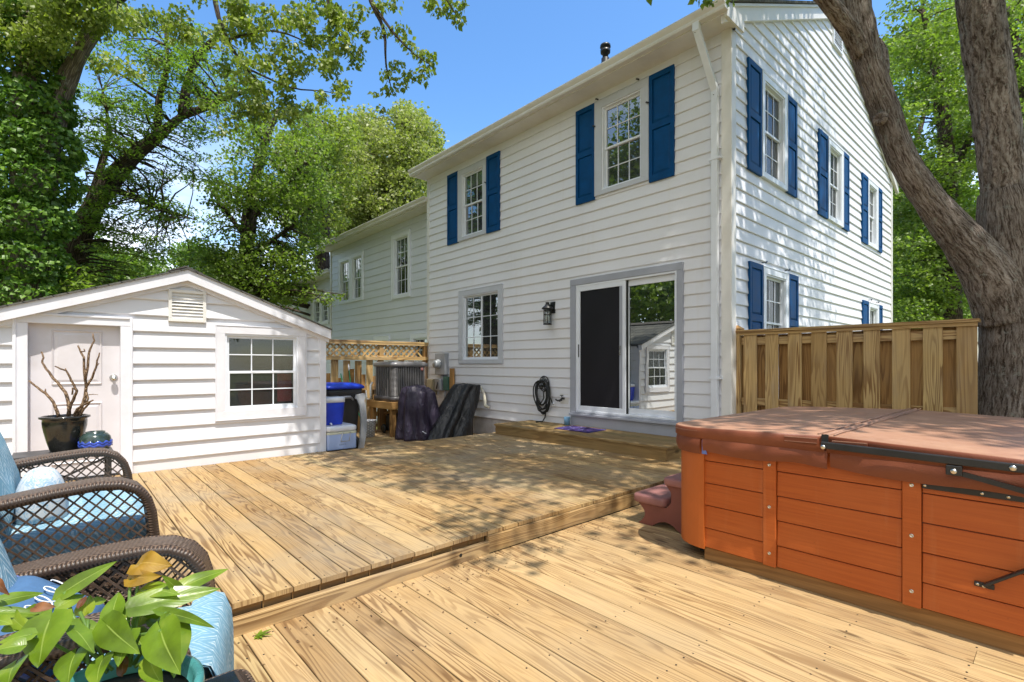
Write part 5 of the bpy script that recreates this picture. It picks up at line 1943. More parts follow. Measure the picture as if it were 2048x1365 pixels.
# ------------------------------------------------------------------ wicker armchairs
def mat_fabric(name, base, pale, sc=1.0):
    b = NT(name)
    uv = b.coord('Object')
    s = b.sep(uv)
    x = b.math('MULTIPLY', b.math('ADD', s[0], b.math('MULTIPLY', s[2], 0.9)), 22.0 * sc)
    y = b.math('MULTIPLY', s[1], 22.0 * sc)
    tri = b.math('ABSOLUTE', b.math('SUBTRACT', b.math('FRACT', b.math('MULTIPLY', y, 0.25)), 0.5))
    band = b.math('FRACT', b.math('ADD', b.math('MULTIPLY', x, 0.85), b.math('MULTIPLY', tri, 3.4)))
    line = b.ramp(band, [(0.0, 0.0), (0.28, 0.0), (0.34, 1.0), (0.52, 1.0), (0.58, 0.0), (0.74, 0.0), (0.78, 0.8), (0.88, 0.8), (0.93, 0.0)])
    dash = b.ramp(b.math('FRACT', b.math('MULTIPLY', y, 2.3)), [(0.0, 0.25), (0.25, 1.0), (0.75, 1.0), (1.0, 0.25)])
    big = b.ramp(b.math('FRACT', b.math('MULTIPLY', x, 0.17)), [(0.0, 1.0), (0.46, 1.0), (0.52, 0.45), (0.94, 0.45), (1.0, 1.0)])
    weave = b.noise(uv, 260, 2)
    f = b.math('MULTIPLY', b.math('MULTIPLY', line, dash), big)
    f = b.math('MULTIPLY', f, b.ramp(weave, [(0.3, 0.55), (0.6, 1.0)]))
    c = b.mix(f, base, pale)
    c = b.mix(0.35, c, b.ramp(b.noise(uv, 6, 4), [(0.3, 0.75), (0.7, 1.2)]), 'MULTIPLY')
    return b.done(b.pbr(c, 0.85, b.bump(b.math('ADD', weave, f), 0.4, 0.003), 0, 0.15))


M['fabric'] = mat_fabric('cushion_print', (0.175, 0.335, 0.44), (0.60, 0.71, 0.75), 1.5)
M['navy'] = mat_plain('cushion_side_navy', (0.020, 0.045, 0.11), 0.9, 0.3, 30)
M['pillow'] = mat_plain('pillow_blue', (0.060, 0.140, 0.275), 0.85, 0.10, 60)
M['script'] = mat_plain('white_print', (0.72, 0.74, 0.78), 0.8, 0.05)

ARM = [(-0.30, 0.570), (-0.20, 0.588), (-0.08, 0.607), (0.10, 0.630), (0.24, 0.640), (0.315, 0.632), (0.37, 0.605), (0.405, 0.56), (0.422, 0.50), (0.432, 0.40), (0.436, 0.20), (0.44, 0.0)]
def arm_z(x):
    for (x0, z0), (x1, z1) in zip(ARM, ARM[1:]):
        if x0 <= x <= x1 and x1 - x0 > 1e-6:
            return z0 + (z1 - z0) * (x - x0) / (x1 - x0)
    return -1


def wicker_chair(loc, rz, hw, label, back_h=0.95, skins=(-1, 1)):
    t = thing('wicker_armchair', loc, label, 'armchair', 'brown wicker armchairs with blue cushions')
    t.rotation_euler = (0, 0, rz)
    for s in (-1, 1):
        yc = s * hw
        # arm band
        mb = MB()
        loops = []
        for k, (x, z) in enumerate(ARM):
            x0, z0 = ARM[max(0, k - 1)]
            x1, z1 = ARM[min(len(ARM) - 1, k + 1)]
            d = Vector((x1 - x0, 0, z1 - z0)).normalized()
            nrm = Vector((-d.z, 0, d.x))
            lp = []
            for a, b_ in rrect(0, 0, 0.060, 0.015, 0.012, 3):
                lp.append(Vector((x, yc + a, z)) + nrm * b_)
            loops.append(lp)
        # resample finely for shading
        fine = []
        for A, B in zip(loops, loops[1:]):
            for f in (0.0, 0.34, 0.67):
                fine.append([p.lerp(q, f) for p, q in zip(A, B)])
        fine.append(loops[-1])
        mb.loft(fine)
        arm = mb.build('arm', M['wicker'], t, local=True)
        mb = MB()
        for e in (-1, 1):
            pts = []
            for (x0, z0), (x1, z1) in zip(ARM, ARM[1:]):
                for f in (0.0, 0.25, 0.5, 0.75):
                    pts.append((x0 + (x1 - x0) * f, yc + e * 0.060, z0 + (z1 - z0) * f - 0.004))
            mb.tube(pts, 0.0185, 10)
        mb.build('rolled_edge', M['wicker_roll'], arm, local=True)
        # two skins of diagonal lattice
        for lay in skins:
            mb = MB()
            for sg in (-1, 1):
                c = -1.6
                while c < 1.6:
                    ins = []
                    x = -0.29
                    while x <= 0.425:
                        z = sg * (x - 0.0) * 1.05 + c
                        if 0.19 < z < arm_z(min(x, 0.43)) - 0.005:
                            ins.append((x, z))
                        x += 0.005
                    if len(ins) > 3:
                        (xa, za), (xb, zb) = ins[0], ins[-1]
                        mb.beam((xa, yc + lay * 0.052 + sg * 0.002, za), (xb, yc + lay * 0.052 + sg * 0.002, zb), 0.0045, 0.0085, (0, 1, 0)) if False else mb.beam((xa, yc + lay * 0.052 + sg * 0.002, za), (xb, yc + lay * 0.052 + sg * 0.002, zb), 0.0068, 0.004, (0, 1, 0))
                    c += 0.049
            mb.build('lattice', M['wicker_strand'], arm, local=True)
        mb = MB()
        mb.box((-0.30, yc - 0.05, 0.04), (0.41, yc + 0.05, 0.19))
        mb.build('side_apron', M['wicker'], t, local=True)
        mb = MB()
        mb.tube([(-0.30, yc, 0.0), (-0.30, yc, 0.57)], 0.03, 10)
        mb.build('rear_post', M['wicker_roll'], t, local=True)
    mb = MB()
    mb.box((-0.28, -hw + 0.06, 0.04), (0.40, hw - 0.06, 0.285))
    mb.build('seat_base', M['wicker'], t, local=True)
    mb = MB()
    mb.hexa([(-0.33, -hw, 0.1), (-0.27, -hw, 0.1), (-0.27, hw, 0.1), (-0.33, hw, 0.1), (-0.47, -hw, back_h - 0.06), (-0.43, -hw, back_h - 0.06), (-0.43, hw, back_h - 0.06), (-0.47, hw, back_h - 0.06)])
    mb.build('back_panel', M['wicker'], t, local=True)
    mb = MB()
    soft_box(mb, -0.22, 0.47, -hw + 0.072, hw - 0.072, 0.29, 0.44, 0.045, 0.07, puff=0.025)
    mb.build('seat_cushion', M['fabric'], t, local=True)
    # back cushion, reclined
    mb = MB()
    def tilt(p):
        a = R(17)
        q = p - Vector((0.0, 0, 0.45))
        return Vector((0.0 + q.x * math.cos(a) - q.z * math.sin(a), q.y, 0.45 + q.x * math.sin(a) + q.z * math.cos(a)))
    def side(p):
        # built lying down, then stood up: x <- z
        return tilt(Vector((-0.04 + p.z, p.y, 0.44 + p.x)))
    soft_box(mb, 0.0, back_h - 0.42, -hw + 0.075, hw - 0.075, -0.13, 0.02, 0.05, 0.09, puff=0.05, xf=side)
    mb.build('back_cushion', M['fabric'], t, local=True)
    return t


ch_far = wicker_chair((-0.12, 3.275, UP), R(0), 0.515, 'wide wicker armchair nearest the shed with a rolled white towel on its seat', skins=(-1,))
ch_near = wicker_chair((-0.085, 1.975, 0.0), R(-16), 0.318, 'wicker armchair nearest the leafy pot with a plain blue pillow on its seat')
# printed throw hanging over the front of the near chair
mb = MB()
loops = []
for k in range(9):
    t_ = k / 8
    x = 0.40 + 0.112 * math.sin(min(1, t_ * 2.2) * math.pi / 2)
    z = 0.466 - 0.40 * max(0, t_ - 0.22) / 0.78 - 0.006 * t_
    loops.append([(x + 0.006 * math.sin(j * 1.3 + k * 0.4) * t_, -0.25 + 0.50 * j / 14, z) for j in range(15)])
mb.loft(loops, False, False, True, False)
mb.loft([[(x - 0.006, y, z - 0.002) for x, y, z in lp] for lp in loops][::-1], False, False, True, False)
mb.build('seat_throw', M['fabric'], ch_near, local=True)

# rolled towel on the far chair
def mat_towel():
    b = NT('towel_white_blue')
    oc = b.coord('Object')
    n1 = b.noise(oc, 16, 3, 0.6, 1.2)
    c = b.ramp(n1, [(0.44, (0.54, 0.58, 0.62)), (0.50, (0.24, 0.40, 0.55)), (0.54, (0.54, 0.58, 0.62))])
    return b.done(b.pbr(c, 0.9, b.bump(b.noise(oc, 180, 2), 0.4, 0.003), 0, 0.1))
mb = MB()
loops = []
for k in range(15):
    t_ = k / 14
    z = t_
    rad = max(0.012, math.sin(math.pi * (0.06 + 0.94 * (1 - t_) ** 0.9 * 0.5 + 0.0)) ** 0.7)
    zz = 0.605 + 0.225 * math.sin(t_ * math.pi / 2)
    lp = []
    for j in range(24):
        a = 2 * math.pi * j / 24
        w = 1 + 0.04 * mnoise.noise(Vector((math.cos(a) * 2, math.sin(a) * 2, t_ * 3)))
        rr_ = max(0.02, math.cos(t_ * math.pi / 2)) ** 0.8 * (1 - 0.12 * (1 - t_) ** 3)
        lp.append((-0.06 + 0.100 * rr_ * w * math.cos(a), 3.065 + 0.112 * rr_ * w * math.sin(a), zz))
    loops.append(lp)
mb.loft(loops)
tag(mb.build('rolled_towel', mat_towel()), 'rolled white and pale blue towel on the far wicker armchair', 'towel')

# blue pillow with white script on the near chair
pw = MB()
loops = []
cth, sth = math.cos(R(-16)), math.sin(R(-16))
def pil(u, v, w):
    """local: u along the chair's width, v up the pillow, w thickness"""
    a = R(62)
    lx = 0.05 - v * 0.62 + w * 0.55
    lz = 0.560 + v * 0.42 + w * 0.80
    ly = -0.04 + u
    return Vector((-0.085 + lx * cth - ly * sth, 1.975 + lx * sth + ly * cth, lz))
N_ = 14
def pill_grid(side):
    g_ = []
    for i in range(N_ + 1):
        row = []
        for j in range(N_ + 1):
            u, v = -1 + 2 * i / N_, -1 + 2 * j / N_
            e = (1 - u ** 4) * (1 - v ** 4)
            th = side * 0.062 * max(0, e) ** 0.55
            pinch = 1 - 0.08 * (abs(u) ** 2 * (1 - abs(v) ** 2) + abs(v) ** 2 * (1 - abs(u) ** 2)) * 0 - 0.06 * (1 - abs(u)) * (abs(v) ** 3) * 0.5
            row.append(pil(0.215 * u * (1 - 0.06 * (1 - v * v)), 0.185 * v * (1 - 0.06 * (1 - u * u)), th + 0.006 * mnoise.noise(Vector((u * 2, v * 2, side)))))
        g_.append(row)
    return g_
top_g = pill_grid(1)
pw.loft(top_g, False, False, True, False)
pw.loft([r_[::-1] for r_ in pill_grid(-1)], False, False, True, False)
pillow = pw.build('pillow', M['pillow'])
tag(pillow, 'plain blue pillow with white script lying on the near wicker chair', 'pillow')
mb = MB()
def on_pillow(u, v):
    e = (1 - u ** 4) * (1 - v ** 4)
    return pil(0.215 * u * (1 - 0.06 * (1 - v * v)), 0.185 * v * (1 - 0.06 * (1 - u * u)), 0.066 * max(0, e) ** 0.55 + 0.006)
pts = []
for k in range(120):
    t_ = k / 119
    pts.append(on_pillow(0.62 - 1.30 * t_ + 0.13 * math.sin(t_ * 26), 0.18 + 0.20 * math.cos(t_ * 26)))
mb.tube(pts, 0.0022, 5)
mb.build('script_print', M['script'], pillow)
mb = MB()
ed = [pil(0.215 * u, 0.185 * v, 0.0) for u, v in [(-1 + 2 * k / 12, -1) for k in range(13)] + [(1, -1 + 2 * k / 12) for k in range(1, 13)] + [(1 - 2 * k / 12, 1) for k in range(1, 13)] + [(-1, 1 - 2 * k / 12) for k in range(1, 13)]]
mb.tube(ed, 0.005, 6)
mb.build('piping', mat_plain('piping_lilac', (0.16, 0.20, 0.46), 0.8), pillow)

# ------------------------------------------------------------------ table with the black pot and the blue bowl
tb = thing('plant_table', (0.12, 5.55, UP), 'low dark table behind the far armchair holding two glazed pots', 'table')
mb = MB()
mb.box((-0.28, 5.38, 0.545), (0.335, 5.74, 0.570))
mb.build('tabletop', M['black'], tb, bevel=0.004)
for x in (-0.25, 0.31):
    for y in (5.40, 5.72):
        mb = MB()
        mb.beam((x, y, UP), (x, y, 0.545), 0.03, 0.03)
        mb.build('leg', M['black'], tb)
mb = MB()
mb.beam((-0.25, 5.40, 0.25), (0.31, 5.40, 0.52), 0.016, 0.016)
mb.beam((-0.25, 5.40, 0.52), (0.31, 5.40, 0.25), 0.016, 0.016)
mb.build('cross_brace', M['black'], tb)
M['glaze_black'] = mat_plain('glaze_black', (0.020, 0.020, 0.018), 0.13, 0.4, 9, spec=0.6)
pc = at(4.2, 130, 835)
PCX, PCY = pc.x, pc.y
bp_ = thing('plant_pot', (PCX, PCY, 0.571), 'large glossy black pot with bare twisted stems before the shed door', 'plant pot')
mb = MB()
mb.lathe([(0.0, 0.0), (0.094, 0.0), (0.098, 0.01), (0.118, 0.08), (0.143, 0.20), (0.146, 0.24), (0.144, 0.262), (0.165, 0.270), (0.165, 0.284), (0.148, 0.289), (0.140, 0.275), (0.136, 0.23)], (PCX, PCY, 0.571), 40)
mb.build('pot', M['glaze_black'], bp_)
mb = MB()
mb.lathe([(0.0, 0.255), (0.135, 0.25), (0.137, 0.245)], (PCX, PCY, 0.571), 24)
mb.build('soil', mat_plain('potting_soil', (0.03, 0.022, 0.016), 0.95, 0.4, 40, bump=0.8), bp_)
M['twig'] = mat_bark('bare_stem', (0.10, 0.06, 0.035), (0.32, 0.22, 0.14), 30, 60, 0.5)
tw = MB()
def stem(px, r0, r1, dep=0.0):
    pts = [at(4.2 + dep * k / len(px), *p) for k, p in enumerate(px)]
    n = len(pts)
    sub = []
    for k in range(n - 1):
        for f in (0.0, 0.5):
            q = pts[k].lerp(pts[k + 1], f)
            sub.append(q + Vector((mnoise.noise(q * 30), mnoise.noise(q * 30 + Vector((5, 0, 0))), 0)) * 0.006)
    sub.append(pts[-1])
    tw.tube(sub, [r0 + (r1 - r0) * k / (len(sub) - 1) for k in range(len(sub))], 7)
stem([(118, 834), (110, 812), (102, 798), (92, 788), (80, 780), (70, 772), (58, 762)], 0.013, 0.007)
stem([(92, 788), (91, 778)], 0.007, 0.004)
stem([(138, 832), (137, 805), (130, 785), (118, 768), (107, 758), (98, 745), (89, 733), (84, 726), (87, 716), (83, 704)], 0.014, 0.006, 0.12)
stem([(135, 832), (142, 808), (150, 792), (153, 782), (148, 770), (140, 755), (133, 742), (121, 738), (110, 733)], 0.013, 0.005, -0.1)
stem([(133, 742), (131, 737)], 0.006, 0.004)
stem([(145, 790), (146, 776), (150, 780)], 0.007, 0.004)
stem([(150, 832), (163, 815), (170, 795), (172, 772), (170, 745), (168, 715), (162, 704), (156, 692)], 0.015, 0.006, 0.06)
stem([(170, 760), (175, 735), (178, 708), (182, 695), (188, 682), (186, 668)], 0.011, 0.005, 0.04)
stem([(172, 775), (184, 756), (192, 735), (194, 722), (199, 706)], 0.010, 0.005, -0.04)
stem([(192, 735), (198, 727)], 0.005, 0.003)
stem([(162, 704), (170, 703), (168, 698)], 0.006, 0.004)
stem([(147, 832), (155, 818), (166, 811), (175, 806), (186, 801)], 0.012, 0.006, -0.12)
stem([(160, 832), (168, 818), (176, 810), (183, 802)], 0.011, 0.006, -0.05)
stem([(178, 790), (186, 789), (196, 790)], 0.004, 0.002)
stem([(173, 785), (176, 797), (172, 806)], 0.009, 0.007)
tw.build('bare_stems', M['twig'], bp_)
bc = at(4.2, 191, 880)
bb = thing('glazed_bowl', (bc.x, bc.y, 0.571), 'small blue rimmed dark glazed bowl beside the black pot', 'bowl')
mb = MB()
mb.lathe([(0.0, 0.0), (0.085, 0.0), (0.104, 0.03), (0.110, 0.07), (0.100, 0.115), (0.078, 0.140), (0.064, 0.144), (0.066, 0.156), (0.056, 0.156), (0.064, 0.12)], (bc.x, bc.y, 0.571), 36)
mb.build('bowl', mat_plain('glaze_dark_green', (0.03, 0.05, 0.045), 0.14, 0.5, 14, spec=0.6), bb)
mb = MB()
for z0, col in ((0.045, 0), (0.066, 1)):
    loops = []
    for rr_, dz in ((0.108, -0.012), (0.114, -0.004), (0.114, 0.006), (0.106, 0.014)):
        loops.append([(bc.x + rr_ * math.cos(2 * math.pi * j / 72), bc.y + rr_ * math.sin(2 * math.pi * j / 72), 0.571 + z0 + dz + 0.007 * math.sin(j * 2 * math.pi / 6)) for j in range(72)])
    mb.loft(loops, False, False)
mb.build('wavy_band', mat_plain('glaze_blue', (0.035, 0.075, 0.42), 0.15, 0.35, 30, spec=0.6), bb)

# ------------------------------------------------------------------ black topped wicker side table and the teal pot of pothos
stt = thing('side_table', (0.1, 1.2, 0.0), 'small wicker side table with shiny black top under the leafy pot', 'side table')
mb = MB()
mb.box((-0.22, 0.93, 0.488), (0.335, 1.445, 0.50))
mb.build('tabletop', mat_plain('black_glass', (0.008, 0.008, 0.010), 0.08, 0.2, 3, spec=0.6), stt, bevel=0.003)
mb = MB()
soft_box(mb, -0.26, 0.375, 0.89, 1.485, 0.40, 0.487, 0.018, 0.04)
mb.build('rim', M['wicker'], stt)
for x in (-0.22, 0.335):
    for y in (0.94, 1.44):
        mb = MB()
        mb.tube([(x, y, 0.0), (x, y, 0.42)], 0.025, 10)
        mb.build('leg', M['wicker_roll'], stt)
PX, PY, PZ = 0.075, 1.30, 0.50
pp = thing('pothos_pot', (PX, PY, PZ), 'teal pot of broad leaved pothos in front of the near armchair', 'potted plant')
mb = MB()
mb.lathe([(0.0, 0.0), (0.105, 0.0), (0.115, 0.01), (0.140, 0.06), (0.146, 0.082), (0.160, 0.085), (0.165, 0.094), (0.163, 0.115), (0.151, 0.119), (0.144, 0.108), (0.138, 0.08)], (PX, PY, PZ + 0.001), 48)
mb.build('pot', mat_plain('teal_glaze', (0.055, 0.22, 0.215), 0.28, 0.3, 12, spec=0.5, dirt=((0.20, 0.36, 0.33), 0.4)), pp)
mb = MB()
mb.lathe([(0.0, 0.10), (0.09, 0.097), (0.140, 0.085)], (PX, PY, PZ), 28)
mb.build('soil', M['twig'] if False else mat_plain('bark_chips', (0.07, 0.045, 0.03), 0.95, 0.6, 60, bump=1.0), pp)


def mat_pothos(name, a, b_, vein):
    b = NT(name)
    uv = b.sep(b.coord('UV'))
    oc = b.coord('Object')
    n1 = b.noise(oc, 14, 4, 0.6)
    big = b.noise(oc, 7, 2, 0.5)
    c = b.ramp(b.math('ADD', b.math('MULTIPLY', n1, 0.4), b.math('MULTIPLY', big, 0.6)), [(0.36, tuple(q * 0.55 for q in a)), (0.5, a), (0.64, b_), (0.76, (b_[0] * 1.25, b_[1] * 1.08, b_[2]))])
    mid = b.math('ABSOLUTE', b.math('SUBTRACT', uv[1], 0.5))
    c = b.mix(b.ramp(mid, [(0.0, 0.8), (0.03, 0.0)]), c, vein)
    vn = b.math('SINE', b.math('MULTIPLY', b.math('ADD', uv[0], b.math('MULTIPLY', mid, -0.8)), 60.0))
    p = b.pbr(c, 0.30, b.bump(b.math('ADD', b.math('MULTIPLY', vn, 0.03), n1), 0.25, 0.004), 0, 0.5)
    tl = b.t.nodes.new('ShaderNodeBsdfTranslucent')
    b.t.links.new(b.mix(1.0, c, (1.5, 1.6, 0.6), 'MULTIPLY'), tl.inputs['Color'])
    m = b.t.nodes.new('ShaderNodeMixShader')
    m.inputs[0].default_value = 0.35
    b.t.links.new(p, m.inputs[1])
    b.t.links.new(tl.outputs[0], m.inputs[2])
    return b.done(m.outputs[0])


M['pothos'] = mat_pothos('pothos_leaf', (0.150, 0.245, 0.018), (0.290, 0.365, 0.042), (0.35, 0.45, 0.11))
M['pothos_y'] = mat_pothos('pothos_yellow', (0.38, 0.22, 0.03), (0.50, 0.34, 0.05), (0.55, 0.36, 0.10))
M['pothos_b'] = mat_pothos('pothos_brown', (0.16, 0.06, 0.025), (0.30, 0.13, 0.06), (0.3, 0.15, 0.08))
M['stem_green'] = mat_plain('stem_green', (0.11, 0.20, 0.035), 0.45, 0.2, 20)


def heart_leaf(mb, base, tip, width, up=(0, 0, 1), curl=0.12, fold=0.25, droop=0.10):
    """A heart-shaped leaf from base to tip; width in metres."""
    base, tip = Vector(base), Vector(tip)
    d = tip - base
    L = d.length
    d.normalize()
    upv = Vector(up)
    side = d.cross(upv).normalized()
    nrm = side.cross(d).normalized()
    nu, nv = 12, 8
    loops = []
    uvs = []
    for i in range(nu + 1):
        u = i / nu
        # heart outline: wide near the base, long tip
        w = (math.sin(math.pi * min(1, u ** 0.55)) ** 0.8) * (1 - 0.25 * u)
        back = -0.20 * math.exp(-((u) / 0.16) ** 2)
        row = []
        for j in range(nv + 1):
            v = -1 + 2 * j / nv
            along = u + back * abs(v) * 1.0 - 0.05 * abs(v) * (1 - u)
            h = -droop * L * (u ** 2) + fold * width * 0.5 * abs(v) * w * (1 - 0.4 * abs(v)) + curl * width * math.sin(u * 5 + v) * 0.25
            row.append(base + d * (along * L) + side * (v * w * width * 0.5) + nrm * h)
        loops.append(row)
    i0 = len(mb.v)
    for row in loops:
        mb.v.extend([tuple(p) for p in row])
    n = nv + 1
    for i in range(nu):
        for j in range(nv):
            mb.f.append((i0 + i * n + j, i0 + i * n + j + 1, i0 + (i + 1) * n + j + 1, i0 + (i + 1) * n + j))
            mb.uv.append([(i / nu, j / nv), (i / nu, (j + 1) / nv), ((i + 1) / nu, (j + 1) / nv), ((i + 1) / nu, j / nv)])
            mb.sm.append(True)


# leaves: base (pixel, depth), tip (pixel, depth), width, normal
def lf(mb, b0, d0, t0, d1, wpx, up=(0.1, -0.35, 0.9), **kw):
    heart_leaf(mb, at(d0, *b0), at(d1, *t0), wpx * 0.93 / 1005.0 * (d0 + d1) / 2, up, **kw)
toward = (-0.55, -0.65, 0.5)
mb = MB()
lf(mb, (100, 1240), 1.06, (70, 1335), 1.00, 112, toward, droop=0.05, fold=0.12)
lf(mb, (129, 1184), 1.14, (229, 1121), 1.18, 40, (-0.3, -0.7, 0.55))
lf(mb, (360, 1177), 1.22, (458, 1132), 1.30, 40, (-0.1, -0.5, 0.8))
lf(mb, (292, 1180), 1.18, (353, 1180), 1.16, 42, (0.0, -0.6, 0.7), droop=0.2)
lf(mb, (358, 1182), 1.20, (328, 1152), 1.16, 26, (-0.2, -0.6, 0.6))
lf(mb, (280, 1212), 1.14, (442, 1173), 1.22, 58, (-0.15, -0.6, 0.7), droop=0.06)
lf(mb, (226, 1234), 1.10, (233, 1182), 1.14, 54, (-0.5, -0.75, 0.2))
lf(mb, (214, 1250), 1.08, (269, 1306), 1.02, 72, toward, droop=0.10)
lf(mb, (330, 1226), 1.12, (436, 1248), 1.16, 34, (0.0, -0.35, 0.9), droop=0.12)
lf(mb, (322, 1262), 1.06, (349, 1345), 0.98, 92, toward, droop=0.12)
lf(mb, (345, 1245), 1.12, (356, 1352), 1.06, 80, (0.45, -0.6, 0.5), droop=0.10)
lf(mb, (-6, 1206), 1.12, (90, 1181), 1.18, 36, (-0.2, -0.5, 0.8))
lf(mb, (-10, 1226), 1.08, (92, 1224), 1.12, 30, (-0.2, -0.45, 0.85))
lf(mb, (122, 1212), 1.12, (170, 1186), 1.16, 42, (-0.4, -0.5, 0.6))
lf(mb, (146, 1250), 1.10, (216, 1262), 1.10, 40, (0.0, -0.3, 0.9))
lf(mb, (60, 1270), 1.02, (-8, 1284), 1.0, 34, (-0.3, -0.5, 0.8))
lf(mb, (40, 1292), 1.0, (-20, 1300), 0.98, 42, (-0.3, -0.4, 0.8))
lf(mb, (150, 1260), 1.06, (190, 1300), 1.02, 40, (0.2, -0.4, 0.8))
lf(mb, (170, 1225), 1.16, (178, 1190), 1.18, 44, (-0.5, -0.7, 0.3))
lf(mb, (255, 1262), 1.14, (300, 1300), 1.10, 62, (0.3, -0.4, 0.8))
lf(mb, (258, 1270), 1.08, (232, 1330), 1.02, 58, toward)
lf(mb, (20, 1230), 1.10, (48, 1262), 1.05, 34, toward)
lf(mb, (280, 1245), 1.16, (300, 1206), 1.20, 40, (-0.4, -0.6, 0.5))
lf(mb, (30, 1330), 1.0, (8, 1372), 0.95, 70, toward)
lf(mb, (150, 1310), 1.04, (128, 1368), 0.98, 74, toward)
lf(mb, (205, 1320), 1.04, (186, 1372), 0.98, 60, toward)
lf(mb, (300, 1320), 1.06, (318, 1372), 1.0, 56, toward)
lf(mb, (190, 1270), 1.12, (232, 1282), 1.10, 46, (0.1, -0.5, 0.7))
lf(mb, (238, 1244), 1.16, (262, 1232), 1.17, 40, (-0.3, -0.6, 0.5))
lf(mb, (310, 1240), 1.17, (330, 1262), 1.15, 44, (0.2, -0.6, 0.6))
lf(mb, (60, 1222), 1.14, (110, 1236), 1.12, 40, (-0.1, -0.5, 0.7))
lf(mb, (20, 1252), 1.08, (66, 1250), 1.08, 40, (-0.1, -0.45, 0.8))
lf(mb, (-8, 1240), 1.06, (24, 1246), 1.05, 30, (-0.1, -0.45, 0.8))
lf(mb, (300, 1215), 1.18, (318, 1236), 1.16, 40, (-0.2, -0.6, 0.6))
lf(mb, (190, 1205), 1.18, (214, 1198), 1.20, 26, (-0.1, -0.5, 0.8))
mb.build('foliage', M['pothos'], pp)
mb = MB()
lf(mb, (278, 1130), 1.20, (328, 1122), 1.18, 60, (-0.3, -0.6, 0.7), droop=0.28, curl=0.4)
yo = mb.build('yellow_leaf', M['pothos_y'], pp)
yo['label'] = 'yellowing leaf with rusty patch standing highest'
mb = MB()
lf(mb, (262, 1158), 1.18, (310, 1152), 1.16, 38, (-0.3, -0.8, 0.4), droop=0.2, curl=0.4)
yo = mb.build('yellow_leaf', M['pothos_y'], pp)
yo['label'] = 'yellow leaf hanging just below the highest one'
for dl in (((72, 1216), 1.10, (108, 1212), 1.10, 24, (-0.3, -0.6, 0.7)), ((160, 1212), 1.12, (172, 1190), 1.14, 16, (-0.4, -0.7, 0.5)), ((245, 1345), 1.06, (250, 1310), 1.08, 26, (-0.5, -0.7, 0.2)),
           ((172, 1290), 1.08, (166, 1268), 1.08, 16, (-0.5, -0.7, 0.2)), ((-4, 1165), 1.1, (14, 1190), 1.08, 20, toward)):
    mb = MB()
    lf(mb, *dl, curl=0.45)
    mb.build('dead_leaf', M['pothos_b'], pp)
mb = MB()
def vine(pts, r=0.0035):
    mb.tube([at(d, *p) for *p, d in pts], r, 7)
vine([(240, 1345, 1.08), (228, 1290, 1.10), (226, 1250, 1.10), (226, 1234, 1.10)])
vine([(262, 1330, 1.10), (268, 1250, 1.14), (274, 1180, 1.18), (279, 1130, 1.20)])
vine([(255, 1330, 1.10), (257, 1230, 1.15), (259, 1185, 1.17), (262, 1158, 1.18)])
vine([(250, 1340, 1.08), (280, 1270, 1.10), (322, 1262, 1.06)])
vine([(260, 1335, 1.10), (275, 1240, 1.14), (290, 1195, 1.17), (293, 1180, 1.18)])
vine([(265, 1330, 1.10), (320, 1260, 1.13), (350, 1210, 1.18), (358, 1180, 1.20)])
vine([(225, 1340, 1.08), (180, 1300, 1.10), (145, 1230, 1.13), (129, 1184, 1.14)])
vine([(225, 1340, 1.08), (160, 1290, 1.08), (142, 1255, 1.08), (104, 1243, 1.06)])
vine([(215, 1345, 1.08), (110, 1290, 1.08), (60, 1270, 1.02)])
vine([(270, 1330, 1.10), (300, 1260, 1.12), (332, 1226, 1.12)])
vine([(270, 1335, 1.08), (330, 1290, 1.10), (345, 1245, 1.12)])
vine([(220, 1340, 1.09), (175, 1260, 1.10), (160, 1225, 1.12)])
vine([(180, 1360, 1.06), (172, 1290, 1.08), (176, 1240, 1.10)])
mb.build('stems', M['stem_green'], pp)

# a fallen green maple leaf on the lower deck
mb = MB()
lc = Vector((0.70, 2.56, 0.008))
loops = []
for a, L, w in ((0.3, 0.07, 0.024), (1.1, 0.055, 0.022), (-0.6, 0.06, 0.022), (1.9, 0.04, 0.018), (-1.5, 0.04, 0.018)):
    d = Vector((math.cos(a), math.sin(a), 0.16))
    heart_leaf(mb, lc - d * 0.008, lc + d * L, w, (0.1, 0.1, 1), 0.2, 0.5, 0.1)
tag(mb.build('fallen_leaf', M['pothos']), 'single fallen green maple leaf on the lower deck by the rim board', 'leaf')
# crumbs of leaf litter
mb = MB()
rl = random.Random(11)
for k in range(420):
    if rl.random() < 0.5:
        x, y, z = rl.uniform(0.4, 4.4), EDGE - 0.05 - abs(rl.gauss(0, 0.22)), 0.003
    else:
        x, y, z = rl.uniform(0.6, 6.0), rl.uniform(2.75, 6.3), UP + 0.003
    s_ = rl.uniform(0.004, 0.013)
    a = rl.uniform(0, 6.28)
    d = Vector((math.cos(a), math.sin(a), rl.uniform(-.1, .3))) * s_
    n_ = Vector((-d.y, d.x, 0)) * rl.uniform(0.2, 0.6)
    p = Vector((x, y, z))
    mb.face([p - d, p + n_ + Vector((0, 0, .002)), p + d, p - n_])
tag(mb.build('leaf_litter', mat_plain('dry_litter', (0.16, 0.085, 0.035), 0.9, 0.5, 20)), 'dry brown crumbs and flecks strewn over the decks', 'litter', kind='stuff')

# ------------------------------------------------------------------ trees
RNG = np.random.default_rng(12)


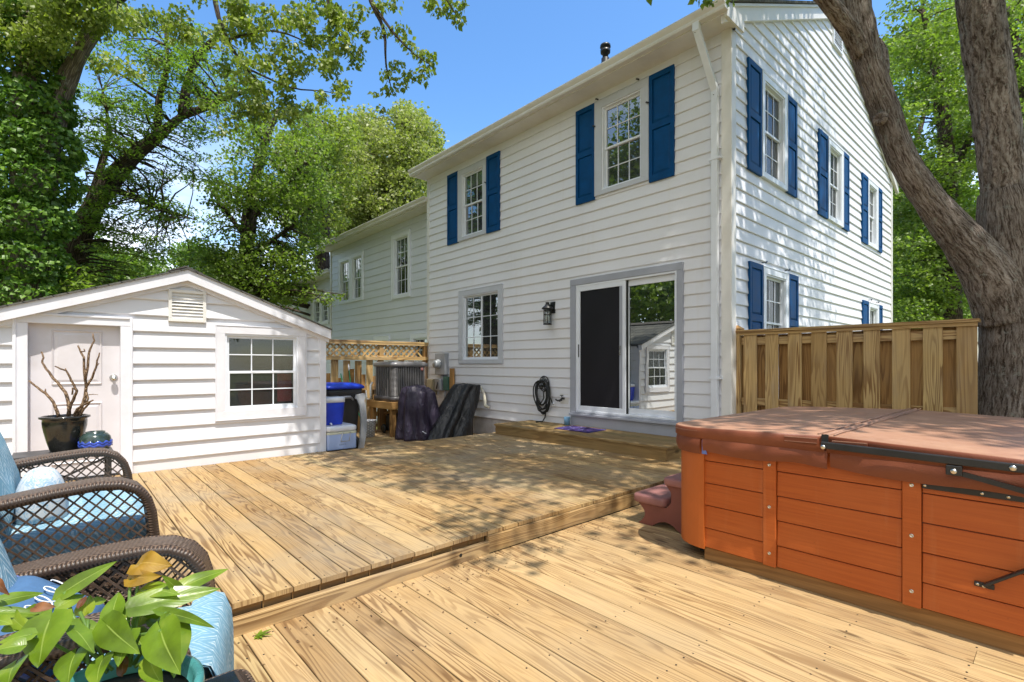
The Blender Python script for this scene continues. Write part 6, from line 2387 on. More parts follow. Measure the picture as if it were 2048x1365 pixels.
def leaf_cloud(name, P, tone, size, mat, parent, droop=0.35, aspect=0.62, normal_up=0.6, fold=0.18):
    """One mesh of many small folded leaf faces at points P (N,3)."""
    N = len(P)
    P = np.asarray(P, dtype=np.float64)
    org = np.array(parent.location) if parent is not None else np.zeros(3)
    a = RNG.uniform(0, 2 * np.pi, N)
    d = np.stack([np.cos(a), np.sin(a), RNG.normal(-droop, 0.35, N)], 1)
    d /= np.linalg.norm(d, axis=1)[:, None]
    up = RNG.normal(0, 1, (N, 3)) * (1 - normal_up)
    up[:, 2] += normal_up
    s = np.cross(d, up)
    s /= np.maximum(1e-6, np.linalg.norm(s, axis=1))[:, None]
    nrm = np.cross(s, d)
    L = size * RNG.uniform(0.65, 1.25, N)[:, None]
    W = L * aspect * 0.5
    f = L * fold
    base = P - org
    tip = base + d * L - nrm * f * 0.6
    mid = base + d * L * 0.42
    le = mid + s * W + nrm * f * 0.5
    ri = mid - s * W + nrm * f * 0.5
    V = np.stack([base, ri, tip, le], 1).reshape(-1, 3)
    idx = np.arange(N)[:, None] * 4
    F = np.concatenate([idx + np.array([[0, 1, 2]]), idx + np.array([[0, 2, 3]])], 1).reshape(-1, 3)
    me = bpy.data.meshes.new(name)
    me.vertices.add(len(V))
    me.vertices.foreach_set('co', V.astype(np.float32).ravel())
    me.loops.add(F.size)
    me.loops.foreach_set('vertex_index', F.ravel().astype(np.int32))
    me.polygons.add(len(F))
    me.polygons.foreach_set('loop_start', (np.arange(len(F)) * 3).astype(np.int32))
    uv = me.uv_layers.new(name='uv')
    tt = np.clip(tone, 0, 1)
    u = np.repeat(tt, 6)
    uv.data.foreach_set('uv', np.stack([u, np.zeros_like(u)], 1).ravel().astype(np.float32))
    me.materials.append(mat)
    me.update(calc_edges=True)
    me.validate()
    o = bpy.data.objects.new(name, me)
    COL.objects.link(o)
    if parent is not None:
        o.parent = parent
    return o


def clump_points(center, r, n, flat=0.55, hollow=0.25):
    v = RNG.normal(0, 1, (n, 3))
    v /= np.linalg.norm(v, axis=1)[:, None]
    rad = r * (hollow + (1 - hollow) * RNG.random(n) ** 0.5)[:, None]
    v = v * rad
    v[:, 2] *= flat
    return v + np.array(center)


def resample(pts, rad, step=0.25):
    out, ro = [], []
    pts = [Vector(p) for p in pts]
    n = len(pts)
    def cr(p0, p1, p2, p3, t):
        return 0.5 * ((2 * p1) + (p2 - p0) * t + (2 * p0 - 5 * p1 + 4 * p2 - p3) * t * t + (3 * p1 - p0 - 3 * p2 + p3) * t ** 3)
    for k in range(n - 1):
        p0, p1, p2, p3 = pts[max(0, k - 1)], pts[k], pts[k + 1], pts[min(n - 1, k + 2)]
        m = max(2, int((p2 - p1).length / step))
        for j in range(m):
            t = j / m
            out.append(cr(p0, p1, p2, p3, t))
            ro.append(rad[k] + (rad[k + 1] - rad[k]) * t)
    out.append(pts[-1])
    ro.append(rad[-1])
    return out, ro


def mat_bark2(name):
    b = NT(name)
    uv = b.sep(b.coord('UV'))
    oc = b.coord('Object')
    wob = b.noise(oc, 9.0, 4, 0.6)
    vv = b.math('ADD', b.math('MULTIPLY', uv[1], 40.0), b.math('MULTIPLY', wob, 3.2))
    f1 = b.noise(b.combine(b.math('MULTIPLY', uv[0], 7.0), vv, 0.0), 1.0, 6, 0.68)
    f2 = b.noise(b.combine(b.math('MULTIPLY', uv[0], 30.0), b.math('MULTIPLY', vv, 3.0), 3.0), 1.0, 5, 0.7)
    h = b.math('ADD', b.math('MULTIPLY', f1, 0.75), b.math('MULTIPLY', f2, 0.35))
    c = b.ramp(h, [(0.43, (0.050, 0.037, 0.029)), (0.505, (0.17, 0.132, 0.108)), (0.575, (0.36, 0.31, 0.275)), (0.68, (0.50, 0.46, 0.43))])
    c = b.mix(0.7, c, b.ramp(b.noise(oc, 1.8, 5, 0.6), [(0.3, (0.55, 0.50, 0.47)), (0.7, (1.35, 1.30, 1.25))]), 'MULTIPLY')
    li = b.noise(oc, 16.0, 6, 0.75)
    c = b.mix(b.math('MULTIPLY', b.ramp(li, [(0.575, 0.0), (0.62, 1.0)]), 0.6), c, (0.42, 0.43, 0.38))
    return b.done(b.pbr(c, 0.9, b.bump(h, 1.0, 0.07), 0, 0.2))


M['bark_brown'] = mat_bark('bark_brown', (0.035, 0.026, 0.019), (0.16, 0.125, 0.095), 4.0, 26.0, 0.8)
M['bark_maple'] = mat_bark2('bark_maple')
M['bark_limb'] = mat_bark('bark_limb', (0.10, 0.08, 0.06), (0.30, 0.25, 0.19), 3.0, 16.0, 0.7, 0.4)
M['leaf_mid'] = mat_leaf('leaf_green', (0.072, 0.120, 0.022), (0.264, 0.342, 0.066), 0.42, 0.6)
M['leaf_dark'] = mat_leaf('leaf_ash_green', (0.072, 0.132, 0.026), (0.264, 0.372, 0.072), 0.45, 0.6)
M['leaf_yellow'] = mat_leaf('leaf_yellow_green', (0.160, 0.190, 0.050), (0.440, 0.460, 0.180), 0.40, 0.6)
M['leaf_olive'] = mat_leaf('leaf_olive', (0.114, 0.162, 0.030), (0.348, 0.396, 0.090), 0.45, 0.6)
M['leaf_ivy'] = mat_leaf('leaf_ivy', (0.048, 0.120, 0.019), (0.216, 0.360, 0.054), 0.28, 0.5)
M['leaf_bright'] = mat_leaf('leaf_bright', (0.120, 0.190, 0.030), (0.300, 0.400, 0.075), 0.48, 0.6)


def ell(px, py, rx, ry, d, rd, n, r=(0.45, 0.75), k=1.0, keep=None):
    """Clump centres inside an ellipse of the crown, seen from the deck."""
    out = []
    tries = 0
    while len(out) < n and tries < n * 20:
        tries += 1
        u, v = RNG.uniform(-1, 1), RNG.uniform(-1, 1)
        if u * u + v * v > 1:
            continue
        c = at(d + RNG.uniform(-rd, rd), px + u * rx, py + v * ry)
        rr = RNG.uniform(*r)
        if keep and not keep(c, rr):
            continue
        out.append((c, rr, k))
    return out


def tree(name, label, group, base, limbs, clumps, leaves, size, leaf, bark, flat=0.5, droop=0.35, aspect=0.62, twig_r=0.018, cat='tree', n_side=10, wob=0.25, second=None, up=0.6, twig_share=1.0):
    t = thing(name, base, label, cat, group)
    allp = []
    if limbs:
        mb = MB()
        for pts, rad in limbs:
            rp, rr = resample(pts, rad)
            mb.tube(rp, rr, n_side, True, wob, 3)
            allp += [(p, r_) for p, r_ in zip(rp, rr)]
        mb.build('trunk', bark, t)
    if allp and clumps:
        mb = MB()
        AP = np.array([tuple(p) for p, _ in allp])
        for c, r_, k in clumps:
            if RNG.random() > twig_share:
                continue
            cc = np.array(tuple(c))
            dd = np.linalg.norm(AP - cc, axis=1) + np.maximum(0, AP[:, 2] - cc[2]) * 0.5
            j = int(np.argmin(dd))
            if dd[j] > 6.5 or dd[j] < 0.25:
                continue
            p0 = Vector(AP[j])
            L = (c - p0).length
            m1 = p0.lerp(c, 0.35) + Vector((RNG.normal(0, .06), RNG.normal(0, .06), 0.10)) * L
            m2 = p0.lerp(c, 0.7) + Vector((RNG.normal(0, .05), RNG.normal(0, .05), 0.07)) * L
            r0 = min(twig_r + 0.012 * L, allp[j][1] * 0.6)
            mb.tube([p0, m1, m2, c], [r0, r0 * 0.7, r0 * 0.45, 0.006], 5, False)
            for q in range(3):
                e = c + Vector((RNG.normal(0, 1), RNG.normal(0, 1), RNG.normal(-.1, .5))).normalized() * r_ * 0.85
                mb.tube([m2.lerp(c, 0.3 * q), e], [0.006, 0.003], 4, False)
        mb.build('branches', bark, t)
    P, T = [], []
    for c, r_, k in clumps:
        n = max(8, int(leaves * k * r_ ** 2 / 0.36))
        P.append(clump_points(tuple(c), r_, n, flat))
        T.append(np.clip(RNG.uniform(0.1, 0.8) * 0.55 + RNG.random(n) * 0.5, 0, 1))
    P = np.concatenate(P)
    T = np.concatenate(T)
    if second:
        mask = RNG.random(len(P)) < second[1]
        leaf_cloud('crown', P[~mask], T[~mask], size, leaf, t, droop, aspect, up)
        leaf_cloud('crown', P[mask], T[mask], size, second[0], t, droop, aspect, up)
    else:
        leaf_cloud('crown', P, T, size, leaf, t, droop, aspect, up)
    return t


def px_limb(d, pts, rad, dd=0.0):
    n = len(pts)
    return ([at(d + dd * k / max(1, n - 1), *p) for k, p in enumerate(pts)], rad)


# --- the great forked maple beside the house: trunk, two stems, high crown over the deck
MD = 4.72
maple_base = at(MD, 2046, 900)
maple_base.z = -0.45
mt = thing('maple_tree', maple_base, 'great forked maple with rough grey bark beside the right hand fence', 'tree', )
def bark_tube(mb, pts, rad, n=72, seed=0.0, step=0.035):
    pts, rad = resample(pts, rad, step)
    d0 = (pts[1] - pts[0]).normalized()
    s = d0.cross(Vector((1, 0, 0)) if abs(d0.z) > 0.6 else Vector((0, 0, 1))).normalized()
    loops = []
    acc = 0.0
    for k, p in enumerate(pts):
        if k:
            acc += (pts[k] - pts[k - 1]).length
        d = (pts[min(k + 1, len(pts) - 1)] - pts[max(k - 1, 0)]).normalized()
        s = (s - d * s.dot(d)).normalized()
        t = d.cross(s)
        lp = []
        for j in range(n):
            a = 2 * math.pi * j / n
            dv = s * math.cos(a) + t * math.sin(a)
            r_ = rad[k]
            c, sn = math.cos(a) * r_, math.sin(a) * r_
            big = mnoise.noise(Vector((c * 3.0, sn * 3.0, acc * 1.1 + seed))) * 0.07 * min(1, r_ / 0.25)
            q = Vector((c * 17, sn * 17, acc * 2.6 + seed))
            q2 = Vector((c * 38, sn * 38, acc * 7.0 + seed))
            ridge = (1 - abs(mnoise.noise(q)) * 2.6) * 0.010 + (1 - abs(mnoise.noise(q2)) * 2.2) * 0.0045
            lp.append(p + dv * (r_ * (1 + big) + ridge))
        loops.append(lp)
    mb.loft(loops)
mb = MB()
bark_tube(mb, [(maple_base.x, maple_base.y, -0.5), at(MD, 2046, 860), at(MD, 2046, 760), at(MD, 2044, 660), at(MD, 2036, 560), at(MD, 2022, 470), at(MD, 2008, 380)],
          [0.44, 0.335, 0.305, 0.298, 0.285, 0.24, 0.17], seed=1.0)
mb.build('trunk', M['bark_maple'], mt)
mb = MB()
bark_tube(mb, [at(MD, 2012, 500), at(MD, 2010, 400), at(MD, 2000, 320), at(MD, 1992, 240), at(MD, 1976, 130), at(MD, 1958, 10), at(MD, 1945, -160), at(MD, 1950, -420), at(MD, 1930, -700), at(MD, 1900, -1000)],
          [0.145, 0.160, 0.158, 0.157, 0.160, 0.162, 0.15, 0.13, 0.10, 0.06], seed=9.0)
mb.build('stem', M['bark_maple'], mt)
mb = MB()
bark_tube(mb, [at(MD, 2010, 640), at(MD - .02, 1982, 560), at(MD - .03, 1932, 490), at(MD - .04, 1863, 406), at(MD - .06, 1806, 320), at(MD - .08, 1770, 225), at(MD - .1, 1738, 130), at(MD - .12, 1716, 40), at(MD - .15, 1700, -60), at(MD - .2, 1660, -260), at(MD - .3, 1560, -560), at(MD - .4, 1450, -900)],
          [0.20, 0.205, 0.160, 0.118, 0.103, 0.107, 0.104, 0.112, 0.11, 0.10, 0.08, 0.05], seed=5.0)
mb.build('stem', M['bark_maple'], mt)
mb = MB()
bark_tube(mb, [at(MD - .12, 1722, 105), at(MD - .2, 1700, 65), at(MD - .3, 1672, 25), at(MD - .4, 1640, -15), at(MD - .6, 1580, -80), at(MD - .9, 1450, -260)], [0.075, 0.066, 0.058, 0.055, 0.05, 0.035], 32, seed=3.0)
# a healed knot on the left stem and a stub on its right side
bark_tube(mb, [at(MD - .08, 1748, 205), at(MD - .04, 1762, 150), at(MD, 1764, 105), at(MD + .02, 1756, 80)], [0.06, 0.055, 0.042, 0.02], 24, seed=7.0)
mb.build('side_limb', M['bark_maple'], mt)
mb = MB()
kn = at(MD - 0.17, 1760, 238)
mb.lathe([(0.055, -0.03), (0.062, 0.0), (0.05, 0.025), (0.033, 0.03), (0.02, 0.018), (0.0, 0.01)], kn, 16, 'x')
mb.build('knot', M['bark_maple'], mt)
# crown
def hidden(c, r_):
    p = project(c)
    if p is None:
        return True
    m = (r_ + 0.25) * 1005 / p[2]
    return not (-m < p[0] < 2048 + m and -m < p[1] < 1365 + m)
limb_pts = [at(MD - .2, 1660, -260), at(MD - .3, 1560, -560), at(MD - .4, 1450, -900), at(MD, 1945, -160), at(MD, 1950, -420), at(MD, 1930, -700), at(MD, 1900, -1000), Vector((4.2, 1.8, 7.6)), Vector((3.9, 0.2, 7.8)), Vector((4.6, -1.6, 7.4)), Vector((6.5, -1.0, 8.2)), Vector((8.0, 0.6, 8.6)), Vector((4.8, 3.6, 8.4))]
cl = []
tries = 0
while len(cl) < 370 and tries < 9000:
    tries += 1
    c = Vector((RNG.uniform(1.55, 9.6), RNG.uniform(-4.4, 5.6), RNG.uniform(6.3, 11.5)))
    r_ = RNG.uniform(0.35, 0.75)
    if (c.y < -0.5 and c.x < 2.4) or (c.y < -1.3 and c.x < 3.0):
        continue
    if c.x > 7.0 and RNG.random() < 0.6:
        continue
    if c.y > 3.3 and (c.x > 5.9 or RNG.random() < 0.5):
        continue
    if c.y > 1.0 and c.x > 9.0:
        continue
    if not hidden(c, r_):
        continue
    cl.append((c, r_, 1.0))
mb = MB()
for a, b_ in ((1, 7), (7, 12), (7, 8), (8, 9), (4, 10), (5, 11), (10, 9)):
    p, q = limb_pts[a], limb_pts[b_]
    m = p.lerp(q, 0.5) + Vector((0, 0, 0.35))
    mb.tube([p, m, q], [0.07, 0.055, 0.035], 8)
for c, r_, k in cl:
    p0 = min(limb_pts, key=lambda p: (p - c).length)
    m = p0.lerp(c, 0.5) + Vector((RNG.normal(0, .15), RNG.normal(0, .15), .2))
    mb.tube([p0, m, c], [0.022, 0.014, 0.006], 5, False)
mb.build('branches', M['bark_maple'], mt)
P = np.concatenate([clump_points(tuple(c), r_, int(92 * r_ ** 2 / 0.3), 0.5) for c, r_, k in cl])
leaf_cloud('crown', P, RNG.random(len(P)), 0.115, M['leaf_mid'], mt, 0.3, 0.75, 0.6)
# sprays of the maple that dip into the top of the view
for px, py, d, r_, n in ((1425, -16, 4.6, 0.16, 46), (1475, -22, 4.6, 0.14, 34), (1300, -8, 4.4, 0.07, 12), (1610, -30, 4.6, 0.15, 30)):
    P = clump_points(tuple(at(d, px, py)), r_, n, 0.5)
    leaf_cloud('low_spray', P, RNG.random(len(P)), 0.075, M['leaf_mid'], mt, 0.5, 0.75, 0.5)

# --- ivy clad tree behind the shed at the left
gl_ = 'trees behind the shed'
ib = at(9.2, 52, 760); ib.z = -0.45
iv = thing('ivy_tree', ib, 'leaning tree whose trunk is wrapped in glossy ivy, at the far left', 'tree')
mb = MB()
trunk_px = [(48, 800), (48, 640), (52, 520), (62, 420), (84, 330), (104, 260), (118, 205), (150, 125), (185, 62), (232, -8), (300, -110), (420, -240)]
rp, rr = resample([at(9.2, *p) for p in trunk_px], [0.42, 0.38, 0.34, 0.30, 0.25, 0.20, 0.16, 0.135, 0.13, 0.125, 0.11, 0.08])
mb.tube(rp, rr, 20, True, 0.3, 2)
rp2, rr2 = resample([at(9.2, 62, 420), at(9.1, 45, 250), at(9.0, 60, 100), at(9.0, 80, -40)], [0.26, 0.2, 0.17, 0.12])
mb.tube(rp2, rr2, 14, True, 0.3, 4)
mb.build('trunk', M['bark_limb'], iv)
# overhanging limbs that carry the sprays over the landing
over = [
    ([(232, -8, 9.2), (380, -120, 8.8), (560, -130, 8.4), (720, -70, 8.1), (742, 4, 8.0), (768, 62, 8.0), (772, 130, 8.0), (786, 190, 8.0)], [0.15, 0.12, 0.09, 0.06, 0.035, 0.024, 0.014, 0.006]),
    ([(742, 4, 8.0), (790, 70, 7.9), (830, 110, 7.9), (858, 128, 7.9)], [0.026, 0.018, 0.010, 0.005]),
    ([(640, -110, 8.3), (652, -20, 8.2), (665, 40, 8.2), (690, 90, 8.2), (712, 118, 8.2)], [0.05, 0.026, 0.020, 0.010, 0.005]),
    ([(420, -130, 8.7), (432, 10, 8.6), (455, 80, 8.6), (490, 135, 8.6), (530, 180, 8.6), (545, 230, 8.6)], [0.07, 0.04, 0.03, 0.02, 0.012, 0.006]),
    ([(720, -90, 8.1), (850, -60, 7.9), (890, -5, 7.8), (912, 30, 7.8)], [0.05, 0.03, 0.014, 0.005]),
    ([(455, 80, 8.6), (540, 62, 8.5), (610, 84, 8.5), (650, 120, 8.5)], [0.025, 0.018, 0.010, 0.005]),
    ([(490, 135, 8.6), (580, 175, 8.5), (640, 182, 8.5), (690, 190, 8.5)], [0.02, 0.014, 0.009, 0.004]),
]
mb = MB()
for pts, rad in over:
    rp, rr = resample([at(d, x, y) for x, y, d in pts], rad, 0.15)
    mb.tube(rp, rr, 7, False, 0.2, 6)
mb.build('branches', M['bark_brown'], iv)
# ivy leaves on the trunk
P = []
for px, py, rx, n in ((52, 590, 84, 1600), (52, 520, 90, 2100), (58, 440, 96, 2400), (70, 360, 96, 2400), (84, 290, 86, 2200), (70, 215, 84, 1900), (66, 130, 76, 1400), (70, 40, 78, 1300)):
    c = at(9.15, px, py)
    rr_ = rx * 0.76 / 1005 * 9.15
    v = RNG.normal(0, 1, (n, 3))
    v /= np.linalg.norm(v, axis=1)[:, None]
    rad = np.array([1 + 0.22 * mnoise.noise(Vector(q * 2.5) + Vector((py * .02, 0, 0))) for q in v])
    v = v * (rr_ * rad * RNG.uniform(0.86, 1.0, n))[:, None]
    v[:, 2] *= 0.75
    P.append(v + np.array(tuple(c)))
for p_, r_ in zip(*resample([at(9.2, *p) for p in [(84, 330), (104, 260), (118, 205), (135, 165)]], [0.28, 0.25, 0.2, 0.13], 0.06)):
    v = RNG.normal(0, 1, (90, 3)); v /= np.linalg.norm(v, axis=1)[:, None]
    q = v * (r_ + 0.05) + np.array(tuple(p_))
    fw = np.array(tuple(RGT))
    P.append(q[(v @ fw) < 0.35])
P = np.concatenate(P)
leaf_cloud('ivy', P, RNG.random(len(P)), 0.095, M['leaf_ivy'], iv, 0.75, 0.85, 0.25)
# its own leaves high up, and the hanging sprays
sp_cl = []
for px, py, rx, ry, d, rd, n, r_ in ((130, 5, 160, 60, 8.9, 0.8, 34, (0.2, 0.4)), (40, 40, 90, 90, 8.8, 0.5, 24, (0.3, 0.5)), (250, 90, 80, 60, 8.9, 0.5, 6, (0.16, 0.3)), (400, 30, 110, 45, 8.8, 0.5, 14, (0.14, 0.26)), (500, 110, 90, 80, 8.6, 0.4, 24, (0.12, 0.22)), (600, 100, 80, 90, 8.5, 0.3, 26, (0.11, 0.20)), (640, 30, 80, 40, 8.3, 0.3, 16, (0.12, 0.2)), (560, 205, 110, 40, 8.5, 0.3, 18, (0.12, 0.2)), (680, 150, 40, 60, 8.4, 0.3, 9, (0.12, 0.2)),
                                          (460, 200, 70, 70, 8.7, 0.4, 12, (0.12, 0.22)), (500, 40, 60, 50, 8.6, 0.3, 10, (0.14, 0.22))):
    for c, r2, k in ell(px, py, rx, ry, d, rd, n, r_):
        sp_cl.append((c, r2, 120))
for px, py, r_ in ((760, 10, .16), (790, 5, .14), (760, 62, .14), (800, 60, .16), (815, 85, .14), (838, 105, .17), (858, 118, .16), (848, 145, .15), (790, 130, .14), (772, 150, .13), (778, 180, .13), (800, 165, .15), (820, 150, .13), (845, 165, .08), (752, 190, .07), (760, 215, .08), (700, 40, .16), (690, 75, .17), (712, 100, .14), (720, 20, .15), (735, 70, .12), (664, 20, .16), (860, 5, .14), (880, 22, .13), (905, 20, .14), (918, 42, .12), (925, 5, .12), (895, 0, .14), (642, 190, .12), (680, 190, .12), (650, 130, .14)):
    sp_cl.append((at(8.0, px, py), r_, 150))
P, T = [], []
for c, r_, dn in sp_cl:
    n = int(dn * r_ ** 2 / 0.09)
    n = max(9, min(220, int(n * 1.35)))
    P.append(clump_points(tuple(c), r_, n, 0.7, 0.1))
    T.append(np.clip(RNG.uniform(0, 0.6) + RNG.random(n) * 0.4, 0, 1))
leaf_cloud('crown', np.concatenate(P), np.concatenate(T), 0.082, M['leaf_olive'], iv, 0.9, 0.75, 0.35)

# --- ash with layered sprays
ab = at(11.2, 118, 760); ab.z = -0.45
ash_l = [px_limb(11.2, [(118, 800), (118, 660), (128, 560), (150, 490), (178, 435), (212, 372), (262, 318), (316, 272), (366, 232)], [0.36, 0.33, 0.29, 0.26, 0.24, 0.20, 0.16, 0.12, 0.09]),
         px_limb(11.2, [(366, 232), (372, 180), (392, 118), (430, 78), (452, 40)], [0.12, 0.10, 0.08, 0.06, 0.03]),
         px_limb(11.2, [(366, 232), (420, 212), (470, 190), (520, 180)], [0.10, 0.07, 0.05, 0.02]),
         px_limb(11.2, [(178, 435), (190, 380), (206, 320), (218, 262), (205, 180)], [0.12, 0.09, 0.07, 0.05, 0.02], 0.4),
         px_limb(11.2, [(316, 272), (318, 200), (335, 130), (330, 60)], [0.09, 0.07, 0.05, 0.02], -0.4),
         px_limb(11.2, [(212, 372), (280, 400), (330, 420), (390, 440)], [0.08, 0.06, 0.04, 0.015], -0.3)]
cl = (ell(300, 170, 150, 140, 11.2, 1.3, 74, (0.26, 0.48)) + ell(420, 150, 110, 110, 11.0, 1.0, 42, (0.22, 0.40)) + ell(210, 300, 90, 130, 11.3, 1.2, 44, (0.26, 0.44))
      + ell(330, 330, 110, 60, 11.2, 1.0, 32, (0.24, 0.40)) + ell(250, 440, 120, 70, 11.2, 1.0, 42, (0.26, 0.44)) + ell(150, 470, 80, 90, 11.5, 1.0, 24, (0.26, 0.42))
      + ell(330, 425, 50, 30, 11.0, 0.6, 14, (0.2, 0.32)) + ell(280, 520, 110, 50, 11.2, 1.0, 30, (0.22, 0.36)) + ell(150, 560, 110, 45, 11.6, 1.0, 24, (0.26, 0.42)))
tree('ash_tree', 'layered dark green ash rising behind the shed roof with sky showing between its sprays', None, ab, ash_l, cl, 230, 0.088, M['leaf_dark'], M['bark_brown'], 0.24, 0.25, 0.42, second=(M['leaf_bright'], 0.18), up=0.75)

# --- trees between the shed and the row houses
tb3 = at(14.0, 484, 760); tb3.z = -0.45
m_l = [px_limb(14.0, [(484, 800), (486, 650), (490, 540), (498, 440), (512, 350), (536, 270), (560, 215)], [0.27, 0.24, 0.21, 0.18, 0.14, 0.09, 0.04]),
       px_limb(14.0, [(498, 440), (560, 380), (610, 330), (650, 290)], [0.10, 0.07, 0.05, 0.02]),
       px_limb(14.0, [(490, 520), (560, 470), (620, 430)], [0.08, 0.06, 0.02]),
       px_limb(14.0, [(494, 480), (450, 420), (420, 380)], [0.07, 0.05, 0.02])]
cl = (ell(555, 330, 115, 105, 14.0, 1.5, 70, (0.32, 0.54)) + ell(575, 430, 80, 110, 14.0, 1.4, 60, (0.32, 0.54)) + ell(500, 470, 105, 110, 14.2, 1.4, 46, (0.3, 0.5))
      + ell(530, 560, 95, 60, 13.6, 1.0, 48, (0.32, 0.5)) + ell(440, 550, 60, 60, 13.8, 1.0, 26, (0.35, 0.5)) + ell(440, 380, 70, 40, 13.6, 0.8, 20, (0.22, 0.34)) + ell(590, 530, 45, 60, 13.2, 0.6, 20, (0.26, 0.4)) + ell(645, 585, 40, 22, 13.0, 0.4, 8, (0.18, 0.26)))
tree('broadleaf_tree', 'full dark green tree between the shed roof and the farther row house', None, tb3, m_l, cl, 190, 0.092, M['leaf_mid'], M['bark_brown'], 0.6, 0.6, 0.75, second=(M['leaf_bright'], 0.3), up=0.6)

tb4 = at(25.0, 760, 740); tb4.z = -0.45
y_l = [px_limb(25.0, [(760, 760), (762, 560), (770, 420), (790, 320), (812, 240)], [0.45, 0.38, 0.3, 0.2, 0.05]), px_limb(25.0, [(766, 460), (700, 370), (680, 300)], [0.2, 0.12, 0.04])]
cl = (ell(722, 335, 70, 112, 25, 2.8, 110, (0.4, 0.85)) + ell(735, 250, 22, 34, 25, 1.0, 12, (0.3, 0.5)) + ell(812, 300, 56, 78, 25, 2.8, 100, (0.35, 0.8)) + ell(808, 236, 18, 30, 25, 1.0, 12, (0.25, 0.5)) + ell(842, 262, 14, 30, 25, 1.0, 9, (0.25, 0.45)) + ell(800, 395, 75, 75, 24.5, 2.5, 100, (0.4, 0.85)) + ell(720, 450, 80, 60, 24.5, 2, 70, (0.5, 0.9)) + ell(862, 320, 22, 56, 25, 1.0, 26, (0.25, 0.5)))
tree('pale_tree', 'pale yellow green sunlit tree standing beyond the roof of the row house', None, tb4, y_l, cl, 100, 0.155, M['leaf_yellow'], M['bark_brown'], 0.85, 0.5, 0.8, up=0.35, second=(M['leaf_olive'], 0.2))
tb4b = at(19.0, 640, 740); tb4b.z = -0.45
cl = (ell(640, 300, 80, 80, 19, 1.6, 44, (0.45, 0.75)) + ell(640, 400, 55, 90, 19, 1.6, 44, (0.45, 0.75)) + ell(470, 590, 60, 40, 18, 1.0, 26, (0.5, 0.8)))
tree('broadleaf_tree', 'olive green tree joining the dark tree to the pale tree above the row house', None, tb4b, [px_limb(19, [(640, 760), (645, 480), (650, 320), (655, 250)], [0.3, 0.25, 0.15, 0.04])], cl, 150, 0.135, M['leaf_olive'], M['bark_brown'], 0.6, 0.5, 0.75, up=0.45)

# distant backing trees and low growth at the left
for px, d, top, lab, wd in ((30, 19, 420, 'dark tree filling the gap behind the ivy clad trunk', 150), (190, 22, 500, 'low dark tree behind the ash close to the shed roof', 130), (390, 26, 500, 'small distant tree low between ash and shed ridge', 80)):
    b4 = at(d, px, 760); b4.z = -0.45
    cl = ell(px, (top + 640) / 2, wd, (640 - top) / 2, d, 1.5, int(wd * 0.7), (0.7, 1.1))
    tree('background_tree', lab, gl_, b4, [px_limb(d, [(px, 760), (px + 5, 560), (px + 12, top + 60)], [0.3, 0.24, 0.08])], cl, 90, 0.18, M['leaf_dark'], M['bark_brown'], 0.6, 0.5, 0.75, up=0.5, twig_share=0.4)
for px, py, d, lab, rx in ((128, 562, 9.8, 'bright fresh green shrub above the shed roof left of the ash trunk', 62), (10, 578, 9.8, 'bright fresh green shrub at the far left edge above the shed roof', 46)):
    b5 = at(d, px, 760); b5.z = -0.45
    cl = ell(px, py, rx, 30, d, 0.5, int(rx * 0.42), (0.2, 0.34)) + ell(px, py + 70, rx, 60, d, 0.4, 12, (0.3, 0.4))
    tree('shrub', lab, None, b5, [px_limb(d, [(px, 760), (px + 3, 640), (px, py)], [0.06, 0.05, 0.015])], cl, 110, 0.12, M['leaf_bright'], M['bark_brown'], 0.4, 0.5, 0.5, cat='shrub')

# --- trees beyond the house at the right
gr_ = 'trees beyond the right hand fence'
specs = [
    (1905, 15.0, 'tall green tree seen between the two stems of the maple', [(1860, 90, 90, 120, 40), (1880, 260, 90, 110, 42), (1830, 420, 70, 110, 34), (1880, 520, 80, 120, 52), (1830, 590, 60, 60, 26)], M['leaf_mid'], 0.3),
    (1800, 19.0, 'shadowed green tree just past the far corner of the white house', [(1810, 520, 50, 110, 50), (1850, 600, 70, 60, 40), (1800, 430, 25, 60, 14), (1790, 200, 30, 200, 9)], M['leaf_dark'], 0.25),
    (2075, 13.5, 'green tree at the far right behind the maple', [(2060, 60, 50, 110, 30), (2075, 220, 50, 110, 34), (2080, 380, 50, 120, 30), (2090, 560, 60, 120, 30)], M['leaf_mid'], 0.3),
    (1930, 24.0, 'distant tree backing the others beyond the right hand fence', [(1880, 200, 110, 180, 26), (1870, 500, 110, 150, 56), (2060, 200, 70, 200, 18)], M['leaf_dark'], 0.2),
]
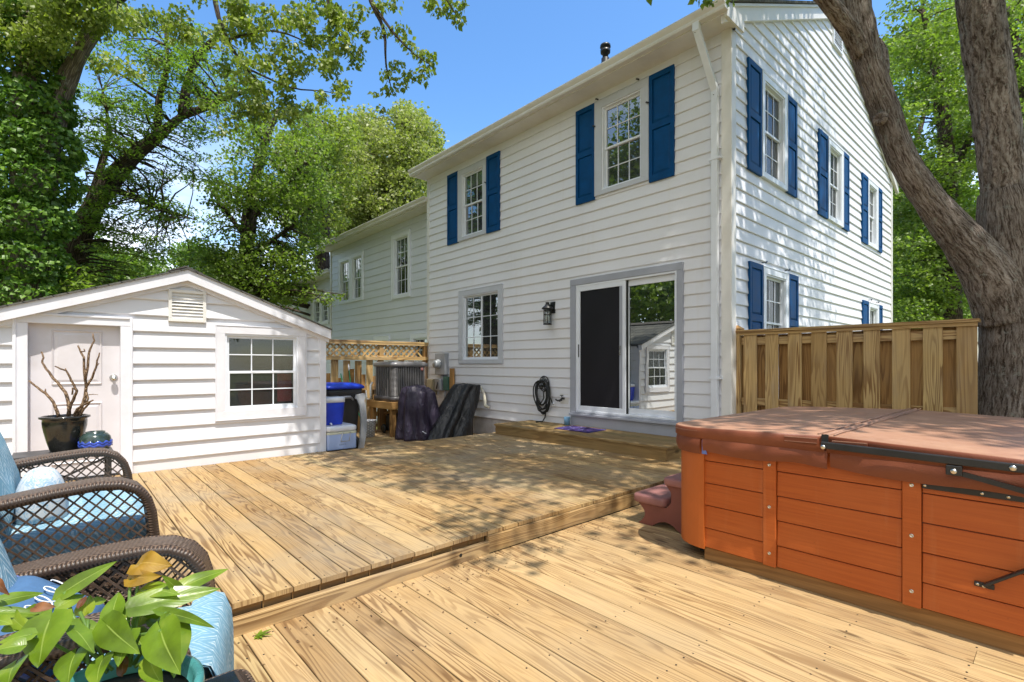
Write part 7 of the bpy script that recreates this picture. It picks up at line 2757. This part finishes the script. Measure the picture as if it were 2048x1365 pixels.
for px, d, lab, els, lm, br2 in specs:
    b6 = at(d, px, 760); b6.z = -0.45
    cl = []
    for ex, ey, rx, ry, n in els:
        cl += ell(ex, ey, rx, ry, d, 1.4, n, (0.045 * d * 0.6, 0.045 * d * 1.15))
    tree('background_tree', lab, gr_, b6, [px_limb(d, [(px, 760), (px - 4, 560), (px - 10, 330), (px - 30, 160), (px - 60, 20)], [0.3, 0.26, 0.2, 0.14, 0.05]), px_limb(d, [(px - 4, 500), (px - 50, 400), (px - 90, 340)], [0.14, 0.09, 0.03]), px_limb(d, [(px - 8, 380), (px + 40, 260), (px + 60, 160)], [0.12, 0.08, 0.03])],
         cl, 150, 0.0078 * d, lm, M['bark_brown'], 0.5, 0.45, 0.7, second=(M['leaf_bright'], br2), up=0.5, twig_share=0.6)

# --- trees on the open sides of the yard (met in the window reflections)
for (x, y, h, lab) in ((-10.5, 5.5, 12.0, 'tall tree on the open side of the yard level with the upper deck'), (-9.0, 12.0, 15.0, 'tall tree beyond the left end of the shed'), (-6.0, 18.0, 16.0, 'tall tree well behind the left end of the shed'),
                       (-12.5, 15.0, 15.0, 'tall tree farthest from the shed on the open side of the yard'), (-12.0, 21.0, 16.0, 'tall tree far behind the shed on the open side of the yard'), (-7.0, -13.0, 10.0, 'tree at the back of the yard behind the armchairs'), (3.0, -16.0, 11.0, 'tree at the back of the yard straight behind the lower deck'), (13.0, -13.0, 10.0, 'tree at the back of the yard opposite the gable wall')):
    base = Vector((x, y, -0.45))
    cl = []
    while len(cl) < 90:
        u = Vector(RNG.uniform(-1, 1, 3))
        if u.length > 1:
            continue
        cl.append((base + Vector((u.x * 3.9, u.y * 3.9, h * 0.54 + u.z * h * 0.46)), RNG.uniform(0.9, 1.4), 1.0))
    tree('yard_tree', lab, 'trees round the open sides of the yard', base, [([base, base + Vector((0.1, 0, h * 0.4)), base + Vector((0.2, 0.2, h * 0.8))], [0.3, 0.22, 0.06])], cl, 42, 0.26, M['leaf_mid'], M['bark_brown'], 0.6, 0.5, 0.75, up=0.45, twig_share=0.5)
